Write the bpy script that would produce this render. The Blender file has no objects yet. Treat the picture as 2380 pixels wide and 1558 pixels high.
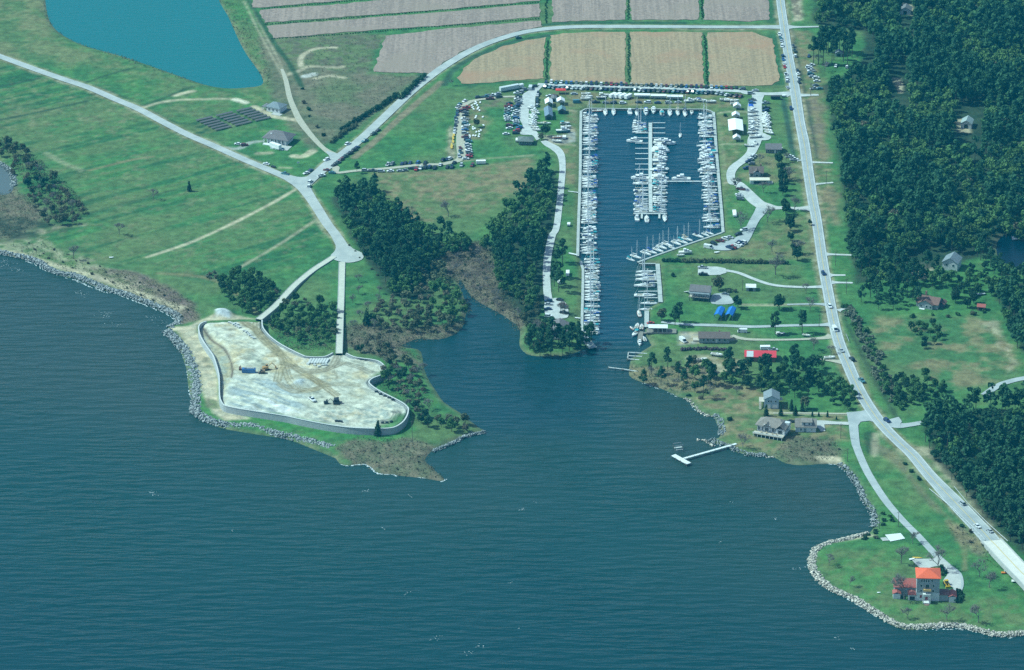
import bpy, math, random
import numpy as np
from mathutils import Vector, Matrix
R = math.radians
rnd = random.Random(7)
sc = bpy.context.scene
COL = sc.collection
PI = math.pi
# ------------------------------------------------------------ camera and pixel -> ground mapping
TH, F, H = R(24.0), 9209.0, 920.0
DC = H / math.tan(TH)
LZ = 1.2                                   # land level, water is 0
K = 0.9296875
def G(p, z=LZ):
    u = (p[0] - 1190) / F; v = (779 - p[1]) / F
    dy = math.cos(TH) + v * math.sin(TH); dz = -math.sin(TH) + v * math.cos(TH)
    t = (z - H) / dz
    return (u * t, -DC + dy * t)
def zm(x0, y0, s):
    return lambda x, y: ((x0 + x / s) * K, (y0 + y / s) * K)
S1, S2 = 2380 / 860, 2380 / 430
ID = lambda x, y: (x, y)
A = zm(0, 0, S1); B = zm(850, 0, S1); C = zm(1700, 0, S1); D = zm(0, 550, S1); E = zm(850, 550, S1)
FF = zm(1700, 550, S1); GG = zm(850, 1100, S1); HH = zm(1700, 1100, S1)
M1 = zm(1100, 180, S2); M2 = zm(1420, 180, S2); M3 = zm(1420, 440, S2); M4 = zm(1420, 640, S2)
M5 = zm(1740, 180, S2); M6 = zm(1740, 440, S2); T1 = zm(400, 780, S2); T2 = zm(700, 840, S2)
H3 = zm(1700, 680, S2); H4 = zm(1700, 920, S2); H5 = zm(2130, 1300, S2); W1 = zm(520, 200, S2)
W7 = zm(1950, 60, S2); Q8 = zm(1290, 640, S2)
def gp(f, pts, z=LZ):
    return [G(f(*p), z) for p in pts]
cam_d = bpy.data.cameras.new('camera'); cam = bpy.data.objects.new('camera', cam_d); COL.objects.link(cam)
cam.location = (0, -DC, H); cam.rotation_euler = (PI / 2 - TH, 0, 0)
cam_d.sensor_width = 36; cam_d.lens = F / 2380 * 36; cam_d.clip_start = 5; cam_d.clip_end = 30000
sc.camera = cam
# ------------------------------------------------------------ light
SUN_EL, SUN_AZ = R(50), R(174)             # azimuth of the sun measured from +X, counter-clockwise
sd = Vector((math.cos(SUN_EL) * math.cos(SUN_AZ), math.cos(SUN_EL) * math.sin(SUN_AZ), math.sin(SUN_EL)))
sun_d = bpy.data.lights.new('sun', 'SUN'); sun_d.energy = 4.1; sun_d.angle = R(0.5); sun_d.color = (0.73, 1.0, 0.94)
sun = bpy.data.objects.new('sun', sun_d); COL.objects.link(sun); sun.location = (0, 0, 500)
sun.rotation_euler = sd.to_track_quat('Z', 'Y').to_euler()
w = bpy.data.worlds.new('World'); sc.world = w; w.use_nodes = True
nt = w.node_tree; bg = nt.nodes['Background']
sky = nt.nodes.new('ShaderNodeTexSky'); sky.sky_type = 'NISHITA'; sky.sun_disc = False
sky.sun_elevation = SUN_EL; sky.sun_rotation = (PI / 2 - SUN_AZ) % (2 * PI)
nt.links.new(sky.outputs[0], bg.inputs[0]); bg.inputs[1].default_value = 0.125
vs = sc.view_settings; vs.view_transform = 'Standard'; vs.look = 'None'; vs.exposure = 0.42; vs.gamma = 1
sc.cycles.use_denoising = False
sc.cycles.sample_clamp_direct = 6; sc.cycles.sample_clamp_indirect = 3; sc.cycles.max_bounces = 5; sc.cycles.diffuse_bounces = 2; sc.cycles.transparent_max_bounces = 6
sc.cycles.caustics_reflective = False; sc.cycles.caustics_refractive = False
# ------------------------------------------------------------ materials
MATS = {}
def mat(name, col, rough=0.8, var=0.0, scale=0.5, bump=0.0, spec=0.3, col2=None, detail=4, metal=0.0, objrand=0.0, world=True, transl=0.0):
    if name in MATS: return MATS[name]
    m = bpy.data.materials.new(name); m.use_nodes = True; n = m.node_tree.nodes; l = m.node_tree.links
    b = n['Principled BSDF']; b.inputs['Roughness'].default_value = rough; b.inputs['Metallic'].default_value = metal
    b.inputs['Specular IOR Level'].default_value = spec
    b.inputs['Base Color'].default_value = (*col, 1)
    if var > 0 or col2 is not None:
        if world:
            g = n.new('ShaderNodeNewGeometry'); src = g.outputs['Position']
        else:
            g = n.new('ShaderNodeTexCoord'); src = g.outputs['Object']
        t = n.new('ShaderNodeTexNoise'); t.inputs['Scale'].default_value = scale; t.inputs['Detail'].default_value = detail
        t.inputs['Roughness'].default_value = 0.65
        l.new(src, t.inputs['Vector'])
        r = n.new('ShaderNodeValToRGB')
        c2 = col2 or tuple(min(1, c * (1 + var)) for c in col); c1 = col if col2 else tuple(c * (1 - var) for c in col)
        r.color_ramp.elements[0].position = 0.33; r.color_ramp.elements[1].position = 0.67
        r.color_ramp.elements[0].color = (*c1, 1); r.color_ramp.elements[1].color = (*c2, 1)
        l.new(t.outputs['Fac'], r.inputs['Fac']); out = r.outputs['Color']
        if objrand > 0:
            oi = n.new('ShaderNodeObjectInfo'); mr = n.new('ShaderNodeMapRange')
            mr.inputs['To Min'].default_value = 1 - objrand; mr.inputs['To Max'].default_value = 1 + objrand
            l.new(oi.outputs['Random'], mr.inputs['Value'])
            vm = n.new('ShaderNodeVectorMath'); vm.operation = 'SCALE'
            l.new(out, vm.inputs[0]); l.new(mr.outputs['Result'], vm.inputs['Scale']); out = vm.outputs[0]
        l.new(out, b.inputs['Base Color'])
        if bump > 0:
            bp = n.new('ShaderNodeBump'); bp.inputs['Strength'].default_value = bump; bp.inputs['Distance'].default_value = 0.3
            l.new(t.outputs['Fac'], bp.inputs['Height']); l.new(bp.outputs['Normal'], b.inputs['Normal'])
        if transl > 0:
            tr = n.new('ShaderNodeBsdfTranslucent'); l.new(out, tr.inputs['Color'])
            mx = n.new('ShaderNodeMixShader'); mx.inputs[0].default_value = transl
            l.new(b.outputs[0], mx.inputs[1]); l.new(tr.outputs[0], mx.inputs[2])
            l.new(mx.outputs[0], n['Material Output'].inputs['Surface'])
    MATS[name] = m
    return m
# ------------------------------------------------------------ mesh builder
class MB:
    def __init__(s): s.v = []; s.f = []; s.m = []; s.mats = []; s.cur = 0
    def use(s, m):
        if m not in s.mats: s.mats.append(m)
        s.cur = s.mats.index(m); return s
    def add(s, vs, fs):
        o = len(s.v); s.v += [tuple(p) for p in vs]
        for f in fs: s.f.append(tuple(i + o for i in f)); s.m.append(s.cur)
        return s
    def box(s, c, d, rz=0, taper=1.0):
        x, y, z = d[0] / 2, d[1] / 2, d[2] / 2; cs, sn = math.cos(rz), math.sin(rz); vs = []
        for zz, t in ((-z, 1), (z, taper)):
            for xx, yy in ((-x, -y), (x, -y), (x, y), (-x, y)):
                xx *= t; yy *= t
                vs.append((c[0] + xx * cs - yy * sn, c[1] + xx * sn + yy * cs, c[2] + zz))
        return s.add(vs, [(3, 2, 1, 0), (4, 5, 6, 7), (0, 1, 5, 4), (1, 2, 6, 5), (2, 3, 7, 6), (3, 0, 4, 7)])
    def prism(s, poly, z0, z1):
        n = len(poly)
        vs = [(p[0], p[1], z0) for p in poly] + [(p[0], p[1], z1) for p in poly]
        a = sum(poly[i][0] * poly[(i + 1) % n][1] - poly[(i + 1) % n][0] * poly[i][1] for i in range(n))
        if a < 0: vs = [(p[0], p[1], z0) for p in poly[::-1]] + [(p[0], p[1], z1) for p in poly[::-1]]
        return s.add(vs, [tuple(range(n))[::-1], tuple(range(n, 2 * n))] + [(i, (i + 1) % n, n + (i + 1) % n, n + i) for i in range(n)])
    def tube(s, p0, p1, r0, r1=None, n=5):
        r1 = r0 if r1 is None else r1
        p0, p1 = Vector(p0), Vector(p1); d = (p1 - p0)
        if d.length < 1e-6: return s
        q = d.to_track_quat('Z', 'Y'); vs = []
        for p, r in ((p0, r0), (p1, r1)):
            for k in range(n):
                vs.append(p + q @ Vector((r * math.cos(2 * PI * k / n), r * math.sin(2 * PI * k / n), 0)))
        return s.add(vs, [(i, (i + 1) % n, n + (i + 1) % n, n + i) for i in range(n)] + [tuple(range(n))[::-1], tuple(range(n, 2 * n))])
    def mesh(s, name, smooth=False):
        me = bpy.data.meshes.new(name); me.from_pydata(s.v, [], s.f)
        for m in s.mats: me.materials.append(m)
        me.polygons.foreach_set('material_index', s.m)
        if smooth: me.polygons.foreach_set('use_smooth', [True] * len(s.f))
        me.update(); return me
def link(name, me, parent=None, loc=None, rz=None, scale=None):
    o = bpy.data.objects.new(name, me); COL.objects.link(o)
    if parent is not None: o.parent = parent
    if loc is not None: o.location = loc
    if rz is not None: o.rotation_euler = (0, 0, rz)
    if scale is not None: o.scale = (scale,) * 3 if not hasattr(scale, '__len__') else scale
    return o
def tag(o, label, cat, group=None):
    o['label'] = label; o['category'] = cat
    if group: o['group'] = group
    return o
def structure(name, me):
    o = link(name, me); o['kind'] = 'structure'; return o
def stuff(name, me, label=None, cat=None):
    o = link(name, me); o['kind'] = 'stuff'
    if label: o['label'] = label; o['category'] = cat
    return o
def thing(name, parts, loc, rz, label, cat, group=None, scale=None):
    """parts: list of (name, mesh) or (name, mesh, [(sub, mesh)]); root is an Empty unless a single part"""
    if len(parts) == 1 and len(parts[0]) == 2:
        o = link(name, parts[0][1], None, loc, rz, scale)
    else:
        o = link(name, None, None, loc, rz, scale); o.empty_display_size = 0.5
        for p in parts:
            c = link(p[0], p[1], o)
            if len(p) > 2:
                for q in p[2]: link(q[0], q[1], c)
    return tag(o, label, cat, group)
ONES = ['', 'first', 'second', 'third', 'fourth', 'fifth', 'sixth', 'seventh', 'eighth', 'ninth', 'tenth', 'eleventh', 'twelfth', 'thirteenth',
        'fourteenth', 'fifteenth', 'sixteenth', 'seventeenth', 'eighteenth', 'nineteenth']
TENS = {2: ('twentieth', 'twenty'), 3: ('thirtieth', 'thirty'), 4: ('fortieth', 'forty'), 5: ('fiftieth', 'fifty'), 6: ('sixtieth', 'sixty'), 7: ('seventieth', 'seventy')}
def nth(n):
    if n < 20: return ONES[n]
    t, o = divmod(n, 10)
    return TENS[t][0] if o == 0 else TENS[t][1] + '-' + ONES[o]
# ------------------------------------------------------------ numpy helpers
def vnoise(X, Y, scale, seed, octv=4):
    rs = np.random.RandomState(seed); N = 256; out = np.zeros_like(X); amp = 1.0; tot = 0
    for o in range(octv):
        g = rs.rand(N, N); x = X / scale + rs.rand() * 99; y = Y / scale + rs.rand() * 99
        xi = np.floor(x).astype(int); yi = np.floor(y).astype(int); fx = x - xi; fy = y - yi
        fx = fx * fx * (3 - 2 * fx); fy = fy * fy * (3 - 2 * fy)
        a = g[xi % N, yi % N]; b = g[(xi + 1) % N, yi % N]; c = g[xi % N, (yi + 1) % N]; d = g[(xi + 1) % N, (yi + 1) % N]
        out += amp * ((a * (1 - fx) + b * fx) * (1 - fy) + (c * (1 - fx) + d * fx) * fy); tot += amp; amp *= 0.55; scale /= 2.03
    return out / tot
def sdf(P, poly, closed=True):
    """signed distance (positive inside) of points P (n,2) to polygon"""
    poly = np.asarray(poly, float); n = len(poly); d2 = np.full(len(P), 1e18); ins = np.zeros(len(P), bool)
    x, y = P[:, 0], P[:, 1]
    for i in range(n if closed else n - 1):
        a = poly[i]; b = poly[(i + 1) % n]; e = b - a; L = e @ e + 1e-12
        t = np.clip(((x - a[0]) * e[0] + (y - a[1]) * e[1]) / L, 0, 1)
        d2 = np.minimum(d2, (x - a[0] - t * e[0]) ** 2 + (y - a[1] - t * e[1]) ** 2)
        if closed:
            c = (a[1] > y) != (b[1] > y)
            ins ^= c & (x < (b[0] - a[0]) * (y - a[1]) / (b[1] - a[1] + 1e-12) + a[0])
    d = np.sqrt(d2)
    return np.where(ins, d, -d) if closed else d
def inside(p, poly):
    r = False; n = len(poly)
    for i in range(n):
        a = poly[i]; b = poly[(i + 1) % n]
        if (a[1] > p[1]) != (b[1] > p[1]) and p[0] < (b[0] - a[0]) * (p[1] - a[1]) / (b[1] - a[1]) + a[0]: r = not r
    return r
def smooth(pts, k=6, closed=False):
    n = len(pts); out = []
    rng = range(n) if closed else range(n - 1)
    for i in rng:
        g = (lambda j: pts[j % n]) if closed else (lambda j: pts[min(max(j, 0), n - 1)])
        p0, p1, p2, p3 = g(i - 1), g(i), g(i + 1), g(i + 2)
        for q in range(k):
            t = q / k
            out.append(tuple(0.5 * (2 * p1[c] + (p2[c] - p0[c]) * t + (2 * p0[c] - 5 * p1[c] + 4 * p2[c] - p3[c]) * t * t + (3 * p1[c] - p0[c] - 3 * p2[c] + p3[c]) * t ** 3) for c in range(len(p1))))
    if not closed: out.append(tuple(pts[-1]))
    return out
def normals2(pts):
    out = []
    for i in range(len(pts)):
        a = pts[max(i - 1, 0)]; b = pts[min(i + 1, len(pts) - 1)]
        dx, dy = b[0] - a[0], b[1] - a[1]; L = math.hypot(dx, dy) or 1
        out.append((-dy / L, dx / L))
    return out
def tri_sheet(poly, z, m, name):
    from mathutils.geometry import tessellate_polygon
    t = tessellate_polygon([[Vector((p[0], p[1], 0)) for p in poly]])
    mb = MB().use(m)
    fs = []
    for a, b, c in t:
        (x1, y1), (x2, y2), (x3, y3) = poly[a][:2], poly[b][:2], poly[c][:2]
        fs.append((a, b, c) if (x2 - x1) * (y3 - y1) - (x3 - x1) * (y2 - y1) > 0 else (a, c, b))
    mb.add([(p[0], p[1], z) for p in poly], fs)
    return mb.mesh(name)
def ribbon(mb, pts, width, z, off=0.0):
    """flat strip along pts (ground), width number or list; z number or list"""
    nn = normals2(pts); vs = []
    for i, p in enumerate(pts):
        wd = width[i] if hasattr(width, '__len__') else width; zz = z[i] if hasattr(z, '__len__') else z
        o = off[i] if hasattr(off, '__len__') else off
        vs.append((p[0] + nn[i][0] * (o - wd / 2), p[1] + nn[i][1] * (o - wd / 2), zz)); vs.append((p[0] + nn[i][0] * (o + wd / 2), p[1] + nn[i][1] * (o + wd / 2), zz))
    mb.add(vs, [(2 * i, 2 * i + 2, 2 * i + 3, 2 * i + 1) for i in range(len(pts) - 1)])
    return mb
def resample(pts, step):
    out = [pts[0]]; acc = 0.0
    for i in range(len(pts) - 1):
        a, b = np.array(pts[i], float), np.array(pts[i + 1], float); L = np.linalg.norm(b[:2] - a[:2]); pos = step - acc
        while pos <= L:
            out.append(tuple(a + (b - a) * pos / L)); pos += step
        acc = (acc + L) % step if L > 0 else acc
    return out
# ------------------------------------------------------------ water outlines (z = 0)
coast_w = smooth(gp(D, [(-400, 190), (-120, 225), (0, 240), (130, 268), (250, 300), (340, 362), (430, 393), (520, 410), (620, 450), (720, 490), (850, 520), (950, 560), (1050, 600), (1150, 640), (1212, 688), (1170, 735), (1150, 780), (1190, 830), (1240, 900), (1270, 980), (1290, 1040), (1300, 1150), (1320, 1230), (1330, 1300), (1350, 1350), (1420, 1400), (1530, 1440), (1620, 1460), (1800, 1490), (1950, 1512), (2060, 1545)], 0), 3)
tip = smooth(gp(GG, [(-30, 130), (0, 170), (60, 180), (180, 170), (260, 232), (350, 240), (450, 255), (570, 265), (700, 288), (728, 272), (690, 240), (640, 190), (590, 140), (640, 75), (700, 40)], 0), 2)
pen_e = smooth(gp(E, [(870, 1505), (1000, 1467), (960, 1435), (915, 1400), (850, 1345), (780, 1300), (715, 1255), (675, 1195), (630, 1130), (595, 1060), (580, 1000), (570, 930), (540, 895), (470, 885), (425, 868), (480, 845), (540, 825), (680, 828), (790, 795), (848, 745), (870, 670), (885, 600), (858, 530), (835, 470), (818, 415), (832, 412), (855, 450), (900, 520), (960, 570), (1030, 610), (1100, 645), (1180, 700), (1235, 745), (1243, 800), (1238, 870), (1290, 930), (1400, 946), (1560, 940), (1660, 908), (1720, 885)], 0), 2)
jetty = gp(E, [(1772, 880), (1700, 790)], 0)
mar_w = gp(M4, [(208, 1075), (210, 800), (216, 600), (222, 300), (222, 180)], 0) + gp(M3, [(180, 1165), (150, 1110), (160, 700), (175, 300), (184, 0)], 0) + gp(M2, [(187, 1250), (190, 800), (196, 540), (215, 522), (275, 505), (1000, 513), (1890, 518), (1950, 528), (1996, 555), (2010, 700), (2036, 1100), (2066, 1450)], 0)
mar_e = gp(M3, [(2092, 320), (2108, 500), (2128, 780), (1700, 925), (1300, 1065), (955, 1190), (985, 1217), (1213, 1217), (1228, 1400), (1242, 1550)], 0) + gp(M4, [(1250, 590), (1255, 640), (1062, 760), (1060, 985), (1058, 1075), (1100, 1150), (1150, 1240)], 0)
shore_e = smooth(gp(E, [(2010, 960), (1995, 1050), (2010, 1090), (2080, 1122), (2230, 1172), (2330, 1222)], 0) + gp(H4, [(40, 420), (110, 450), (190, 555), (330, 640), (460, 685), (500, 770), (540, 850), (555, 930), (520, 975), (430, 985), (480, 1055), (600, 1070), (720, 1145), (860, 1192), (1000, 1218), (1180, 1218), (1290, 1235), (1380, 1285), (1470, 1325), (1650, 1352), (1850, 1340), (2000, 1328), (2110, 1335), (2200, 1358), (2280, 1430), (2380, 1520)], 0) + gp(HH, [(1145, 205), (1200, 275), (1240, 350), (1270, 430), (1320, 500), (1345, 560), (1335, 610), (1290, 652), (1160, 690), (1040, 708), (940, 748), (900, 800), (893, 880), (930, 945), (980, 1003), (1080, 1062), (1200, 1115), (1300, 1180), (1380, 1228), (1450, 1278), (1560, 1317), (1700, 1312), (1850, 1300), (1960, 1305), (2050, 1330), (2200, 1367), (2380, 1357), (2600, 1340)], 0), 2)
SEA = coast_w + tip + pen_e + jetty + mar_w + mar_e + shore_e + [(420, -330), (900, -330), (6500, -2500), (6500, -6500), (-6500, -6500), (-6500, 400), (-900, 60)]
POND_N = smooth(gp(A, [(300, -150), (320, 0), (335, 100), (370, 180), (450, 250), (600, 320), (800, 375), (1000, 440), (1200, 510), (1400, 580), (1560, 610), (1700, 605), (1800, 590), (1812, 550), (1780, 490), (1700, 380), (1640, 270), (1570, 110), (1510, 10), (1480, -150)], 0.2), 2, True)
POND_W = smooth(gp(A, [(-250, 1060), (-60, 1095), (0, 1130), (50, 1175), (88, 1250), (92, 1300), (60, 1340), (0, 1345), (-250, 1330)], 0.2), 2, True)
POND_E = smooth(gp(FF, [(2200, 150), (2270, 95), (2400, 60), (2700, 60), (2700, 350), (2360, 345), (2260, 300), (2200, 250)], 0.2), 2, True)
# bulkheads: (outline, is_quay)
QUAY = gp(M4, [(208, 1075), (210, 800), (216, 600), (222, 300), (222, 180)], 0) + gp(M3, [(180, 1165)], 0)
# ------------------------------------------------------------ site outline (top of the retaining wall, z = 5)
WZ = 5.0
wall_sw = smooth(gp(T1, [(640, 130), (575, 150), (535, 190), (530, 250), (560, 350), (640, 480), (720, 590), (760, 690), (790, 790), (812, 900), (815, 1050), (820, 1180), (850, 1260), (890, 1300)], WZ), 3)
wall_s = smooth(gp(T1, [(890, 1300), (1050, 1335), (1400, 1390), (1750, 1445), (2380, 1560)], WZ)[:-1] + gp(T2, [(250, 1150), (560, 1212), (780, 1248), (1000, 1273), (1300, 1285), (1530, 1278), (1640, 1240), (1720, 1175), (1765, 1100), (1782, 1020), (1770, 985), (1700, 925), (1560, 850), (1400, 770), (1290, 700), (1240, 655), (1240, 625), (1290, 585), (1400, 545), (1455, 510), (1472, 470), (1450, 420), (1390, 360), (1290, 328), (1150, 310), (1030, 290), (950, 255), (905, 230)], WZ), 3)
wall_n = smooth(gp(T1, [(1418, 105), (1420, 190), (1450, 250), (1540, 350), (1680, 450), (1850, 540), (1990, 605)], WZ) + gp(T2, [(370, 285), (500, 293), (620, 285), (690, 255), (725, 235)], WZ), 3)
SITE = wall_sw + wall_s + gp(T2, [(860, 235), (770, 235)], WZ) + wall_n[::-1] + gp(T1, [(1340, 115), (1100, 110), (850, 120)], WZ)
# ------------------------------------------------------------ the ground sheet
def axis(lo, hi, st, far, fine=None):
    a = np.arange(lo, hi + st, st)
    if fine: a = np.concatenate([a[a < fine[0] - st * .5], np.arange(fine[0], fine[1], fine[2]), a[a > fine[1] + st * .2]])
    e = []; d = st; p = 0
    while p < far: d *= 1.35; p += d; e.append(p)
    e = np.array(e); return np.concatenate([(lo - e)[::-1], a, a[-1] + e])
_sx = [p[0] for p in SITE]; _sy = [p[1] for p in SITE]
gx = axis(-440, 440, 1.6, 6000, (min(_sx) - 4, max(_sx) + 4, .7)); gy = axis(-430, 680, 1.9, 6000, (min(_sy) - 4, max(_sy) + 4, .8))
X, Y = np.meshgrid(gx, gy); SH = X.shape; XF, YF = X.ravel(), Y.ravel(); PTS = np.stack([XF, YF], 1)
N1 = vnoise(XF, YF, 40, 1); N2 = vnoise(XF, YF, 12, 2); N3 = vnoise(XF, YF, 5, 3, 3); N4 = vnoise(XF, YF, 110, 4, 3)
def ss(x, a, b):
    t = np.clip((x - a) / (b - a), 0, 1); return t * t * (3 - 2 * t)
def near(poly, pad):
    p = np.asarray(poly); return (XF > p[:, 0].min() - pad) & (XF < p[:, 0].max() + pad) & (YF > p[:, 1].min() - pad) & (YF < p[:, 1].max() + pad)
def zone(poly, soft=3.0, jit=0.0):
    out = np.zeros(len(XF)); m = near(poly, soft + jit + 1); d = sdf(PTS[m], poly) + (N2[m] - 0.5) * 2 * jit + (N3[m] - .5) * jit
    out[m] = ss(d, -soft, soft); return out
def stroke(line, width, soft=1.0, jit=0.0):
    out = np.zeros(len(XF)); m = near(line, width + soft + jit + 1); d = sdf(PTS[m], line, False) + (N2[m] - 0.5) * 2 * jit
    out[m] = 1 - ss(d, width / 2 - soft / 2, width / 2 + soft); return out
dsea = sdf(PTS, SEA); dp = np.full(len(XF), -1e3)
for q in (POND_N, POND_W, POND_E):
    m = near(q, 30); dp[m] = np.maximum(dp[m], sdf(PTS[m], q))
dw = np.maximum(dsea, dp)                   # > 0 in water
land = -dw
ZG = np.interp(land, [-6, -1.5, 0, 2.4, 6], [-2.0, -1.0, -0.05, 0.85, 1.2])
# site plateau, lowered along the inside of the seaward wall
dsite = np.full(len(XF), -1e3); m = near(SITE, 8); dsite[m] = sdf(PTS[m], SITE)
site_z = 4.55 + 0.5 * (N2 - .5)
trench = zone(gp(T1, [(560, 190), (600, 175), (680, 290), (880, 480), (985, 660), (1000, 760), (985, 900), (900, 1100), (880, 1280), (840, 1200), (830, 1000), (800, 800), (740, 620), (560, 310)], 3.5), 2.5)
site_z = site_z - trench * 1.7
mound = lambda f, p, z, r, h: h * np.clip(1 - np.hypot(XF - G(f(*p), z)[0], (YF - G(f(*p), z)[1])) / r, 0, 1)
for _i, (_q, _r, _h) in enumerate([((1220, 540), 4, 1.3), ((1270, 600), 3.4, 1.0), ((1330, 690), 4, 1.2), ((1420, 730), 3.4, 1.1), ((1100, 1190), 5, 1.2), ((1180, 1230), 4, 1.0), ((1330, 1200), 6, 1.1), ((1500, 1240), 5, 1.0), ((1250, 1320), 5, 1.2), ((1650, 1330), 5, 1.1), ((1500, 1360), 4, 1.0), ((1000, 1040), 5, .9), ((1850, 1390), 5, 1.0), ((760, 300), 4, .9), ((900, 330), 4, 1.0), ((2300, 1420), 5, 1.0)]): site_z += mound(T1, _q, 4.6, _r, _h)
for _q, _r, _h in (((1430, 930), 5, 1.3), ((1560, 1000), 5, 1.4), ((1500, 1080), 4, 1.2), ((1050, 1030), 4, 1.0), ((400, 1080), 5, 1.0), ((1620, 1120), 4, 1.1)): site_z += mound(T2, _q, 4.6, _r, _h)
site_z += (N3 - .5) * .7
site_z += mound(T1, (1950, 990), 4.6, 7, 2.2) + mound(T2, (1600, 1090), 4.6, 9, 1.0) + mound(T1, (1400, 1250), 4.6, 10, .9)
ZG = np.where(dsite > -0.2, np.maximum(ZG, 1.2 + ss(dsite, 0.1, 1.6) * (site_z - 1.2)), ZG)
# north edge of the site is an earth ramp, not a wall
ramp = zone(gp(T1, [(640, 60), (1420, 60), (1420, 160), (700, 190), (590, 130)], 3), 6)
ZG = np.where((dsite > -14) & (ramp > 0.02), np.maximum(ZG, 1.2 + (site_z - 1.2) * ss(dsite, -12, 3) * ramp), ZG)
ZG += np.where((land > 6) & (dsite < -3), (N2 - .5) * 0.25 + (N3 - .5) * .12, 0)
mo = mound(T1, (840, 20), 1.5, 9, 3.5); ZG += mo
# ------------------------------------------------------------ what grows or lies where (albedo of the ground, linear)
c = np.empty((len(XF), 3))
def col(v): return np.array(v, float)
def paint(mask, v, v2=None, n=None):
    global c
    v = col(v)
    if v2 is not None: t = ss(N3 if n is None else n, 0.38, 0.62)[:, None]; v = v * (1 - t) + col(v2) * t
    c = c * (1 - mask[:, None]) + v * mask[:, None]
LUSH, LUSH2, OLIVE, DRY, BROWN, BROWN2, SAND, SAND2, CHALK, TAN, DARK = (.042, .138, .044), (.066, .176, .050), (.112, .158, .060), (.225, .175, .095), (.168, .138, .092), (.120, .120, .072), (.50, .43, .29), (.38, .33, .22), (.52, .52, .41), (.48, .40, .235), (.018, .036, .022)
c[:] = LUSH
paint(ss(N2, .3, .7), LUSH2); paint(ss(N1, .42, .72) * .7, OLIVE); paint(ss(N4 * .6 + N3 * .4, .56, .69) * .28, DRY)
def zn(f, pts, z=LZ): return gp(f, pts, z)
def pz(f, pts, soft, jit, v, v2=None, a=1.0, n=None): paint(zone(zn(f, pts), soft, jit) * a, v, v2, n)
# long faint mowing and drainage streaks in the meadow
ang = math.atan2(*(np.array(G((560, 520))) - np.array(G((120, 640))))[::-1])
U = XF * math.cos(ang) + YF * math.sin(ang); V = -XF * math.sin(ang) + YF * math.cos(ang)
st = vnoise(U / 14, V, 6, 21, 3); mead = zone(zn(ID, [(-60, 100), (660, 400), (770, 560), (560, 680), (330, 620), (-60, 560)]), 8, 4)
paint(mead * ss(st, .5, .66) * .6, OLIVE); paint(mead * ss(st, .46, .36) * .65, (.022, .095, .034)); paint(mead * ss(N3, .62, .75) * .4, (.2, .19, .1))
pz(ID, [(-200, -200), (130, -60), (130, 90), (330, 170), (-200, 120)], 10, 6, OLIVE, DRY, .5, N2)
# scrub, marsh, dry grass
pz(B, [(-560, 260), (300, 235), (180, 520), (560, 530), (230, 800), (0, 960), (-200, 1050), (-470, 700)], 4, 4, BROWN2, BROWN, .8, N2)
pz(B, [(-560, 260), (300, 240), (180, 500), (-300, 480)], 3, 3, OLIVE, BROWN2, .8)
pz(B, [(-300, 500), (500, 520), (100, 880), (-250, 800)], 8, 8, OLIVE, BROWN, .5, N1)
pz(B, [(200, 1195), (900, 1170), (1340, 1075), (1360, 1130), (1300, 1300), (1000, 1480), (450, 1560), (280, 1330)], 4, 3, DRY, OLIVE, .9, N1 * .4 + N3 * .6)
pz(E, [(720, 160), (1020, 150), (1150, 500), (1290, 700), (1240, 760), (850, 640), (880, 480), (650, 330)], 4, 4, BROWN, (.10, .075, .06))
pz(E, [(30, 720), (500, 750), (860, 700), (800, 800), (430, 890), (560, 1000), (300, 960), (60, 880)], 3, 3, BROWN2, BROWN)
pz(D, [(640, 330), (900, 350), (1150, 450), (1330, 560), (1390, 690), (1260, 720), (1100, 580), (850, 500), (640, 420)], 2.5, 3, BROWN, (.16, .12, .10))
pz(D, [(-80, 180), (100, 60), (300, 160), (560, 260), (900, 400), (1250, 620), (1210, 660), (700, 450), (340, 320), (-80, 240)], 4, 4, OLIVE, SAND2, .55)
pz(A, [(-300, 1100), (100, 1300), (350, 1500), (100, 1650), (-300, 1650)], 5, 5, BROWN, BROWN2)
pz(D, [(-200, -60), (250, 10), (560, 30), (250, 130), (-200, 170)], 5, 4, BROWN2, DARK, .8)
pz(D, [(270, 60), (620, 20), (640, 40), (380, 60), (290, 110), (380, 180), (360, 200), (250, 150)], 1.5, 1.5, SAND2, OLIVE, .7)
pz(GG, [(-30, 60), (120, -20), (500, -10), (640, 40), (720, 280), (450, 260), (100, 180)], 2, 2.5, BROWN2, BROWN, .9)
pz(H4, [(200, 180), (600, 200), (1150, 300), (1400, 420), (1500, 600), (1100, 650), (600, 640), (350, 560), (120, 420)], 4, 3, DRY, OLIVE, .9)
pz(H4, [(560, 700), (1100, 640), (2300, 660), (2330, 1000), (1700, 1000), (1500, 1200), (700, 1130), (560, 950)], 4, 3, OLIVE, DRY, .8)
pz(H4, [(1500, 950), (2100, 980), (2250, 1150), (2150, 1280), (1500, 1300), (1300, 1200)], 4, 3, BROWN2, BROWN, .9)
pz(H4, [(1900, 1230), (2150, 1220), (2280, 1330), (2200, 1350), (2000, 1310)], 1.5, 1.5, SAND, SAND2)
pz(E, [(1990, 1010), (2500, 1020), (2700, 1150), (2350, 1200), (2050, 1110)], 3, 3, BROWN, DRY, .8)
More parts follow.
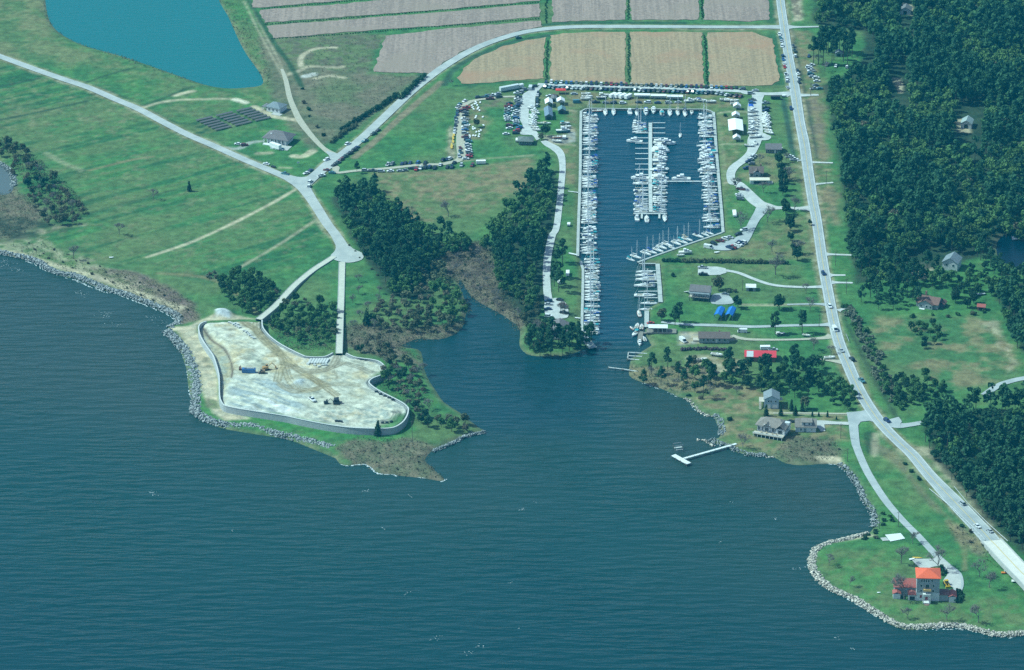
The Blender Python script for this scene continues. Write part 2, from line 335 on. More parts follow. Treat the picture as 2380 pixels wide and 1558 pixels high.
# verges and yards along the highway
pz(C, [(760, 210), (900, 220), (990, 600), (1020, 1000), (1060, 1550), (980, 1550), (860, 900)], 4, 4, OLIVE, DRY, .8)
pz(C, [(890, 690), (960, 690), (1030, 1080), (960, 1100)], 3, 3, DRY, BROWN, .9); pz(C, [(760, -60), (840, -60), (850, 140), (780, 150)], 2, 2, SAND2, BROWN)
pz(C, [(990, 1300), (1070, 1290), (1110, 1560), (1060, 1560)], 3, 3, BROWN, DRY, .8)
pz(M5, [(260, 560), (700, 560), (460, 1500), (330, 1550)], 3, 3, OLIVE, DRY, .6); pz(M1, [(1780, 480), (1930, 540), (1920, 1550), (1740, 1550), (1600, 1050)], 3, 2, DRY, OLIVE, .8)
pz(M6, [(1000, 650), (1600, 520), (1690, 1180), (1000, 1150), (250, 1080), (700, 900)], 6, 5, DRY, OLIVE, .6)
pz(M5, [(840, 1100), (1460, 1230), (1500, 1550), (560, 1500)], 5, 4, OLIVE, DRY, .6)
pz(M1, [(1450, 220), (1940, 240), (2200, 300), (2200, 480), (1400, 520), (1360, 350)], 4, 4, DRY, OLIVE, .7); pz(M2, [(0, 290), (2380, 320), (2300, 490), (0, 480)], 3, 3, OLIVE, DRY, .8)
pz(M1, [(640, 360), (1010, 340), (1000, 500), (600, 500), (560, 450)], 3, 3, BROWN, OLIVE, .8); pz(M1, [(320, 400), (560, 400), (680, 640), (560, 930), (330, 930)], 4, 3, OLIVE, DRY, .8)
pz(M1, [(120, 750), (170, 740), (230, 1210), (100, 1210)], 1.5, 1.5, BROWN, SAND2, .8)
pz(M1, [(1420, 880), (1800, 880), (1790, 990), (1500, 1000)], 2, 1, (.20, .21, .19), SAND2); pz(M1, [(1790, 740), (1900, 820), (1890, 960), (1780, 980)], 1.5, 1, SAND2, (.30, .31, .27))
pz(H3, [(0, 830), (260, 840), (700, 880), (900, 910), (700, 960), (0, 1010)], 2, 1.5, SAND2, (.28, .28, .24)); pz(H3, [(100, 1170), (700, 1180), (880, 1230), (840, 1400), (100, 1400)], 3, 3, DRY, SAND2, .8)
pz(HH, [(1250, 0), (1500, 80), (1720, 400), (2000, 640), (2130, 720), (2000, 720), (1720, 430), (1500, 180), (1350, 60)], 3, 3, DRY, BROWN, .7)
pz(HH, [(1600, 40), (1760, 60), (2000, 330), (2250, 690), (2190, 690), (1950, 380), (1740, 150)], 2.5, 2.5, BROWN, SAND2, .85)
pz(HH, [(1850, 560), (2130, 720), (2080, 800), (1900, 700)], 3, 3, DRY, BROWN, .8); pz(HH, [(2180, 740), (2500, 1000), (2500, 1060), (2250, 880)], 2, 2, DARK, BROWN2, .7)
pz(HH, [(930, 760), (1500, 760), (1450, 1100), (1900, 1150), (2360, 1050), (2380, 1300), (1700, 1290), (1380, 1200), (980, 960)], 5, 4, LUSH2, OLIVE, .8)
pz(FF, [(1290, 680), (2180, 680), (2330, 960), (2300, 1090), (1900, 1180), (1420, 960)], 6, 4, (.06, .14, .05), DRY, .75, N2)
pz(FF, [(2080, 700), (2190, 700), (2330, 990), (2250, 1080), (2300, 980)], 3, 2, DRY, SAND2, .7); pz(FF, [(1560, 290), (1760, 300), (1760, 400), (1560, 420)], 3, 2, SAND, SAND2)
pz(W1, [(-200, 590), (120, 520), (620, 400), (860, 520), (340, 670), (-200, 800)], 2, 1, (.026, .085, .034), OLIVE)
# woods floor
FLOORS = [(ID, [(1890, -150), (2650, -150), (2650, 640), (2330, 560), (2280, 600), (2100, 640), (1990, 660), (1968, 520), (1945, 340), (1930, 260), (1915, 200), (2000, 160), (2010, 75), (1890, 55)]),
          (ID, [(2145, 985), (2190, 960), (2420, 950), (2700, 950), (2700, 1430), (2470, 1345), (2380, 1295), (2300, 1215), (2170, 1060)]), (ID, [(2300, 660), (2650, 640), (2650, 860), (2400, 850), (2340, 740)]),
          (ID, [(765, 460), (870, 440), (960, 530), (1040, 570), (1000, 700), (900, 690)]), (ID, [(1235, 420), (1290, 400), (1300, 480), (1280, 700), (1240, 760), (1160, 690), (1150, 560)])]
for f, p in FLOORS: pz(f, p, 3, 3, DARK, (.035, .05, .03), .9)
for f, p in ((W7, [(1560, 740), (1640, 760), (1700, 830), (1700, 960), (1640, 960), (1600, 840)]), (C, [(1900, 840), (2010, 810), (2010, 920), (1930, 920)]), (C, [(1540, 20), (1610, 40), (1610, 110), (1540, 90)])):
    pz(f, p, 1.5, 1.5, SAND, SAND2)
# bare earth and worn tracks
for f, ln, wd, v, a in ((ID, [(693, 437), (640, 468), (560, 510), (450, 561), (342, 598)], 1.9, SAND, .8), (ID, [(728, 515), (690, 541), (640, 574), (540, 632)], 1.3, SAND2, .65), (D, [(1780, 650), (1500, 420), (1100, 370)], 3, DRY, .6),
                        (A, [(980, 745), (1130, 705), (1300, 690), (1600, 685), (1650, 690)], 2.4, SAND, .7), (A, [(1630, 690), (1700, 712)], 4.5, (.6, .56, .42), .9), (A, [(1215, 660), (1330, 632)], 4, SAND, .8),
                        (W1, [(640, 370), (760, 430), (900, 500), (1100, 540), (1240, 560)], 4.5, SAND, .9), (W1, [(1190, 1055), (1320, 1060), (1450, 985)], 5, SAND, .8), (W1, [(700, 1020), (860, 1010)], 4, SAND2, .7), (W1, [(1000, 1215), (1140, 1220)], 2, SAND2, .7),
                        (W1, [(240, 940), (420, 950), (580, 870), (750, 850)], 3, (.36, .37, .33), .8), (A, [(2080, 460), (2090, 390), (2180, 340), (2320, 330)], 3, SAND, .8), (A, [(1980, 520), (2070, 490), (2150, 460), (2330, 470), (2370, 460)], 3.5, SAND2, .8), (A, [(2180, 545), (2280, 525), (2380, 540)], 3, SAND, .7), (A, [(2110, 530), (2170, 515)], 5, (.5, .5, .45), .8),
                        (A, [(320, 1060), (420, 1120), (560, 1180)], 4, SAND2, .35), (A, [(1690, 10), (1800, 240), (1910, 440), (1965, 545)], 1.0, SAND2, .6), (A, [(1725, 10), (1835, 240), (1940, 440), (1985, 545)], 1.0, SAND2, .6), (A, [(0, 830), (300, 770), (600, 700)], 2.0, (.025, .06, .03), .8), (A, [(0, 600), (260, 545)], 2, (.03, .07, .035), .7), (A, [(620, 1180), (900, 1110), (1060, 1085)], 2, DRY, .7), (A, [(600, 570), (780, 510), (930, 470)], 2, (.03, .07, .03), .8), (A, [(1000, 730), (1180, 660), (1330, 600)], 2, (.03, .07, .03), .7), (A, [(660, 600), (900, 690)], 2, (.03, .07, .03), .7),
                        (A, [(1050, 770), (1300, 860), (1740, 770)], 2.2, (.025, .08, .03), .8), (A, [(1720, 0), (1880, 270), (2000, 440), (2090, 600)], 3, (.02, .07, .028), .85), (A, [(380, 1540), (1640, 1200)], 3, (.03, .08, .035), .5),
                        (B, [(700, 570), (560, 690), (400, 830), (250, 970), (100, 1090)], 4.5, (.23, .17, .11), .8), (B, [(720, 590), (800, 470), (960, 380), (1200, 290), (1450, 245)], 4, (.035, .075, .045), .8), (B, [(550, 520), (850, 340), (1100, 240), (1500, 165), (2380, 160)], 4, (.025, .075, .04), .8),
                        (B, [(820, 595), (1370, 560)], 2, (.03, .09, .035), .8), (B, [(700, 1130), (1000, 1100), (1330, 1075)], 1.5, SAND2, .5), (C, [(770, 210), (860, 640)], 2, (.04, .06, .04), .8), (C, [(715, 690), (790, 1100)], 3, (.025, .06, .05), .8), (C, [(880, 700), (945, 1090)], 2, (.05, .06, .05), .7), (C, [(620, 0), (640, 150)], 8, (.03, .1, .04), .8), (C, [(640, 250), (700, 580)], 6, (.03, .1, .04), .8),
                        (C, [(180, 600), (680, 580)], 3, (.03, .09, .04), .7), (M6, [(330, 100), (480, 85)], 1.4, SAND, .7), (M5, [(260, 570), (480, 550), (720, 555)], 1.2, SAND2, .7), (M5, [(290, 1000), (640, 1000)], 1.2, SAND2, .6), (M1, [(1340, 525), (1640, 520), (1920, 545)], 1.2, SAND2, .6), (M1, [(1560, 1000), (1740, 1005), (1930, 1025)], 1.5, SAND2, .7),
                        (M5, [(290, 700), (400, 1550)], 3, SAND2, .25), (FF, [(1100, 600), (1300, 1010), (1500, 1370)], 2.5, (.03, .05, .03), .7), (FF, [(1290, 790), (1880, 795)], 2, LUSH, .7), (HH, [(1310, -40), (1330, 90)], 5, DARK, .7), (HH, [(1355, -40), (1345, 110)], 3, SAND2, .6), (HH, [(1850, 560), (1940, 700), (1970, 780), (1970, 900)], 1.2, DRY, .6),
                        (FF, [(620, 1335), (1150, 1345)], 2.2, SAND, .8), (H3, [(870, 455), (1250, 462), (1700, 450), (2010, 462)], 2.2, SAND2, .75), (HH, [(960, 120), (1100, 130)], 3, SAND, .8)):
    paint(stroke(smooth(zn(f, ln), 4), wd, 1.6, .6) * a, v)
hw_pts = gp(C, [(690, -130), (694, 0), (722, 200), (752, 400), (783, 560), (803, 680), (830, 850), (860, 1000), (890, 1210), (920, 1400)]) + gp(FF, [(944, 0), (985, 280), (1020, 480), (1062, 700), (1100, 850), (1160, 1000), (1240, 1180), (1330, 1330), (1425, 1450)]) + gp(HH, [(1525, 28), (1612, 110), (1720, 240), (1832, 360), (1908, 440), (2080, 620), (2150, 700)])
wr_pts = gp(A, [(-120, 350), (0, 393), (230, 478), (430, 548), (620, 612), (800, 690), (960, 758), (1120, 843), (1300, 935), (1500, 1022), (1700, 1112), (1900, 1195), (2010, 1243), (2100, 1310), (2180, 1420), (2262, 1550)]) + gp(D, [(2325, 110), (2385, 215)])
ne_pts = gp(A, [(2110, 1275), (2185, 1212), (2290, 1118)]) + gp(B, [(0, 1080), (150, 960), (300, 820), (480, 650), (640, 520), (800, 412), (960, 327), (1130, 264), (1300, 220), (1500, 196), (1700, 187), (2000, 187)]) + gp(C, [(0, 188), (300, 190), (520, 190), (705, 190)])
for ln, wd in ((hw_pts, 9.4), (wr_pts, 9), (ne_pts, 8.6)): paint(stroke(smooth(ln, 4), wd, 2.2, 1.6) * .7, DRY, SAND2)
# banks: damp dark rim by creek water, sandy rim along the open shore
paint(ss(land, 5, 0) * .6, BROWN2, BROWN); paint(ss(land, .6, -2), (.06, .07, .055))
qy = zone(gp(ID, [(1300, 240), (1690, 240), (1690, 560), (1450, 620), (1560, 610), (1570, 720), (1330, 790)]), 2); paint(qy * ss(land, 5, 2), OLIVE)
for f, ln, wd in ((D, [(-50, 215), (130, 235), (430, 330), (640, 385), (880, 470), (1100, 560), (1250, 610)], 4.5), (T1, [(170, 230), (300, 250), (420, 440), (530, 640), (610, 900), (640, 1100)], 5), (HH, [(1060, 690), (1330, 660)], 2)):
    paint(stroke(smooth(zn(f, ln), 4), wd, 2.5, 1.4) * .85, SAND, SAND2)
pz(T1, [(165, 225), (420, 190), (640, 80), (980, 30), (1340, 105), (600, 130), (520, 190), (540, 320), (640, 500), (760, 720), (800, 900), (800, 1150), (830, 1300), (1000, 1390), (1250, 1480), (900, 1500), (740, 1400), (620, 1180), (600, 900), (480, 600), (330, 290)], 1.8, 1.2, SAND, (.40, .37, .26))
pz(T1, [(560, 600), (700, 640), (720, 760), (600, 780)], 2.5, 2, DRY, BROWN2, .6); pz(T1, [(650, 1200), (780, 1230), (830, 1340), (640, 1330)], 2, 1.5, BROWN2, OLIVE, .8)
paint(zone(zn(T1, [(760, 0), (900, -20), (980, 30), (960, 90), (780, 70)]), 1.5, .6), (.50, .54, .53))
# the building site
smk = ss(dsite, .2, 1.2) if True else 0
paint(smk, CHALK, (.40, .41, .32), N2); paint(smk * ss(N1 * .5 + N2 * .5, .47, .62) * .9, TAN, (.54, .46, .29))
ang2 = math.atan2(*(np.array(G(T1(1600, 1200), 4.6)) - np.array(G(T1(950, 960), 4.6)))[::-1])
Us = XF * math.cos(ang2) + YF * math.sin(ang2); Vs = -XF * math.sin(ang2) + YF * math.cos(ang2)
rut = vnoise(Us / 9, Vs, 3.2, 31, 3)
rz_ = zone(gp(T1, [(960, 920), (1500, 900), (1950, 1050), (2000, 1400), (1300, 1400), (900, 1290), (900, 1050)], 4.6), 6, 3)
fr_ = vnoise(Us / 5, Vs, 1.6, 35, 2); paint(smk * ss(fr_, .56, .70) * .5, (.26, .27, .21)); paint(smk * ss(N3, .6, .72) * .5, (.58, .58, .48)); paint(smk * rz_, (.50, .51, .41)); paint(smk * rz_ * ss(rut, .5, .62), (.30, .35, .34)); paint(smk * rz_ * ss(rut, .42, .32), (.62, .64, .60))
rz2 = zone(gp(T2, [(300, 1000), (1000, 1000), (1650, 900), (1700, 1150), (1300, 1230), (500, 1190)], 4.6), 5, 3); rut2 = vnoise(Us / 2 + Vs * 2, Us - Vs, 4, 33, 3)
paint(smk * rz2 * ss(rut2, .48, .62) * .9, (.30, .34, .30)); paint(smk * rz2 * ss(rut2, .44, .34) * .7, (.56, .53, .42))
paint(smk * ss(dsite, 4, 1.5) * .6, (.52, .55, .50))
paint(smk * trench * .8, (.40, .36, .22), (.30, .33, .26))
for f, ln, wd, v, a in ((T1, [(600, 200), (700, 340), (880, 480), (960, 620), (1000, 760), (990, 900)], 1.2, (.17, .13, .10), .9), (T1, [(1050, 100), (1330, 260), (1560, 480), (1750, 680), (2000, 870), (2300, 1020)], 2.2, (.32, .27, .15), .8), (T1, [(1120, 110), (1400, 330), (1650, 600), (1720, 800), (1780, 960), (1900, 1070), (2100, 1080), (2250, 1040)], 1.6, (.34, .29, .17), .7),
                        (T1, [(1330, 110), (1320, 240), (1400, 370), (1600, 560)], 2, (.32, .28, .16), .7), (T1, [(1640, 960), (1680, 800), (1740, 700)], 1.4, (.34, .30, .18), .7), (T1, [(1640, 1000), (1800, 1090), (2000, 1110), (2200, 1070)], 1.4, (.34, .29, .17), .7), (T1, [(1620, 950), (1740, 1050), (1950, 1070)], 1.2, (.34, .3, .2), .6),
                        (T2, [(360, 520), (600, 480), (750, 430), (880, 370)], 1.6, (.32, .28, .18), .7), (T2, [(880, 375), (1100, 450), (1250, 520)], 1.6, (.30, .28, .2), .7), (T2, [(350, 540), (600, 700), (780, 830)], 2.0, (.36, .3, .17), .8), (T2, [(560, 700), (850, 670), (1100, 690)], 1.4, (.36, .32, .2), .6), (T2, [(740, 480), (800, 580)], 1.2, (.34, .3, .2), .6), (T2, [(790, 260), (700, 420), (560, 480), (330, 470), (100, 390)], 1.6, (.34, .3, .2), .6), (T2, [(1390, 1200), (1560, 1180), (1640, 1100), (1610, 1050)], 2.5, (.24, .25, .2), .7)):
    s_ = smooth(gp(f, ln, 4.6), 4); n_ = normals2(s_); paint(smk * stroke(s_, wd * 1.6, 1.2, .4) * .45, [q * .95 for q in v])
    for o_ in ((-1.1, 1.0, 2.6) if wd >= 1.4 else (0,)): paint(smk * stroke([(p[0] + k[0] * o_, p[1] + k[1] * o_) for p, k in zip(s_, n_)], .55, .5, .25) * min(1, a * 1.2), [q * .62 for q in v])
paint(smk * zone(gp(T1, [(1860, 1000), (1950, 920), (2010, 950), (1960, 1020)], 5), 2, .8) * .9, (.33, .38, .40)); paint(smk * zone(gp(T1, [(1180, 520), (1330, 600), (1500, 740), (1420, 760), (1230, 640)], 4.6), 2, 1.5) * .7, (.30, .33, .26))
pz(T1, [(1250, 1480), (1600, 1480), (2380, 1640), (2380, 1750), (1900, 1620)], 2, 1.5, (.045, .19, .045), LUSH2); pz(T2, [(0, 1180), (600, 1330), (1300, 1380), (1800, 1100), (1900, 1300), (1500, 1480), (700, 1400), (0, 1260)], 2.5, 2, (.045, .18, .045), LUSH2, .9)
pz(T2, [(1280, 640), (1450, 540), (1900, 900), (1850, 1100), (1500, 850)], 3, 2, LUSH, LUSH2, .8)
c *= (0.86 + 0.28 * vnoise(XF, YF, 3.0, 9, 2))[:, None]
ny, nx = SH
me = bpy.data.meshes.new('ground'); me.vertices.add(nx * ny)
me.vertices.foreach_set('co', np.stack([XF, YF, ZG], 1).astype(np.float32).ravel())
idx = np.arange(nx * ny).reshape(ny, nx)
q = np.stack([idx[:-1, :-1], idx[:-1, 1:], idx[1:, 1:], idx[1:, :-1]], -1).reshape(-1, 4)
def quads(me, q):
    n = len(q); me.loops.add(n * 4); me.polygons.add(n)
    me.loops.foreach_set('vertex_index', q.astype(np.int32).ravel()); me.polygons.foreach_set('loop_start', np.arange(0, n * 4, 4, dtype=np.int32))
    me.polygons.foreach_set('loop_total', np.full(n, 4, np.int32)); me.update(calc_edges=True)
quads(me, q)
def vcol(me, arr):
    at = me.color_attributes.new('albedo', 'FLOAT_COLOR', 'POINT')
    at.data.foreach_set('color', np.concatenate([arr, np.ones((len(arr), 1))], 1).astype(np.float32).ravel())
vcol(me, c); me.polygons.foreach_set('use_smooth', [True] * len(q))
def attr_mat(name, rough, n1, n2, bump, spec=.2, lo=.72, hi=1.28):
    m = bpy.data.materials.new(name); m.use_nodes = True; n = m.node_tree.nodes; l = m.node_tree.links; b = n['Principled BSDF']
    at = n.new('ShaderNodeAttribute'); at.attribute_name = 'albedo'; g = n.new('ShaderNodeNewGeometry')
    t = n.new('ShaderNodeTexNoise'); t.inputs['Scale'].default_value = n1; t.inputs['Detail'].default_value = 5; t.inputs['Roughness'].default_value = .75; l.new(g.outputs['Position'], t.inputs['Vector'])
    t2 = n.new('ShaderNodeTexNoise'); t2.inputs['Scale'].default_value = n2; t2.inputs['Detail'].default_value = 3; l.new(g.outputs['Position'], t2.inputs['Vector'])
    ad = n.new('ShaderNodeMath'); ad.operation = 'ADD'; l.new(t.outputs['Fac'], ad.inputs[0]); l.new(t2.outputs['Fac'], ad.inputs[1])
    mr = n.new('ShaderNodeMapRange'); mr.inputs['From Min'].default_value = .7; mr.inputs['From Max'].default_value = 1.3; mr.inputs['To Min'].default_value = lo; mr.inputs['To Max'].default_value = hi; l.new(ad.outputs[0], mr.inputs['Value'])
    vm = n.new('ShaderNodeVectorMath'); vm.operation = 'SCALE'; l.new(at.outputs['Color'], vm.inputs[0]); l.new(mr.outputs['Result'], vm.inputs['Scale']); l.new(vm.outputs[0], b.inputs['Base Color'])
    b.inputs['Roughness'].default_value = rough; b.inputs['Specular IOR Level'].default_value = spec
    if bump:
        bp = n.new('ShaderNodeBump'); bp.inputs['Strength'].default_value = bump; bp.inputs['Distance'].default_value = .5; l.new(ad.outputs[0], bp.inputs['Height']); l.new(bp.outputs['Normal'], b.inputs['Normal'])
    return m
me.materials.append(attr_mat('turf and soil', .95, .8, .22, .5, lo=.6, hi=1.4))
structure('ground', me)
def gz(x, y):
    i = min(max(np.searchsorted(gx, x) - 1, 0), nx - 2); j = min(max(np.searchsorted(gy, y) - 1, 0), ny - 2)
    fx = (x - gx[i]) / (gx[i + 1] - gx[i]); fy = (y - gy[j]) / (gy[j + 1] - gy[j]); Z = ZG.reshape(SH)
    return float((Z[j, i] * (1 - fx) + Z[j, i + 1] * fx) * (1 - fy) + (Z[j + 1, i] * (1 - fx) + Z[j + 1, i + 1] * fx) * fy)
# ------------------------------------------------------------ water
def water_mat(name, scale=1.0, bump=.9, attr=True, col=(.01, .06, .08)):
    m = bpy.data.materials.new(name); m.use_nodes = True; n = m.node_tree.nodes; l = m.node_tree.links; b = n['Principled BSDF']
    g = n.new('ShaderNodeNewGeometry'); mp = n.new('ShaderNodeMapping'); l.new(g.outputs['Position'], mp.inputs['Vector'])
    mp.inputs['Rotation'].default_value = (0, 0, R(15)); mp.inputs['Scale'].default_value = (.05 * scale, .23 * scale, .1)
    t = n.new('ShaderNodeTexNoise'); t.inputs['Scale'].default_value = 1; t.inputs['Detail'].default_value = 2.5; t.inputs['Roughness'].default_value = .5; l.new(mp.outputs[0], t.inputs['Vector'])
    t2 = n.new('ShaderNodeTexNoise'); t2.inputs['Scale'].default_value = .9 * scale; t2.inputs['Detail'].default_value = 3; l.new(g.outputs['Position'], t2.inputs['Vector'])
    ml = n.new('ShaderNodeMath'); ml.operation = 'MULTIPLY'; ml.inputs[1].default_value = .06; l.new(t2.outputs['Fac'], ml.inputs[0])
    ad = n.new('ShaderNodeMath'); ad.operation = 'ADD'; l.new(t.outputs['Fac'], ad.inputs[0]); l.new(ml.outputs[0], ad.inputs[1])
    t3 = n.new('ShaderNodeTexNoise'); t3.inputs['Scale'].default_value = .012; t3.inputs['Detail'].default_value = 3; l.new(g.outputs['Position'], t3.inputs['Vector']); mr = n.new('ShaderNodeMapRange'); mr.inputs['From Min'].default_value = .35; mr.inputs['From Max'].default_value = .65; mr.inputs['To Min'].default_value = .35 * bump; mr.inputs['To Max'].default_value = bump; l.new(t3.outputs['Fac'], mr.inputs['Value'])
    bp = n.new('ShaderNodeBump'); l.new(mr.outputs[0], bp.inputs['Strength']); bp.inputs['Distance'].default_value = 2.8; l.new(ad.outputs[0], bp.inputs['Height']); l.new(bp.outputs['Normal'], b.inputs['Normal'])
    if attr:
        at = n.new('ShaderNodeAttribute'); at.attribute_name = 'albedo'; l.new(at.outputs['Color'], b.inputs['Base Color'])
    else: b.inputs['Base Color'].default_value = (*col, 1)
    b.inputs['Roughness'].default_value = .26; b.inputs['IOR'].default_value = 1.33; b.inputs['Specular IOR Level'].default_value = .38
    return m
wx = axis(-440, 440, 7, 5600); wy = axis(-430, 330, 7, 5600); WX, WY = np.meshgrid(wx, wy); wxf, wyf = WX.ravel(), WY.ravel(); WP = np.stack([wxf, wyf], 1)
wn = vnoise(wxf, wyf, 60, 12, 3); wc = np.empty((len(wxf), 3)); wc[:] = (.006, .046, .046)
def wz(poly, soft): return ss(sdf(WP, poly) + (wn - .5) * soft * 1.2, -soft, soft)[:, None]
def wmix(mk, v):
    global wc
    wc = wc * (1 - mk) + np.array(v) * mk
wmix(ss(sdf(WP, SEA), 120, 4)[:, None] * .75, (.016, .050, .045))
wmix(wz(gp(ID, [(-300, 540), (420, 700), (470, 960), (300, 1000), (-300, 900)], 0), 50) * .7, (.028, .054, .047))
wmix(wz(gp(ID, [(960, 780), (1070, 640), (1210, 780), (1480, 780), (1500, 860), (1400, 1000), (1130, 1010), (1000, 930)], 0), 25), (.005, .040, .050))
wmix(wz(gp(ID, [(1440, 850), (1650, 930), (1700, 1060), (1960, 1080), (1990, 1250), (1800, 1180), (1500, 1050)], 0), 25) * .8, (.024, .050, .043))
wmix(wz(gp(ID, [(1340, 240), (1680, 240), (1690, 560), (1470, 620), (1480, 800), (1350, 800)], 0), 12), (.003, .044, .072))
wmix(wz(gp(ID, [(-300, 1350), (2700, 1450), (2700, 2400), (-300, 2400)], 0), 90) * .8, (.002, .036, .044))
me = bpy.data.meshes.new('sea'); me.vertices.add(len(wxf)); me.vertices.foreach_set('co', np.stack([wxf, wyf, wxf * 0], 1).astype(np.float32).ravel())
ix = np.arange(len(wxf)).reshape(WX.shape); q = np.stack([ix[:-1, :-1], ix[:-1, 1:], ix[1:, 1:], ix[1:, :-1]], -1).reshape(-1, 4)
ctr = WP[q].mean(1); q = q[sdf(ctr, SEA) > -14]; quads(me, q); vcol(me, wc); me.materials.append(water_mat('estuary water')); structure('water', me)
for nm, pl, cc in (('pond', POND_N, (.002, .135, .140)), ('pond', POND_W, (.10, .125, .125)), ('pond', POND_E, (.001, .014, .026))):
    cx = sum(p[0] for p in pl) / len(pl); cy = sum(p[1] for p in pl) / len(pl)
    big = [(cx + (p[0] - cx) * 1.02, cy + (p[1] - cy) * 1.02) for p in pl]
    structure(nm, tri_sheet(big, .2, water_mat('pond water', 2.0, .12, False, cc), nm))
# ------------------------------------------------------------ fields
def field_mat(name, ca, cb, cr):
    m = bpy.data.materials.new(name); m.use_nodes = True; n = m.node_tree.nodes; l = m.node_tree.links; b = n['Principled BSDF']
    g = n.new('ShaderNodeNewGeometry'); mp = n.new('ShaderNodeMapping'); l.new(g.outputs['Position'], mp.inputs['Vector']); mp.inputs['Scale'].default_value = (.42, .010, .1)
    t = n.new('ShaderNodeTexNoise'); t.inputs['Scale'].default_value = 1; t.inputs['Detail'].default_value = 4; t.inputs['Roughness'].default_value = .7; l.new(mp.outputs[0], t.inputs['Vector'])
    t2 = n.new('ShaderNodeTexNoise'); t2.inputs['Scale'].default_value = .5; t2.inputs['Detail'].default_value = 4; l.new(g.outputs['Position'], t2.inputs['Vector'])
    t3 = n.new('ShaderNodeTexNoise'); t3.inputs['Scale'].default_value = .022; t3.inputs['Detail'].default_value = 4; t3.inputs['Roughness'].default_value = .6; l.new(g.outputs['Position'], t3.inputs['Vector'])
    ad = n.new('ShaderNodeMath'); ad.operation = 'ADD'; l.new(t.outputs['Fac'], ad.inputs[0]); l.new(t2.outputs['Fac'], ad.inputs[1])
    r = n.new('ShaderNodeValToRGB'); r.color_ramp.elements[0].position = .42; r.color_ramp.elements[1].position = .58; r.color_ramp.elements[0].color = (*ca, 1); r.color_ramp.elements[1].color = (*cb, 1)
    hf = n.new('ShaderNodeMath'); hf.operation = 'MULTIPLY'; hf.inputs[1].default_value = .5; l.new(ad.outputs[0], hf.inputs[0]); l.new(hf.outputs[0], r.inputs['Fac'])
    mr = n.new('ShaderNodeMapRange'); mr.inputs['From Min'].default_value = .5; mr.inputs['From Max'].default_value = .68; l.new(t3.outputs['Fac'], mr.inputs['Value'])
    mx = n.new('ShaderNodeMix'); mx.data_type = 'RGBA'; l.new(mr.outputs[0], mx.inputs['Factor']); l.new(r.outputs['Color'], mx.inputs['A']); mx.inputs['B'].default_value = (*cr, 1)
    l.new(mx.outputs['Result'], b.inputs['Base Color']); b.inputs['Roughness'].default_value = .95
    return m
fm1 = field_mat('stubble grey', (.225, .165, .135), (.345, .255, .205), (.285, .215, .165)); fm2 = field_mat('stubble tan', (.265, .190, .110), (.385, .275, .158), (.365, .210, .120))
for f, pl, fm in ((B, [(-640, -160), (-600, 55), (-560, 55), (0, 8), (330, -20), (330, -160)], fm1), (B, [(-555, 85), (-540, 70), (0, 30), (600, -25), (1390, -90), (1390, 6), (700, 70), (0, 122), (-520, 160)], fm1),
                  (B, [(-510, 180), (0, 143), (700, 85), (1385, 28), (1385, 118), (700, 180), (0, 228), (-460, 268)], fm1), (B, [(315, 250), (700, 205), (1380, 145), (1395, 185), (1250, 215), (1080, 262), (850, 352), (740, 420), (620, 508), (400, 505), (228, 498)], fm1),
                  (B, [(1472, -160), (1975, -160), (1975, 140), (1600, 150), (1470, 155)], fm1), (B, [(2010, -160), (2480, -160), (2482, 140), (2010, 140)], fm1), (C, [(160, -160), (596, -160), (612, 60), (622, 140), (480, 150), (168, 140)], fm1),
                  (B, [(815, 540), (850, 480), (950, 405), (1100, 335), (1250, 290), (1420, 258), (1408, 545), (1200, 560), (1000, 578), (840, 582)], fm2), (B, [(1462, 250), (1550, 235), (1700, 225), (1972, 224), (1978, 580), (1452, 560)], fm2),
                  (B, [(2012, 224), (2500, 225), (2520, 597), (2012, 585)], fm2), (C, [(188, 228), (500, 225), (560, 245), (640, 270), (688, 560), (640, 590), (500, 598), (206, 600)], fm2)):
    structure('field', tri_sheet([(p[0] + rnd.uniform(-.9, .9), p[1] + rnd.uniform(-.9, .9)) for a_, b_ in zip(gp(f, pl), gp(f, pl)[1:] + gp(f, pl)[:1]) for p in resample([a_, b_], 5.0)], LZ + .25, fm, 'field'))
# ------------------------------------------------------------ roads
asph = mat('worn asphalt', (.30, .335, .335), .9, .10, .13, col2=(.43, .46, .45), detail=8); asph2 = mat('pale asphalt', (.33, .355, .345), .9, .1, .11, col2=(.46, .48, .45), detail=8)
grav = mat('pale gravel', (.38, .40, .385), .95, .1, .3, col2=(.54, .56, .53), detail=7); dirt = mat('sandy track', (.36, .34, .26), .95, .1, .6, col2=(.46, .44, .34)); concm = mat('concrete', (.40, .41, .385), .85, .1, .3, col2=(.50, .50, .46))
yel = mat('yellow paint', (.55, .42, .14), .7); wht = mat('white paint', (.72, .74, .72), .7)
RZ = LZ + .30
def road(name, pts, width, m, z=RZ, k=6, step=None):
    """pts: ground points with per-point widths"""
    P3 = [(p[0], p[1], (width[i] if hasattr(width, '__len__') else width)) for i, p in enumerate(pts)]
    s = smooth(P3, k); mb = MB().use(m)
    ribbon(mb, [(a[0], a[1]) for a in s], [a[2] for a in s], z)
    me = mb.mesh(name); structure(name, me); return s
hw_w = [6, 6, 6.2, 6.4, 6.8, 7.0, 6.6, 7, 6.8, 6.6, 6.4, 6.4, 6.4, 6.6, 6.8, 7, 7, 7.2, 7.2, 7.2, 7.4, 7.8, 9, 10, 10.4, 10.4]
hw = road('highway', hw_pts, hw_w, asph, RZ + .03)
mk = MB(); HL = [(a[0], a[1]) for a in hw]; HWID = [a[2] for a in hw]
mk.use(yel); ribbon(mk, HL, .16, RZ + .06, -.14); ribbon(mk, HL, .16, RZ + .06, .14)
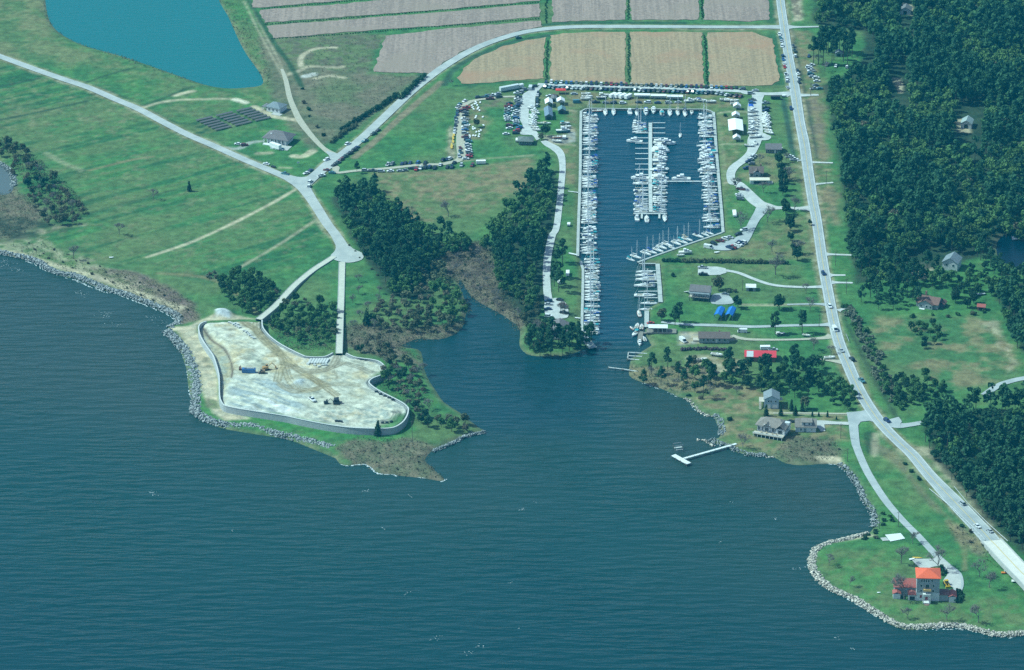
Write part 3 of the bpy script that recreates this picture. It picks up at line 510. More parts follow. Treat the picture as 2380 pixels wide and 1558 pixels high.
mk.use(wht); ribbon(mk, HL, .16, RZ + .06, [x / 2 - .5 for x in HWID]); ribbon(mk, HL, .16, RZ + .06, [.5 - x / 2 for x in HWID])
structure('road_markings', mk.mesh('road_markings'))
tar = mat('wheel worn asphalt', (.30, .33, .335), .9, .12, .5); mk = MB().use(tar)
for o in (-2.1, -.9, .9, 2.1): ribbon(mk, HL, .42, RZ + .045, o * .85)
structure('road_wear', mk.mesh('road_wear'))
road('west_road', wr_pts, [6.2] * 11 + [6.4, 7.5, 7.5, 6.6, 6.4, 6.4, 8], asph2, RZ)
road('farm_road', ne_pts, [9, 7.5, 7] + [6.4] * 12 + [5.6] * 3 + [8], asph2, RZ + .015)
structure('road_junction', tri_sheet(smooth(gp(A, [(1960, 1205), (2060, 1228), (2150, 1215), (2260, 1130), (2280, 1090), (2255, 1050), (2330, 1065), (2370, 1060), (2360, 1120), (2260, 1190), (2170, 1265), (2150, 1300), (2200, 1400), (2130, 1360), (2080, 1300)]), 4, True), RZ + .04, asph2, 'road_junction'))
structure('turning_circle', tri_sheet(smooth(gp(ID, [(768, 597), (779, 583), (783, 566), (803, 566), (822, 580), (841, 589), (845, 599), (836, 607), (810, 612), (782, 607)]), 4, True), RZ + .04, asph2, 'turning_circle'))
road('side_road', gp(C, [(735, 190), (770, 190), (830, 190), (1010, 186)]), [11, 6.5, 3.2, 3.0], asph2, RZ + .02); road('side_road', gp(C, [(800, 660), (850, 662), (960, 660)]), [9, 5, 3], grav, RZ + .02)
road('lane', gp(M2, [(-420, 176), (0, 190), (1000, 218), (2000, 253), (2380, 272)]) + gp(M5, [(720, 295), (1000, 310), (1250, 305), (1330, 320)]), [4, 4, 4.5, 5, 5, 6, 5, 7, 12], grav, RZ + .02)
structure('gravel_lot', tri_sheet(smooth(gp(M1, [(1290, 232), (1400, 188), (1450, 182), (1370, 255), (1320, 350), (1310, 500), (1235, 520), (1235, 690), (1300, 790), (1390, 900), (1335, 950), (1275, 880), (1110, 868), (1150, 760), (1100, 650), (1108, 480), (1140, 330), (1200, 280)]), 3, True), RZ, grav, 'gravel_lot'))
road('lane', gp(M1, [(1430, 960), (1500, 1010), (1590, 1060), (1670, 1150), (1695, 1300), (1685, 1500)]) + gp(E, [(1500, 40), (1465, 120), (1432, 300), (1432, 480), (1450, 590)]), [4, 6, 6.5, 5, 4, 4, 4, 4.5, 4.5, 4.5, 5], grav, RZ + .01)
structure('gravel_lot', tri_sheet(smooth(gp(Q8, [(500, 600), (580, 590), (690, 660), (725, 760), (720, 850), (640, 872), (480, 872), (400, 800), (400, 640)]), 3, True), RZ + .02, grav, 'gravel_lot'))
road('dirt_lane', gp(M1, [(1080, 345), (860, 350), (700, 372), (560, 385), (410, 420), (310, 480), (280, 540), (285, 650), (285, 800), (288, 1000), (300, 1150), (260, 1225), (100, 1268), (0, 1285)]) + gp(B, [(560, 1142), (420, 1158), (300, 1170), (100, 1185), (-20, 1197)]) + gp(A, [(2320, 1160), (2250, 1150)]), [3, 3, 3, 3, 4, 5, 5.5, 5.5, 5.5, 6, 6, 5, 4] + [3.5] * 6 + [5, 6], dirt, RZ - .02)
road('lane', gp(M5, [(860, 305), (850, 420), (850, 600), (845, 800), (810, 950), (790, 1050), (755, 1130), (650, 1230), (530, 1320), (480, 1420), (505, 1540)]) + gp(M6, [(580, 110), (700, 230), (830, 360), (960, 445)]), [9, 6, 6, 7.5, 9, 7, 6, 6, 6, 5.5, 5.5, 6.5, 8, 9, 9], grav, RZ - .01)
structure('gravel_lot', tri_sheet(smooth(gp(M5, [(720, 440), (830, 330), (910, 380), (900, 500), (905, 800), (960, 860), (1040, 900), (1000, 945), (880, 960), (830, 1050), (720, 1060), (730, 900), (720, 700)]), 3, True), RZ - .03, grav, 'gravel_lot'))
road('lane', gp(M6, [(880, 400), (1000, 432), (1100, 446), (1200, 447), (1400, 456), (1520, 455), (1590, 455)]), [10, 9, 6, 4.5, 4.5, 7, 11], concm, RZ + .005)
road('parking_lane', gp(M6, [(920, 450), (880, 520), (815, 610), (745, 740), (670, 850), (560, 930), (400, 980), (220, 985)]), [8, 7, 6, 6, 8, 12, 13, 8], asph, RZ + .012)
structure('gravel_lot', tri_sheet(gp(M6, [(30, 1255), (300, 1262), (410, 1285), (420, 1345), (330, 1375), (170, 1380), (25, 1375)]), RZ - .01, grav, 'gravel_lot'))
road('driveway', gp(M6, [(330, 1310), (450, 1320), (600, 1352), (800, 1432), (1000, 1500), (1200, 1532), (1500, 1545), (1720, 1540), (1790, 1545)]), [5, 3.2, 3, 3, 3, 3, 3, 4, 9], grav, RZ + .01)
structure('gravel_lot', tri_sheet(smooth(gp(H3, [(440, 330), (540, 300), (640, 310), (740, 400), (700, 450), (440, 445)]), 3, True), RZ - .01, asph, 'gravel_lot'))
road('driveway', gp(H3, [(-260, 700), (90, 732), (600, 748), (1000, 764), (1500, 748), (1900, 742), (2040, 735), (2110, 735)]), [2.5, 3.4, 3.6, 3.4, 3.2, 3.2, 5, 10], asph, RZ)
road('driveway', gp(H3, [(720, 885), (900, 935), (1300, 945), (1700, 937), (2000, 918), (2110, 890)]), [3, 3.2, 2.6, 2.6, 4, 8], dirt, RZ)
road('driveway', gp(H3, [(1900, 1215), (2050, 1225), (2150, 1240), (2260, 1255)]), [2, 3, 4, 6], dirt, RZ); road('driveway', gp(H3, [(1480, 456), (1850, 450), (1980, 455), (2080, 470)]), [1.5, 2, 3.5, 6], asph, RZ)
structure('road_junction', tri_sheet(gp(FF, [(1152, 1335), (1250, 1327), (1305, 1312), (1440, 1430), (1500, 1490), (1420, 1450), (1370, 1410), (1310, 1393), (1250, 1400), (1222, 1440), (1226, 1500), (1184, 1500)]), RZ + .02, asph, 'road_junction'))
road('frontage_road', gp(FF, [(1200, 1390), (1203, 1460), (1215, 1550)]) + gp(HH, [(1225, 60), (1252, 130), (1310, 250), (1420, 420), (1540, 560), (1650, 670), (1760, 790), (1840, 870), (1905, 930), (1925, 1000), (1920, 1050)]), [5, 5, 4.5, 4.3, 4.2, 4.2, 4.2, 4, 4, 4, 5, 6, 5.5, 4], asph, RZ)
structure('yard_apron', tri_sheet(smooth(gp(H5, [(830, 545), (960, 545), (1100, 540), (1180, 500), (1270, 560), (1420, 700), (1500, 790), (1505, 970), (1430, 960), (1330, 900), (1260, 850), (1330, 740), (1250, 650), (1100, 660), (1020, 700), (900, 640)]), 3, True), RZ + .01, concm, 'yard_apron'))
road('side_road', gp(FF, [(1440, 1385), (1500, 1420), (1560, 1424), (1680, 1405)]), [14, 9, 5, 4.5], asph, RZ + .01)
for f, a, b in ((C, (895, 1125), (1058, 1130)), (C, (925, 1278), (1060, 1266)), (FF, (1010, 240), (1190, 246)), (FF, (1040, 385), (1145, 385)), (FF, (1050, 435), (1195, 438)), (FF, (1090, 630), (1150, 612)), (C, (810, 1112), (845, 1112))):
    pa, pb = G(f(*a)), G(f(*b)); mid = ((pa[0] * .75 + pb[0] * .25), (pa[1] * .75 + pb[1] * .25))
    road('driveway', [pa, mid, pb], [6, 2.8, 2.2], grav, RZ - .02)
road('side_road', gp(FF, [(2105, 1215), (2200, 1150), (2300, 1115), (2420, 1092), (2600, 1070)]), 4.5, asph, RZ)
road('dirt_lane', gp(A, [(1950, 480), (1978, 560), (2005, 680), (2050, 790), (2090, 860), (2170, 960), (2240, 1030), (2310, 1075)]), [2, 3.2, 3.6, 4.2, 4.6, 3.8, 3.8, 6], dirt, RZ - .01)
road('driveway', gp(H4, [(1880, 765), (2000, 762), (2150, 768), (2335, 775)]), [6, 5, 3.6, 4], concm, RZ + .01); structure('yard_apron', tri_sheet(gp(H4, [(1880, 742), (1990, 750), (2010, 880), (1950, 885), (1880, 800)]), RZ - .01, concm, 'yard_apron'))
road('beach_track', gp(H4, [(1290, 632), (1600, 630), (2000, 636), (2330, 640)]), 1.6, dirt, RZ - .03); structure('garden_patio', tri_sheet(gp(H5, [(455, 212), (672, 190), (735, 265), (530, 305)]), RZ, mat('white slab', (.66, .70, .68), .8, .05, .4), 'garden_patio')); structure('garden_patio', tri_sheet(gp(H5, [(390, 255), (470, 245), (520, 290), (425, 298)]), RZ - .02, concm, 'garden_patio'))
# elevated causeways from the turning circle to the site
cw = mat('causeway surface', (.46, .46, .38), .95, .12, .4, col2=(.56, .55, .46)); cside = mat('causeway side', (.34, .36, .35), .9, .1, .5)
def causeway(pts, zs, wd, label):
    s = smooth([(p[0], p[1], z) for p, z in zip(pts, zs)], 6); nn = normals2(s); vs = []
    top = MB().use(cw); side = MB().use(cside); ln = [(a[0], a[1]) for a in s]; zz = [a[2] for a in s]
    ribbon(top, ln, wd - .5, [z + .02 for z in zz])
    for sg in (-1, 1):
        o = sg * wd / 2; v = []
        for i, a in enumerate(s):
            x, y = a[0] + nn[i][0] * o, a[1] + nn[i][1] * o; xi, yi = a[0] + nn[i][0] * (o - sg * .3), a[1] + nn[i][1] * (o - sg * .3)
            v += [(x, y, .2), (x, y, a[2] + .12), (xi, yi, a[2] + .12), (xi, yi, a[2] - .1)]
        n = len(s); side.add(v, [(4 * i + j, 4 * i + 4 + j, 4 * i + 5 + j, 4 * i + 1 + j) for i in range(n - 1) for j in range(3)] + [(0, 1, 2, 3), (4 * n - 4, 4 * n - 3, 4 * n - 2, 4 * n - 1)])
    tm, sm = top.mesh('roadway'), side.mesh('parapet'); c0 = s[0]
    r = link('causeway', None, None, (0, 0, 0)); link('roadway', tm, r); link('parapet', sm, r); tag(r, label, 'causeway')
causeway(gp(D, [(2310, 252), (2250, 290), (2160, 350)], 1.7) + gp(D, [(2040, 450)], 2.6) + gp(D, [(1920, 578)], 3.7) + gp(D, [(1850, 640), (1790, 690)], 4.4), [1.62, 1.62, 1.7, 2.6, 3.7, 4.4, 4.6], 4.2, 'pale causeway running slantwise from the turning circle to the northern gate of the building site')
causeway(gp(ID, [(795, 609), (794, 640), (793, 680)], 1.7) + gp(ID, [(791, 735)], 2.5) + gp(ID, [(789.5, 780)], 4.0) + gp(ID, [(788, 822)], 4.5), [1.62, 1.62, 1.66, 2.5, 4.0, 4.6], 4.0, 'straight pale causeway running from the turning circle to the gap in the curved wall')
# ------------------------------------------------------------ road bridge at the lower right
bd = mat('bridge deck concrete', (.62, .60, .54), .85, .06, .3); bcon = mat('bridge parapet', (.42, .43, .42), .85, .1, .4); steel = mat('galvanised steel', (.45, .47, .48), .5, metal=.6)
b0 = G(HH(2150, 700)); b1 = G(HH(2900, 1470), 6.5); bl = smooth([(b0[0], b0[1]), G(HH(2400, 965), 5.5), b1], 8)
bz = [min(RZ + .02 + i * .62, 6.4) for i in range(len(bl))]; wdb = 10.6
root = link('road_bridge', None, None, (0, 0, 0)); tag(root, 'pale concrete road bridge with low parapets leaving the highway over the water', 'bridge')
mb = MB().use(bd); ribbon(mb, bl, wdb, bz); me_deck = mb.mesh('deck'); dk = link('deck', me_deck, root)
mb = MB().use(yel); ribbon(mb, bl, .2, [z + .03 for z in bz], -.15); ribbon(mb, bl, .2, [z + .03 for z in bz], .15); link('centre_line', mb.mesh('centre_line'), dk)
nn = normals2(bl)
for sg in (-1, 1):
    mb = MB().use(bcon); v = []
    for i, p in enumerate(bl):
        o = sg * (wdb / 2 + .2); x, y = p[0] + nn[i][0] * o, p[1] + nn[i][1] * o; xi, yi = p[0] + nn[i][0] * (o - sg * .4), p[1] + nn[i][1] * (o - sg * .4)
        v += [(x, y, bz[i] - 1.9), (x, y, bz[i] + .8), (xi, yi, bz[i] + .8), (xi, yi, bz[i] - 1.9)]
    n = len(bl); mb.add(v, [(4 * i + j, 4 * i + 4 + j, 4 * i + 4 + (j + 1) % 4, 4 * i + (j + 1) % 4) for i in range(n - 1) for j in range(4)] + [(0, 1, 2, 3)]); link('parapet', mb.mesh('parapet'), root)
for i in range(3, len(bl), 3):
    mb = MB().use(bcon); p = bl[i]; a = math.atan2(nn[i][1], nn[i][0]); mb.box((p[0], p[1], bz[i] - 2.4), (wdb, 1.0, .9), a)
    for o in (-3.8, 0, 3.8): mb.box((p[0] + nn[i][0] * o, p[1] + nn[i][1] * o, (bz[i] - 3) / 2 - .6), (.7, .7, bz[i] + .2), a)
    link('pier', mb.mesh('pier'), root)
def guard_rail(f, pts, label):
    s = resample(gp(f, pts), 3.5); mb = MB().use(steel)
    for i in range(len(s) - 1):
        p, q = s[i], s[i + 1]; mb.tube((p[0], p[1], RZ + .75), (q[0], q[1], RZ + .75), .16, n=4)
    for p in s: mb.box((p[0], p[1], RZ + .4), (.18, .18, .85))
    tag(link('guard_rail', mb.mesh('guard_rail')), label, 'guard rail')
guard_rail(HH, [(1725, 350), (1870, 470), (2000, 590), (2120, 715)], 'steel guard rail on the grassy side of the highway before the bridge')
guard_rail(HH, [(1897, 335), (2000, 460), (2130, 590), (2270, 715)], 'bright steel guard rail between the highway and the dark wood before the bridge')
guard_rail(FF, [(1148, 800), (1165, 840), (1172, 860)], 'short pale guard rail on the outside of the highway bend')
# ------------------------------------------------------------ quay walls and caps of the boat basin
capm = mat('quay concrete', (.34, .37, .355), .85, .1, .4, col2=(.46, .49, .46)); pile = mat('weathered timber', (.22, .21, .18), .9, .2, .8)
def quay(pts, side, label, width=1.4):
    """vertical wall along pts and a walkway on the land side (side = +1 left of the direction)"""
    s = resample(pts, 4.0) + [pts[-1]]; nn = normals2(s); mb = MB().use(capm); wl = MB().use(pile); v = []; v2 = []
    for i, p in enumerate(s):
        o = -.15 * side; q = width * side
        a = (p[0] + nn[i][0] * o, p[1] + nn[i][1] * o); b = (p[0] + nn[i][0] * q, p[1] + nn[i][1] * q)
        v += [(a[0], a[1], 1.28), (a[0], a[1], 1.5), (b[0], b[1], 1.5), (b[0], b[1], 1.0)]; v2 += [(p[0], p[1], -1.5), (p[0], p[1], 1.3), (p[0] + nn[i][0] * .4 * side, p[1] + nn[i][1] * .4 * side, 1.3)]
    n = len(s); mb.add(v, [(4 * i + j, 4 * i + 4 + j, 4 * i + 4 + (j + 1) % 4, 4 * i + (j + 1) % 4) for i in range(n - 1) for j in range(4)] + [(0, 1, 2, 3), (4 * n - 4, 4 * n - 3, 4 * n - 2, 4 * n - 1)])
    wl.add(v2, [(3 * i + j, 3 * i + 3 + j, 3 * i + 4 + j, 3 * i + 1 + j) for i in range(n - 1) for j in range(2)])
    r = link('quay_wall', None, None, (0, 0, 0)); link('walkway', mb.mesh('walkway'), r); link('sheet_piling', wl.mesh('sheet_piling'), r); tag(r, label, 'quay wall')
def qp(f, pts): return gp(f, pts, 1.4)
quay(qp(M4, [(208, 1060), (210, 800), (216, 600), (222, 300), (222, 180)]) + qp(M3, [(190, 1180)]), 1, 'long pale quay walkway beside the sailboats at the south-west end of the basin')
quay(qp(M3, [(150, 1108), (160, 700), (175, 300), (184, 0)]) + qp(M2, [(187, 1250), (190, 800), (196, 540)]), 1, 'long pale quay walkway along the west side of the basin beside the mown grass', 1.6)
quay(qp(M2, [(196, 540), (215, 522), (275, 505), (1000, 513), (1890, 518), (1950, 528), (1996, 555)]), 1, 'short pale quay wall across the head of the basin behind the moored cruisers', .8)
quay(qp(M2, [(1996, 555), (2010, 700), (2036, 1100), (2066, 1450)]) + qp(M3, [(2092, 320), (2108, 500), (2128, 780)]), 1, 'pale quay walkway along the east side of the basin below the white marquees', 1.7)
quay(qp(M3, [(2128, 780), (1700, 925), (1300, 1065), (955, 1190)]), 1, 'slanting pale quay wall with sailboats moored bow to it', 1.2)
quay(qp(M3, [(985, 1217), (1213, 1217)]), 1, 'stub of quay wall beside the clubbed masts at the slanting corner', 1.0)
quay(qp(M3, [(1213, 1217), (1228, 1400), (1242, 1550)]) + qp(M4, [(1250, 590), (1255, 640)]), 1, 'pale quay walkway beside the lawn on the south-east channel', 2.4)
quay(qp(M4, [(1062, 760), (1060, 985)]), 1, 'narrow timber quay beside the work boats at the channel mouth', 2.5)
quay(gp(E, [(1775, 882), (1700, 790)], 1.4), 1, 'slanting stone jetty at the south-west mouth of the basin', 4.5)
# ------------------------------------------------------------ retaining wall round the building site
blk = mat('retaining wall block', (.30, .33, .34), .9, .16, 1.4, bump=.4, col2=(.42, .45, .45)); cope = mat('wall coping', (.52, .54, .52), .85, .06, .5)
def retaining(pts, label, z0=1.0):
    s = resample(pts, 2.0); nn = normals2(s); v = []; cp = []
    for i, p in enumerate(s):
        bx, by = p[0] + nn[i][0] * .9, p[1] + nn[i][1] * .9
        v += [(p[0] - nn[i][0] * .25, p[1] - nn[i][1] * .25, z0), (p[0], p[1], WZ), (bx, by, WZ), (bx, by, z0 + 1.2)]
        o = .62
        cp += [(p[0] - nn[i][0] * .15, p[1] - nn[i][1] * .15, WZ + .003), (p[0] - nn[i][0] * .15, p[1] - nn[i][1] * .15, WZ + .2), (p[0] + nn[i][0] * o, p[1] + nn[i][1] * o, WZ + .2), (p[0] + nn[i][0] * o, p[1] + nn[i][1] * o, WZ + .003)]
    n = len(s); f3 = [(4 * i + j, 4 * i + 4 + j, 4 * i + 5 + j, 4 * i + 1 + j) for i in range(n - 1) for j in (0, 2)]; f4 = [(4 * i + j, 4 * i + 4 + j, 4 * i + 4 + (j + 1) % 4, 4 * i + (j + 1) % 4) for i in range(n - 1) for j in range(4)]
    ends = [(0, 1, 2, 3), (4 * n - 4, 4 * n - 3, 4 * n - 2, 4 * n - 1)]
    r = link('retaining_wall', None, None, (0, 0, 0)); a = MB().use(blk); a.add(v, f3 + ends); link('block_face', a.mesh('block_face'), r); a = MB().use(cope); a.add(cp, f4 + ends); link('coping', a.mesh('coping'), r); tag(r, label, 'retaining wall')
retaining(wall_sw + wall_s, 'long curved block wall with white coping on the seaward and eastern sides of the sandy site')
retaining(wall_n[::-1], 'white topped curved wall between the sandy site and the scrub on its inland side')
# ------------------------------------------------------------ houses
glass = mat('window glass', (.03, .05, .07), .15, spec=.6); trim = mat('white trim', (.72, .74, .72), .6); timber = mat('deck timber', (.50, .46, .38), .85, .12, .6); dkopen = mat('dark opening', (.03, .035, .04), .8)
def shingle(n, cc): return mat('shingle ' + n, cc, .9, .18, .9, bump=.2)
rf_grey = shingle('grey', (.17, .175, .18)); rf_dark = shingle('charcoal', (.10, .105, .115)); rf_brown = shingle('brown', (.15, .115, .105)); rf_slate = shingle('blue grey', (.20, .24, .26)); rf_pur = shingle('mauve', (.17, .155, .16)); rf_taup = shingle('taupe', (.24, .215, .19)); rf_brick = shingle('rust brown', (.20, .115, .095))
rf_or = mat('orange metal roof', (.74, .13, .055), .5, .06, .3); rf_red = mat('dull red roof', (.40, .085, .07), .7, .22, .5, col2=(.30, .12, .10)); rf_bred = mat('bright red roof', (.62, .055, .075), .5, .08, .3); rf_white = mat('white roof', (.74, .77, .76), .6, .04, .4); rf_blue = mat('blue tarpaulin', (.02, .17, .52), .6, .15, .4)
wl_w = mat('white siding', (.62, .66, .66), .8, .06, .5); wl_b = mat('pale blue siding', (.36, .46, .52), .8, .06, .5); wl_g = mat('grey shingle wall', (.31, .35, .36), .85, .07, .5); wl_d = mat('dark siding', (.12, .13, .14), .85, .1, .5); wl_br = mat('brick wall', (.25, .15, .12), .9, .15, 1.2); wl_t = mat('tan siding', (.40, .37, .30), .85, .08, .5)
def gable(mb, cx, cy, wx, wy, z, h, ov=.45, axis='x', th=.22):
    """gable roof slab with ridge along axis, eaves at z"""
    a, b = (wx / 2 + ov, wy / 2 + ov) if axis == 'x' else (wy / 2 + ov, wx / 2 + ov); e = h * ov / (b - ov) if b > ov else 0
    pr = [(-b, z - e), (0, z + h), (b, z - e), (b, z - e + th), (0, z + h + th * 1.3), (-b, z - e + th)]; v = []
    for s in (-a, a):
        for (q, zz) in pr: v.append((cx + s, cy + q, zz) if axis == 'x' else (cx - q, cy + s, zz))
    mb.add(v, [(i, i + 6, (i + 1) % 6 + 6, (i + 1) % 6) for i in range(6)] + [(0, 1, 4, 5), (1, 2, 3, 4), (11, 10, 7, 6), (10, 9, 8, 7)])
def hip(mb, cx, cy, wx, wy, z, h, ov=.5, th=.2):
    a, b = wx / 2 + ov, wy / 2 + ov; r = max(0, a - b) if a >= b else 0; r2 = max(0, b - a)
    v = [(cx + x, cy + y, zz) for zz in (z - .05, z + th) for x, y in ((-a, -b), (a, -b), (a, b), (-a, b))] + [(cx - r, cy - r2, z + h), (cx + r, cy + r2, z + h)]
    f = [(3, 2, 1, 0)] + [(i, (i + 1) % 4, 4 + (i + 1) % 4, 4 + i) for i in range(4)]
    if a >= b: f += [(4, 5, 9, 8), (5, 6, 9), (6, 7, 8, 9), (7, 4, 8)]
    else: f += [(4, 5, 8), (5, 6, 9, 8), (6, 7, 9), (7, 4, 8, 9)]
    mb.add(v, f)
def wallbox(mb, cx, cy, wx, wy, z0, z1, gh=0, axis='x'):
    x, y = wx / 2, wy / 2
    v = [(cx + a, cy + b, z) for z in (z0, z1) for a, b in ((-x, -y), (x, -y), (x, y), (-x, y))]; f = [(i, (i + 1) % 4, 4 + (i + 1) % 4, 4 + i) for i in range(4)] + [(3, 2, 1, 0), (4, 5, 6, 7)]
    if gh:
        if axis == 'x': v += [(cx - x, cy, z1 + gh), (cx + x, cy, z1 + gh)]; f += [(4, 8, 7), (5, 6, 9), (4, 5, 9, 8), (6, 7, 8, 9)]
        else: v += [(cx, cy - y, z1 + gh), (cx, cy + y, z1 + gh)]; f += [(4, 5, 8), (6, 7, 9), (5, 6, 9, 8), (7, 4, 8, 9)]
        f.pop(5)
    mb.add(v, f)
class House:
    def __init__(s, name, p, rz, label, cat='house', z=None):
        s.r = link(name, None, None, (p[0], p[1], (gz(*p) if z is None else z) - .05), rz); tag(s.r, label, cat)
    def part(s, name, fn, m, parent=None):
        mb = MB().use(m); fn(mb); return link(name, mb.mesh(name), parent or s.r)
    def box(s, name, m, c, d, parent=None): return s.part(name, lambda b: b.box(c, d), m, parent)
    def win(s, face, off, z, w=1.1, h=1.3, name='window'):
        """face: (axis, coordinate): ('y', -4) is the wall at y = -4"""
        ax, q = face; sg = -1 if q < 0 else 1
        if ax == 'y':
            f = s.box(name, trim, (off, q + sg * .04, z), (w + .25, .10, h + .25)); s.box('pane', glass, (off, q + sg * .075, z), (w, .06, h), f)
        else:
            f = s.box(name, trim, (q + sg * .04, off, z), (.10, w + .25, h + .25)); s.box('pane', glass, (q + sg * .075, off, z), (.06, w, h), f)
def ga(f, a, b): p, q = G(f(*a)), G(f(*b)); return math.atan2(q[1] - p[1], q[0] - p[0])
# hip roofed house with columns near the pond track
h = House('house', G(W1(950, 420)), R(-28), 'small grey hip roofed house with a columned porch between the pond and the sandy track')
h.part('wall', lambda b: wallbox(b, 0, 0, 10, 9, 0, 3.3), wl_w); h.part('roof', lambda b: hip(b, 0, 0, 10, 9, 3.3, 2.6), rf_slate); h.part('porch_roof', lambda b: hip(b, -6.6, -1.5, 4, 6, 2.7, .9, .2), rf_grey)
for y in (-4.2, -2.4, -.6, 1.2): h.box('column', trim, (-8.3, y, 1.35), (.35, .35, 2.7))
for x in (-3, 0, 3): h.win(('y', -4.5), x, 1.8)
h.box('door', dkopen, (-5.04, -1, 1.1), (.1, 1.2, 2.2)); h.box('terrace', concm, (4, -6.5, .15), (7, 3.6, .3))
h = House('house', G(W1(985, 850)), R(-20), 'large grey hip roofed house with white columns and a walled pool patio')
h.part('wall', lambda b: wallbox(b, 1, 0, 13, 11, 0, 3.6), wl_w); h.part('roof', lambda b: (hip(b, 0, 0, 17, 12, 3.6, 4.0, .7)), rf_pur); h.part('dormer', lambda b: b.box((-4.2, -2.6, 5.6), (1.6, 1.6, 1.2), .2, .6), trim)
for x in (-8, -5.5, -3, -.5, 2, 4.5, 7): h.box('column', trim, (x, -6.3, 1.8), (.4, .4, 3.6))
for y in (-3, 0, 3): h.box('column', trim, (-8.7, y, 1.8), (.4, .4, 3.6))
for x in (-3, -.5, 2, 4.5): h.win(('y', -5.5), x, 1.9, 1.2, 1.9)
h.box('patio', concm, (6, -10, .2), (11, 7.5, .4)); h.box('steps', trim, (-5, -8, .3), (5, 3, .6))
pl_ = h.box('pool_cover', mat('pool cover teal', (.05, .16, .19), .7, .1, .5), (4.5, -12.2, .5), (7.5, 2.6, .35))
for x in (1, 4, 7.5): h.box('planter', trim, (x, -13.9, .45), (2.2, .5, .9))
h = House('pergola', G(W1(1082, 865)), R(-20), 'white flat topped pergola on the patio of the large columned house', 'pergola')
h.box('top', trim, (0, 0, 3.0), (4.2, 3.6, .25))
for x in (-1.8, 1.8):
    for y in (-1.5, 1.5): h.box('post', trim, (x, y, 1.45), (.3, .3, 2.9))
# club house and sheds west of the basin
h = House('pavilion', G(M1(1185, 985)), R(-3), 'low grey hip roofed pavilion at the foot of the gravel strip', 'pavilion'); h.part('wall', lambda b: wallbox(b, 0, 0, 8.6, 7, 0, 2.6), wl_d); h.part('roof', lambda b: hip(b, 0, 0, 9.4, 8, 2.6, 2.0), shingle('green grey', (.14, .17, .16)))
for x in (-3, 0, 3): h.win(('y', -3.5), x, 1.5, 1.4, 1.2)
def shed(name, f, p, rz, wx, wy, zh, gh, roof, wall, label, cat, axis='y', opening=True):
    h = House(name, G(f(*p)), rz, label, cat); h.part('wall', lambda b: wallbox(b, 0, 0, wx, wy, 0, zh, gh, axis), wall); h.part('roof', lambda b: gable(b, 0, 0, wx, wy, zh, gh, .35, axis), roof)
    if opening: h.box('door', dkopen, (0, -wy / 2 - .04, zh * .45), (min(wx * .5, 2.4), .08, zh * .85))
    return h
shed('shed', M1, (1500, 610), R(2), 4.8, 15, 2.6, 1.5, mat('blue grey metal roof', (.16, .23, .30), .5, .1, .4), wl_d, 'long blue grey gable roofed shed behind the white tent beside the gravel strip', 'shed')
shed('shed', M1, (1685, 560), R(2), 4.6, 6, 2.4, 1.4, mat('teal metal roof', (.14, .25, .27), .5, .1, .4), wl_d, 'short teal grey gable roofed shed beside the long shed', 'shed')
shed('shed', M1, (1575, 395), R(2), 3.2, 5, 2.3, .5, rf_grey, wl_w, 'small pale shed squeezed behind the two white tents', 'shed')
# east of the basin
h = House('house', G(M5(1070, 1095)), R(-2), 'grey gable roofed bungalow beside the ditch at the end of the boat lot'); h.part('wall', lambda b: wallbox(b, 0, 0, 9.6, 8, 0, 2.8, 2.2), wl_d); h.part('roof', lambda b: gable(b, 0, 0, 9.6, 8, 2.8, 2.2), rf_pur)
for x in (-3.3, -1, 3): h.win(('y', -4), x, 1.6)
h.box('door', trim, (1, -4.05, 1.1), (1, .1, 2.1)); h.box('porch', trim, (2.5, 4.8, .2), (7, 1.6, .4))
h = House('house', G(M5(830, 1430)), R(0), 'brown gabled house by the bend of the marina lane'); h.part('wall', lambda b: (wallbox(b, 0, 0, 8.5, 8.5, 0, 3.2, 2.6)), wl_g)
h.part('roof', lambda b: (gable(b, 0, 0, 8.5, 8.5, 3.2, 2.6), gable(b, .2, -2.6, 4.4, 5.0, 3.3, 1.9, .3, 'y')), rf_brown); h.box('gable_front', wl_g, (.2, -4.9, 2.2), (4.2, 1.0, 4.0)); h.part('chimney', lambda b: b.box((3.0, 1.6, 5.6), (.9, .9, 2.6)), wl_br)
for x in (-3, 3.2): h.win(('y', -4.25), x, 1.8)
h.win(('y', -5.4), .2, 2.0, 1.4, 1.4)
h = House('carport', G(M6(880, 105)), R(0), 'white flat roofed outbuilding with a long dark opening in front of the brown house', 'outbuilding'); h.box('wall', wl_w, (0, .8, 1.3), (12, 4.2, 2.6)); h.box('roof', mat('cream flat roof', (.66, .62, .50), .8, .05, .4), (0, .8, 2.7), (12.6, 5.0, .25)); h.box('opening', dkopen, (.6, -1.32, 1.25), (8.6, .12, 1.7)); h.box('ramp', concm, (6.9, .2, .5), (2.4, 3.2, 1.0))
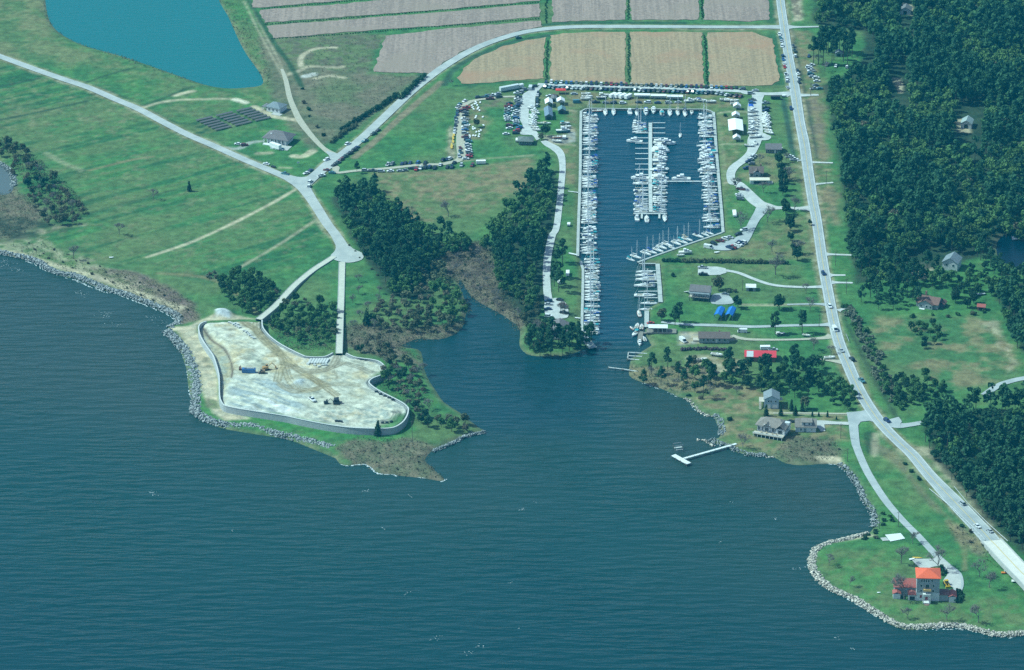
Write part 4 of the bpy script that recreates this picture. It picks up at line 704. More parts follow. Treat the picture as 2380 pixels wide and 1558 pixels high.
# houses south of the hedge
h = House('house', G(H3(285, 350)), R(-12), 'raised house with a grey roof and a white gable end beside the gravel drive'); h.part('wall', lambda b: wallbox(b, 0, 0, 11.5, 8, 2.6, 5.4, 2.2), wl_w); h.part('roof', lambda b: gable(b, 0, 0, 11.5, 8, 5.4, 2.2), rf_pur); h.part('under_storey', lambda b: wallbox(b, .3, .3, 10.5, 7, 0, 2.6), wl_d)
h.box('porch_deck', timber, (0, -5.2, 2.55), (12, 2.6, .22)); h.part('porch_roof', lambda b: b.box((0, -5.2, 4.9), (12, 2.7, .16)), rf_slate)
for x in (-5.6, -2.8, 0, 2.8, 5.6): h.box('post', wl_d, (x, -6.3, 2.4), (.25, .25, 4.8))
for x in (-3.5, 0, 3.5): h.win(('y', -4.0), x, 4.1)
for y in (-2, 2): h.win(('x', -5.75), y, 4.1)
h.part('stair', lambda b: [b.box((-7 - i * .35, 1.5 + i * .5, 2.5 - i * .28), (2.0, .5, .2)) for i in range(9)], trim)
shed('shed', H3, (980, 245), R(-3), 5.4, 5, 2.4, .7, rf_white, wl_g, 'small shed with a plain white roof on the lawn beside the curving drive', 'shed', 'x')
for i, (p, lab) in enumerate((((545, 625), 'blue tarpaulin boat shelter nearer the channel, open at the front'), ((700, 625), 'blue tarpaulin boat shelter beside the dark round tree, open at the front'))):
    h = House('boat_shelter', G(H3(*p)), R(-14), lab, 'boat shelter'); h.r['group'] = 'blue boat shelters'
    h.part('cover', lambda b: gable(b, 0, 0, 4.0, 11, 3.6, 1.0, .25, 'y', .12), rf_blue); h.part('side_cover', lambda b: (b.box((-2.05, 0, 3.2), (.08, 11.2, 1.3)), b.box((2.05, 0, 3.2), (.08, 11.2, 1.3))), rf_blue)
    for x in (-1.95, 1.95):
        for y in (-5.3, -1.8, 1.8, 5.3): h.box('post', steel, (x, y, 1.7), (.16, .16, 3.4))
h = House('house', G(H3(470, 950)), R(-1), 'long low brown roofed house with a grey front beside the dirt yard'); h.part('wall', lambda b: wallbox(b, 0, 0, 17, 8, .4, 3.4, 1.9), wl_g); h.part('roof', lambda b: gable(b, 0, 0, 17, 8, 3.4, 1.9, .6), rf_brown); h.box('footing', wl_d, (0, 0, .2), (16.6, 7.6, .4)); h.part('porch', lambda b: b.box((-10.3, -.5, .6), (3.2, 4, 1.2)), timber)
for x in (-6, -3.6, -.5, 3, 6): h.win(('y', -4), x, 2.1)
h.box('door', trim, (1.3, -4.05, 1.5), (1, .1, 2.1)); h.part('chimney', lambda b: b.box((3, .6, 5.4), (.7, .7, 1.6)), wl_br)
h = House('barn', G(H3(1110, 1200)), R(-3), 'long barn with a bright red roof and one pale roof panel beside the pines'); h.part('wall', lambda b: wallbox(b, 0, 0, 17, 8.5, 0, 3.0, 1.6), wl_br); rp = h.part('roof', lambda b: gable(b, 0, 0, 17, 8.5, 3.0, 1.6, .5), rf_bred)
h.part('roof_panel', lambda b: b.add([(-7.7, -4.7, 3.06), (-3.9, -4.7, 3.06), (-3.9, -.5, 4.72), (-7.7, -.5, 4.72), (-7.7, -4.7, 3.16), (-3.9, -4.7, 3.16), (-3.9, -.5, 4.82), (-7.7, -.5, 4.82)], [(3, 2, 1, 0), (4, 5, 6, 7), (0, 1, 5, 4), (1, 2, 6, 5), (2, 3, 7, 6), (3, 0, 4, 7)]), mat('pale roof sheet', (.52, .56, .56), .6, .08, .5), rp)
for x in (-5, 0, 5): h.box('door', dkopen, (x, -4.3, 1.3), (2.6, .1, 2.5))
h = House('boat_shed', G(M4(1245, 1055)), R(-2), 'white roofed open boat shed on the timber quay at the channel mouth', 'boat shed'); h.part('roof', lambda b: gable(b, 0, 0, 10.6, 5, 3.6, .7, .2, 'x', .15), rf_white); h.box('floor', pile, (2, 0, .5), (17, 6, .9))
for x in (-5, -2.5, 0, 2.5, 5):
    for y in (-2.3, 2.3): h.box('post', trim, (x, y, 2.2), (.2, .2, 3.2))
h.box('back_wall', wl_d, (0, 2.2, 2.0), (10, .12, 2.6))
h = House('house', G(Q8(600, 1060)), R(-2), 'mauve roofed waterside house among the pines at the end of the west lane'); h.part('wall', lambda b: wallbox(b, 0, 0, 10, 14, 0, 3.2, 2.4, 'y'), wl_d); h.part('roof', lambda b: gable(b, 0, 0, 10, 14, 3.2, 2.4, .6, 'y'), rf_pur); h.box('deck', timber, (.5, -9, .5), (9, 3.4, .25)); h.box('handrail', trim, (.5, -10.6, 1.2), (9, .15, .6))
for x in (-3, 0, 3): h.win(('y', -7), x, 1.8, 1.6, 1.8)
# two storey blue house, white house, garage
h = House('house', G(H4(1265, 555)), R(-3), 'tall pale blue two storey house with an outside stair on its shaded west deck'); h.part('wall', lambda b: wallbox(b, 0, 3.7, 8, 9, 0, 5.6, 2.0, 'y'), wl_b); h.part('roof', lambda b: gable(b, 0, 3.7, 8, 9, 5.6, 2.0, .5, 'y'), rf_slate)
for x in (-1.6, -.3, 2.2): h.win(('y', -.8), x, 4.4, .8, 1.1)
h.box('garage_door', trim, (-1.9, -.85, 1.3), (2.8, .1, 2.4)); h.box('garage_door', trim, (2.0, -.85, 1.3), (2.8, .1, 2.4)); h.box('deck', timber, (-5.4, 4.5, 2.9), (2.8, 6, .2)); h.box('deck', timber, (5.0, 6, 2.9), (2.0, 3.5, .2))
for y in (1.7, 4.5, 7.3): h.box('post', timber, (-6.6, y, 1.4), (.25, .25, 2.9))
h.part('stair', lambda b: [b.box((-6.2, 1.4 - i * .42, 2.7 - i * .26), (1.3, .42, .16)) for i in range(10)], timber)
h = House('house', G(H4(1290, 900)), R(-22), 'large white house with a taupe hipped roof and a long timber deck above the shore'); h.part('wall', lambda b: (wallbox(b, 0, 1, 16, 9, 1.6, 5.0), wallbox(b, 5.4, -2.2, 5, 5, 1.6, 5.0)), wl_w)
h.part('roof', lambda b: (hip(b, -.4, 1, 16.6, 9.4, 5.0, 3.6), gable(b, 5.4, -1.5, 5.2, 7, 5.0, 2.4, .4, 'y'), gable(b, -2.5, -1.2, 4.2, 6, 5.0, 1.9, .4, 'y')), rf_taup); h.part('basement', lambda b: wallbox(b, 0, 1, 15.4, 8.4, 0, 1.6), wl_d); h.box('gable_front', wl_w, (-2.5, -3.6, 4.4), (3.8, .5, 3.2)); h.part('dormer', lambda b: b.box((7.2, 1.6, 6.3), (3, 2.2, 1.5)), wl_w)
h.box('deck', timber, (-.5, -6.6, 1.9), (17, 3.6, .25)); h.box('handrail', trim, (-.5, -8.3, 2.6), (17, .12, .5))
for i in range(8): h.box('post', wl_w, (-8.6 + i * 2.3, -8.2, .95), (.25, .25, 1.9))
h.box('skirting', dkopen, (-.5, -6.9, .9), (16, .1, 1.7))
for x in (-7, -4.6, 1, 2.6): h.win(('y', -3.5), x, 3.4, 1.3, 1.9)
h.win(('y', -3.85), -2.5, 3.4, 2.2, 2.0); h.win(('y', -4.7), 5.4, 3.4, 2.2, 2.0)
for x in (-3, 0, 4, 7): h.win(('x', 8.0), x * .5 + .8, 3.6, .9, 1.2)
for x in (-5, -2, 1.5, 4): thing('deck_chair', [('seat', MB().use(mat('pale wicker', (.5, .42, .3), .8)).box((0, 0, .4), (.8, .8, .12)).mesh('seat')), ('backrest', MB().use(mat('pale wicker', (0, 0, 0))).box((0, .38, .75), (.8, .1, .7)).mesh('backrest'))], h.r.matrix_basis @ Vector((x, -6.4, 2.05)) if False else (h.r.location.x + x * math.cos(R(-22)) + 6.4 * math.sin(R(-22)), h.r.location.y + x * math.sin(R(-22)) - 6.4 * math.cos(R(-22)), h.r.location.z + 2.03), R(-22 + x * 9), 'pale chair standing on the long timber deck of the white house', 'chair', 'chairs on the timber deck')
h = House('garage', G(H4(1740, 890)), R(-2), 'white garage with a taupe roof and a wide window dormer beside the white house', 'garage'); h.part('wall', lambda b: wallbox(b, 0, 4, 11, 8, 0, 3.2, 3.0), wl_w); h.part('roof', lambda b: gable(b, 0, 4, 11, 8, 3.2, 3.0), rf_taup)
dm = h.part('dormer', lambda b: wallbox(b, .4, 1.9, 5.4, 2.6, 3.6, 5.6), wl_w); h.part('dormer_roof', lambda b: b.add([(-2.7, .2, 5.6), (3.5, .2, 5.6), (3.5, 4.0, 6.5), (-2.7, 4.0, 6.5), (-2.7, .2, 5.8), (3.5, .2, 5.8), (3.5, 4.0, 6.7), (-2.7, 4.0, 6.7)], [(3, 2, 1, 0), (4, 5, 6, 7), (0, 1, 5, 4), (1, 2, 6, 5), (2, 3, 7, 6), (3, 0, 4, 7)]), rf_taup)
h.box('window', trim, (-.9, .56, 4.7), (1.3, .1, 1.2)); h.box('window', trim, (1.8, .56, 4.7), (1.3, .1, 1.2)); h.box('pane', glass, (-.9, .52, 4.7), (1.0, .06, .95)); h.box('pane', glass, (1.8, .52, 4.7), (1.0, .06, .95))
h.win(('y', 0.0001 - .0002), -2.6, 1.6, .8, 1.2); h.box('door', mat('grey door', (.2, .24, .26), .6), (-.4, -.04, 1.1), (1.3, .08, 2.2)); h.win(('y', 0.0001 - .0002), 3.2, 1.6, .6, .6)
# right of the highway
h = House('house', G(FF(1725, 590)), R(-24), 'rust brown roofed house at the head of the wide lawn'); h.part('wall', lambda b: (wallbox(b, 0, 0, 13, 9, 0, 3.0, 2.6), wallbox(b, -.5, -3.5, 8.5, 5, 0, 3.0, 2.2, 'y')), wl_g); h.part('roof', lambda b: (gable(b, 0, 0, 13, 9, 3.0, 2.6), gable(b, -.5, -2.5, 8.5, 7, 3.0, 2.4, .5, 'y')), rf_brick); h.part('side_roof', lambda b: gable(b, 7.6, 1.5, 3.4, 5, 2.4, 1.0, .3, 'y'), rf_brick); h.part('side_wall', lambda b: wallbox(b, 7.6, 1.5, 3, 4.6, 0, 2.4), wl_d); h.part('chimney', lambda b: b.box((-3, 2.8, 6.2), (1, 1, 2.2)), wl_br); h.box('stoop', trim, (-2, -7.4, .2), (3.2, 1.4, .4))
for x in (-3, .2, 2.5): h.win(('y', -6.0), x, 1.6)
h = House('house', G(FF(1880, 330)), R(-20), 'pale grey gabled house half hidden in the wood behind the sandy yard'); h.part('wall', lambda b: wallbox(b, 0, 0, 9, 10, 0, 5.2, 2.8, 'y'), wl_w); h.part('roof', lambda b: gable(b, 0, 0, 9, 10, 5.2, 2.8, .5, 'y'), rf_slate)
for x in (-2, 2): h.win(('y', -5.0), x, 3.6)
shed('shed', FF, (2085, 620), R(-12), 4.5, 4, 2.4, 1.0, rf_red, wl_br, 'small rust red shed at the edge of the trees beside the wide lawn', 'shed', 'x')
shed('shed', W7, (812, 440), R(-4), 4.6, 4.5, 2.5, 1.3, rf_slate, wl_g, 'small slate roofed shed standing behind the tall bare trunked pines', 'shed')
shed('house', C, (1560, 90), R(-10), 8, 8, 3.2, 2.2, rf_grey, wl_w, 'grey roofed house in the northernmost clearing of the wood', 'house')
shed('house', C, (1985, 875), R(-14), 7, 9, 3.4, 2.2, mat('pale teal roof', (.30, .37, .36), .7, .1, .4), wl_w, 'pale roofed house in the small clearing deep in the wood', 'house')
shed('shed', FF, (2345, 115), R(0), 8, 4, 2.4, .8, rf_white, wl_w, 'white roofed shed on the far bank of the dark pond', 'shed', 'x')
h = House('boat_lift', G(FF(2080, 520)), R(10), 'low silver trailer parked at the top edge of the wide lawn', 'trailer'); h.box('bed', mat('silver sheet', (.5, .55, .57), .5), (0, 0, .9), (5.2, 1.6, .35)); [h.box('wheel', dkopen, (x, y, .35), (.7, .25, .7)) for x in (-.6, .6) for y in (-.85, .85)]; h.r.name = 'flat_trailer'
# the red roofed mansion
MR = R(-3); h = House('mansion', G(H5(1045, 1120)), MR, 'three storey grey house with a bright orange hipped roof beside the bridge')
h.part('tower_wall', lambda b: (wallbox(b, 0, 5.2, 11.2, 10.4, 0, 12.6)), wl_g); h.part('base_storey', lambda b: wallbox(b, 0, 5.2, 11.4, 10.6, 0, 4.4), wl_w); h.part('tower_roof', lambda b: hip(b, 0, 5.2, 11.2, 10.4, 12.6, 2.6, .6), rf_or)
h.part('west_wing', lambda b: wallbox(b, -11, 9.2, 10.5, 9, 0, 5.0, 2.4), wl_g); h.part('west_wing_roof', lambda b: (gable(b, -11, 9.2, 11, 9.4, 5.0, 2.4, .4),), rf_red); h.part('west_porch', lambda b: wallbox(b, -15.2, 2.9, 3.6, 3.4, 0, 2.8), wl_w); h.part('west_porch_roof', lambda b: gable(b, -15.2, 3, 3.9, 3.8, 2.8, .9, .2, 'y'), rf_red)
h.part('small_wing', lambda b: wallbox(b, -7.6, 2.6, 3.8, 5, 0, 3.0), wl_w); h.part('small_wing_roof', lambda b: hip(b, -7.6, 2.6, 4.0, 5.2, 3.0, 1.3, .2), rf_red); h.box('opening', dkopen, (-7.6, -.06 + .1, 1.2), (2.4, .1, 2.0))
h.part('east_wing', lambda b: wallbox(b, 8, 3.2, 4.8, 6, 0, 3.4), wl_g); h.part('east_wing_roof', lambda b: gable(b, 8, 3.2, 4.8, 6.2, 3.4, .8, .2, 'x'), mat('patched red roof', (.23, .11, .10), .8, .35, .5)); h.part('end_wing', lambda b: wallbox(b, 12.2, 1.8, 3.4, 6, 0, 3.2), wl_w); h.part('end_wing_roof', lambda b: gable(b, 12.2, 1.8, 3.6, 6.4, 3.2, .9, .2, 'y'), rf_red)
for x in (-3.3, -2.1, -1.0, .1, 1.8): h.win(('y', -.0001), x, 11.2, .8, 1.5)
for x in (-3.4, 2.6): h.win(('y', -.0001), x, 8.4, .9, 1.4); h.win(('y', -.0001), x, 5.6, .9, 1.4)
h.win(('y', -.0001), -.4, 8.1, 1.9, 2.2); h.box('balcony', mat('ochre timber', (.50, .33, .12), .8), (-.4, -.7, 6.3), (3.8, 1.6, .9)); pr = h.box('porch_roof', trim, (-.6, -1.8, 4.3), (3.8, 3.4, .3))
for x in (-2.3, 1.1):
    for y in (-3.3, -.6): h.box('column', trim, (x, y, 2.1), (.4, .4, 4.2))
h.box('porch_floor', trim, (-.6, -1.8, .3), (3.8, 3.4, .3)); h.box('porch_rail', trim, (-.6, -3.4, 4.9), (3.8, .14, .8)); h.box('red_door', mat('dark red door', (.25, .03, .05), .6), (-.6, -.1, 1.5), (1.3, .14, 2.5)); h.part('steps', lambda b: [b.box((-.6, -3.9 - i * .4, .25 - i * .06), (2.4, .4, .2)) for i in range(4)], wl_br); h.box('red_shutter', mat('dark red door', (0, 0, 0)), (-3.4, -.16, 2.4), (.9, .1, 1.5))
h = House('fire_truck', G(H5(1305, 900)), R(-80), 'yellow wheel loader parked on the pale apron beside the mansion', 'loader'); ylw = mat('machine yellow', (.55, .36, .03), .5, .08, 1); h.r.name = 'wheel_loader'
h.box('body', ylw, (-.6, 0, 1.1), (3, 1.9, 1.0)); h.box('cab', glass, (.1, 0, 2.1), (1.5, 1.6, 1.2)); h.box('cab_roof', ylw, (.1, 0, 2.8), (1.7, 1.8, .16)); h.box('bucket', ylw, (3.2, 0, .6), (.9, 2.5, 1.0)); [h.box('arm', ylw, (2.0, y, 1.2), (2.4, .25, .3)) for y in (-.7, .7)]
for x in (-1.4, 1.0):
    for y in (-1.05, 1.05): h.part('wheel', lambda b: b.tube((x, y - .25, .65), (x, y + .25, .65), .65, n=12), dkopen)
# tents, canopies
cv = mat('white canvas', (.80, .82, .82), .7, .03, .3)
def tent(f, p, rz, wx, wy, zh, gh, label, hiproof=False, m=cv, axis='y', ends=True):
    h = House('marquee', G(f(*p)), rz, label, 'marquee'); h.part('canopy', (lambda b: hip(b, 0, 0, wx, wy, zh, gh, .1, .3)) if hiproof else (lambda b: gable(b, 0, 0, wx, wy, zh, gh, .1, axis, .08)), m)
    for x in (-wx / 2 + .1, wx / 2 - .1):
        k = max(2, int(wy / 4) + 1)
        for i in range(k): h.box('pole', trim, (x, -wy / 2 + .1 + i * (wy - .2) / (k - 1), zh / 2), (.14, .14, zh))
    if ends: h.box('side_curtain', m, (0, wy / 2, zh / 2), (wx - .2, .08, zh))
    return h
tent(M5, (567, 515), 0, 5, 4, 2.6, 1.6, 'small peaked white marquee by the north-east corner of the basin'); tent(M5, (550, 640), 0, 5, 5, 2.6, 1.6, 'small peaked white marquee touching the north end of the big marquee'); tent(M5, (547, 800), R(-1), 9.2, 20, 3.2, 1.0, 'big plain white marquee between the basin and the row of boats on trailers', m=mat('bright canvas', (.86, .87, .86), .7)); tent(M5, (562, 955), 0, 4.8, 4.5, 2.6, 1.6, 'small peaked white marquee south of the big marquee')
tent(M1, (1505, 465), R(2), 5.0, 8, 2.8, 1.5, 'white marquee beside the gravel strip in front of the long grey shed'); tent(M1, (1670, 445), R(2), 5.2, 6, 2.8, 1.5, 'white marquee beside its twin in front of the short teal shed')
tent(M1, (1670, 300), 0, 6.5, 4, 2.6, .9, 'red canopy standing on the grass below the long parking lane', True, mat('red canvas', (.62, .05, .04), .6), ends=False)
for i, x in enumerate((1025, 1253, 1480)):
    h = House('long_tent', G(M2(x, 362 + i * 10)), R(-2.5), ('western', 'middle', 'eastern')[i] + ' one of the three long white tents in line at the head of the basin', 'tent'); h.r['group'] = 'long white tents'
    h.part('canopy', lambda b: gable(b, 0, 0, 10.3, 3.4, 2.6, .7, .1, 'x', .08), cv); [h.box('pole', trim, (q, y, 1.3), (.12, .12, 2.6)) for q in (-5, -1.7, 1.7, 5) for y in (-1.6, 1.6)]; h.box('back_curtain', cv, (0, 1.7, 1.3), (10, .06, 2.5))
h = House('canopy', G(M5(760, 520)), R(0), 'blue canopy over a boat at the edge of the boat lot lane', 'canopy'); h.part('cover', lambda b: gable(b, 0, 0, 3, 4, 2.8, .4, .1, 'y', .1), mat('blue canvas', (.02, .10, .45), .6)); [h.box('pole', steel, (x, y, 1.4), (.12, .12, 2.8)) for x in (-1.4, 1.4) for y in (-1.9, 1.9)]
# ------------------------------------------------------------ docks
plank = mat('grey dock planks', (.42, .46, .45), .9, .12, .8, col2=(.52, .55, .52)); plankw = mat('bleached dock planks', (.66, .70, .68), .85, .06, .8)
def dock(pts, width, m, label, name='dock', z=1.0, step=4.0, kids=()):
    mb = MB().use(m)
    for i in range(len(pts) - 1):
        p, q = pts[i], pts[i + 1]; L = math.hypot(q[0] - p[0], q[1] - p[1]); mb.box(((p[0] + q[0]) / 2, (p[1] + q[1]) / 2, z + i * .004), (L, width, .25), math.atan2(q[1] - p[1], q[0] - p[0]))
    r = link(name, None, None, (0, 0, 0)); link('decking', mb.mesh('decking'), r); pm = MB().use(pile)
    for i in range(len(pts) - 1):
        s = resample([pts[i], pts[i + 1]], step) + [pts[i + 1]]; nn = normals2(s)
        for j, p in enumerate(s):
            for sg in (-1, 1): pm.tube((p[0] + nn[j][0] * sg * (width / 2 + .1), p[1] + nn[j][1] * sg * (width / 2 + .1), -1.5), (p[0] + nn[j][0] * sg * (width / 2 + .1), p[1] + nn[j][1] * sg * (width / 2 + .1), z + .5), .13, n=5)
    link('piling', pm.mesh('piling'), r); return tag(r, label, 'dock')
def dp_(f, pts): return gp(f, pts, 1.0)
dock(dp_(M2, [(1140, 705), (1138, 1550)]) + dp_(M3, [(1142, 300), (1145, 505)]), 2.3, plank, 'wide central walkway dock running down the middle of the boat basin', 'pier', 1.05, 6)
dock(dp_(M3, [(905, 523), (1370, 523)]), 1.5, plank, 'cross dock forming the T at the south end of the central walkway', z=1.02)
for x, w_ in ((1022, 'western'), (1265, 'eastern')): dock(dp_(M3, [(x, 530), (x - 2, 590)]), 1.2, plank, w_ + ' short stub dock below the T of the central walkway', z=.98)
dock(dp_(M3, [(1175, 76), (2080, 76)]), 1.1, plankw, 'narrow cross dock linking the central walkway with the east quay', 'pier', 1.0, 5)
def fingers(f, ys, xa, xb, lab, slope=0.0, wd=.7):
    for i, y in enumerate(ys):
        x0, x1 = (xa(y), xb(y)) if callable(xa) else (xa, xb)
        p, q = G(f(x0, y), .9), G(f(x1, y), .9); L = abs(q[0] - p[0]); mb = MB().use(plankw).box((0, 0, .85), (L, wd, .2)); mb.use(pile)
        for t in (-.48, 0, .48): mb.tube((t * L, .45, -1.5), (t * L, .45, 1.7), .12, n=5)
        o = link('finger_dock', mb.mesh('finger_dock'), None, ((p[0] + q[0]) / 2, (p[1] + q[1]) / 2, 0), math.atan2(q[1] - p[1], q[0] - p[0])); tag(o, '%s narrow finger dock from the north on %s' % (nth(i + 1), lab), 'dock', 'finger docks on ' + lab)
lw = lambda y: 190 - (y - 540) * .012
fingers(M2, [655, 725, 795, 862, 936, 1008, 1076, 1147, 1220, 1292, 1366, 1440, 1439 + 155, 1439 + 230, 1439 + 310, 1439 + 385, 1439 + 460, 1439 + 550, 1439 + 632, 1439 + 714, 1439 + 795, 1439 + 872, 1439 + 955, 1439 + 1040, 2546 + 175, 2546 + 270, 2546 + 348, 2546 + 430, 2546 + 500, 2546 + 588, 2546 + 665, 2546 + 750, 2546 + 830, 2546 + 910, 2546 + 995, 2546 + 1080], lambda y: (222 if y > 2600 else 195 - max(0, y - 540) * .016), lambda y: (222 if y > 2600 else 195 - max(0, y - 540) * .016) + 185, 'the west quay')
fingers(M2, [845, 913, 985, 1058, 1130, 1202, 1275, 1348, 1422, 1439 + 60, 1439 + 112, 1439 + 165, 1439 + 270, 1439 + 350, 1439 + 435], 930, 1112, 'the west side of the central walkway')
fingers(M2, [705, 775, 845, 913, 985, 1058, 1130, 1202, 1275, 1348, 1422, 1439 + 165, 1439 + 250, 1439 + 340, 1439 + 430], 1168, 1345, 'the east side of the central walkway')
ex = lambda y: 2000 + (y - 600) * .071
fingers(M2, [620, 690, 758, 828, 897, 966, 1036, 1105, 1180, 1255, 1330, 1405, 1480, 1439 + 150, 1439 + 235, 1439 + 350, 1439 + 430, 1439 + 520, 1439 + 600, 1439 + 680], lambda y: ex(y) - 175, ex, 'the east quay')
fingers(M4, [205, 290, 370, 488, 580, 655], 1050, 1240, 'the south-east channel')
for i, (a, b, lab) in enumerate((((845, 1335), (1135, 1356), 'northern one of three parallel plank docks at the channel mouth'), ((835, 1383), (1105, 1398), 'middle one of three parallel plank docks at the channel mouth'), ((825, 1425), (1370, 1478), 'southern and longest of three parallel plank docks at the channel mouth'))): dock(dp_(M4, [a, b]), .8, plank, lab)
dock(dp_(M4, [(835, 1335), (826, 1425)]), .5, plank, 'short cross plank tying the ends of the three parallel docks')
dock(dp_(E, [(1857, 1020), (1960, 1033), (2085, 1053)]), .8, plank, 'weathered plank pier standing alone across the channel mouth', 'pier'); dock(dp_(M4, [(1010, 1050), (995, 1165)]), 2.6, pile, 'dark timber dock with work boats lying on both sides', z=1.1); dock(dp_(M4, [(1040, 1065), (1440, 1075)]), 1.6, pile, 'dark timber dock under the white roofed boat shed', z=.95)
dock(gp(H4, [(780, 1050), (50, 1255)], 1.3), 1.5, plankw, 'long white pier reaching out from the rocks below the big white house', 'pier', 1.3, 3.5); dock(gp(ID, [(1565, 1058), (1601, 1078)], 1.3), 3.0, plankw, 'white platform across the end of the long white pier', z=1.32)
h = House('boat_lift', G((1576, 1046), 0), R(16), 'steel boat lift frame beside the platform of the white pier', 'boat lift', z=0)
for x in (-2.2, 2.2):
    for y in (-1.6, 1.6): h.part('post', lambda b: b.tube((x, y, -1.5), (x, y, 3.6), .14), pile)
for y in (-1.6, 1.6): h.box('beam', steel, (0, y, 3.4), (4.8, .22, .3))
h.box('cradle', plank, (0, 0, 1.5), (4.2, 1.2, .25)); h.box('walkboard', plank, (0, -2.4, 1.3), (4, .5, .15))
for y, lab in ((855, 'white gangway joining the mown grass to the west quay beside the pine'), (985, 'pale gangway under the pine at the south end of the west quay')): dock(gp(M4, [(95 if y == 855 else 40, y), (180, y + 8)], 1.5), 1.0, plankw, lab, 'gangway', 1.5, 9)
dock(gp(M3, [(10, 1068), (130, 1092)], 1.5), 1.4, plankw, 'pale boardwalk ending at the step in the west quay', 'gangway', 1.5, 9); dock(gp(M3, [(0, 210), (150, 228)], 1.5), .8, plankw, 'thin boardwalk crossing the mown grass to the west quay', 'gangway', 1.4, 9)
# ------------------------------------------------------------ cars
CC = {'white': (.74, .76, .76), 'silver': (.42, .45, .47), 'grey': (.16, .18, .19), 'black': (.018, .022, .026), 'navy': (.02, .04, .12), 'red': (.42, .03, .035), 'maroon': (.16, .03, .035), 'blue': (.04, .14, .34), 'teal': (.07, .20, .24), 'tan': (.40, .36, .27), 'green': (.03, .08, .06), 'orange': (.6, .2, .04), 'yellow': (.62, .42, .05)}
PM = {k: mat('car paint ' + k, v, .32, .04, 2.0, spec=.5, metal=0.0) for k, v in CC.items()}
tyre = mat('tyre rubber', (.02, .02, .02), .9)
def carbody(m, L=4.6, W=1.84, top=1.42, ca=-.95, cb=.75, low=.92, hood=.86):
    mb = MB().use(m); h = W / 2
    st = [(-L / 2, .45, .80, .92), (-L / 2 + .25, .28, low, 1), (ca - .25, .25, low, 1), (cb + .45, .25, low, 1), (L / 2 - .3, .28, hood, .98), (L / 2, .42, hood - .2, .86)]; v = []
    for x, z0, z1, k in st: v += [(x, -h * k, z0), (x, h * k, z0), (x, h * k * .96, z1), (x, -h * k * .96, z1)]
    n = len(st); mb.add(v, [(4 * i + (j + 1) % 4, 4 * i + j, 4 * i + 4 + j, 4 * i + 4 + (j + 1) % 4) for i in range(n - 1) for j in range(4)] + [(0, 1, 2, 3), (4 * n - 1, 4 * n - 2, 4 * n - 3, 4 * n - 4)])
    a, b = ca + .25, cb - .35; q = h * .74
    mb.box(((a + b) / 2, 0, top), (b - a + .1, q * 2, .09)); return mb
def wheels(mb, L, W, r=.33, ax=.29):
    mb.use(tyre)
    for x in (-L * ax, L * .31):
        for y in (-W / 2 + .1, W / 2 - .1): mb.tube((x, y - .12, r), (x, y + .12, r), r, n=8)
    return mb
def carglass(W, ca, cb, low, top):
    h = W / 2 * .93; q = W / 2 * .74; mb = MB().use(glass)
    mb.add([(ca - .2, -h, low - .02), (cb + .4, -h, low - .02), (cb + .4, h, low - .02), (ca - .2, h, low - .02), (ca + .22, -q, top - .03), (cb - .3, -q, top - .03), (cb - .3, q, top - .03), (ca + .22, q, top - .03)], [(3, 2, 1, 0), (0, 1, 5, 4), (1, 2, 6, 5), (2, 3, 7, 6), (3, 0, 4, 7), (4, 5, 6, 7)]); return mb
_cars = {}
SPEC = {'car': dict(L=4.6, W=1.84, top=1.44, ca=-1.35, cb=.75, low=.92), 'suv': dict(L=4.8, W=1.92, top=1.74, ca=-2.1, cb=.85, low=1.05), 'pickup': dict(L=5.6, W=1.98, top=1.82, ca=-.5, cb=1.1, low=1.08), 'van': dict(L=5.6, W=2.05, top=2.3, ca=1.2, cb=2.1, low=1.1)}
def car_meshes(kind, colr):
    if (kind, colr) in _cars: return _cars[kind, colr]
    s = SPEC[kind]; m = PM[colr]; mb = carbody(m, s['L'], s['W'], s['top'], s['ca'], s['cb'], s['low'], s['low'] - .06)
    if kind == 'van': mb.box((-.75, 0, 1.45), (4.0, s['W'] * .96, 1.75)); 
    if kind == 'pickup': mb.use(mat('truck bed liner', (.05, .055, .06), .9)).box((-1.75, 0, s['low'] + .01), (1.8, 1.5, .06)); mb.use(m)
    b = wheels(mb, s['L'], s['W']).mesh('body'); g = carglass(s['W'], s['ca'], s['cb'], s['low'], s['top']).mesh('windows')
    _cars[kind, colr] = (b, g); return b, g
def wheel_mesh(): return MB().use(tyre).tube((0, -.12, 0), (0, .12, 0), .33, n=12).mesh('wheel')
WHEEL = wheel_mesh()
CATN = {'car': 'car', 'suv': 'car', 'pickup': 'pickup truck', 'van': 'van'}; KN = {'car': 'car', 'suv': 'tall car', 'pickup': 'pickup truck', 'van': 'van'}
NCAR = [0]
def car(p, rz, kind, colr, label, group=None, name=None, z=None):
    b, g = car_meshes(kind, colr); NCAR[0] += 1
    zz = (max(gz(*p) + .02, LZ - .2)) if z is None else z
    o = link(name or {'car': 'parked_car', 'suv': 'parked_car', 'pickup': 'pickup_truck', 'van': 'van'}[kind], b, None, (p[0], p[1], zz), rz); link('windows', g, o)
    return tag(o, label, CATN[kind], group)
PAL_D = ['black', 'grey', 'navy', 'green', 'silver', 'teal', 'white', 'maroon', 'black', 'grey']; PAL = ['white', 'white', 'silver', 'grey', 'black', 'navy', 'red', 'maroon', 'teal', 'blue', 'tan', 'silver']; PAL_L = ['white', 'silver', 'white', 'teal', 'grey', 'silver', 'white', 'navy', 'black']
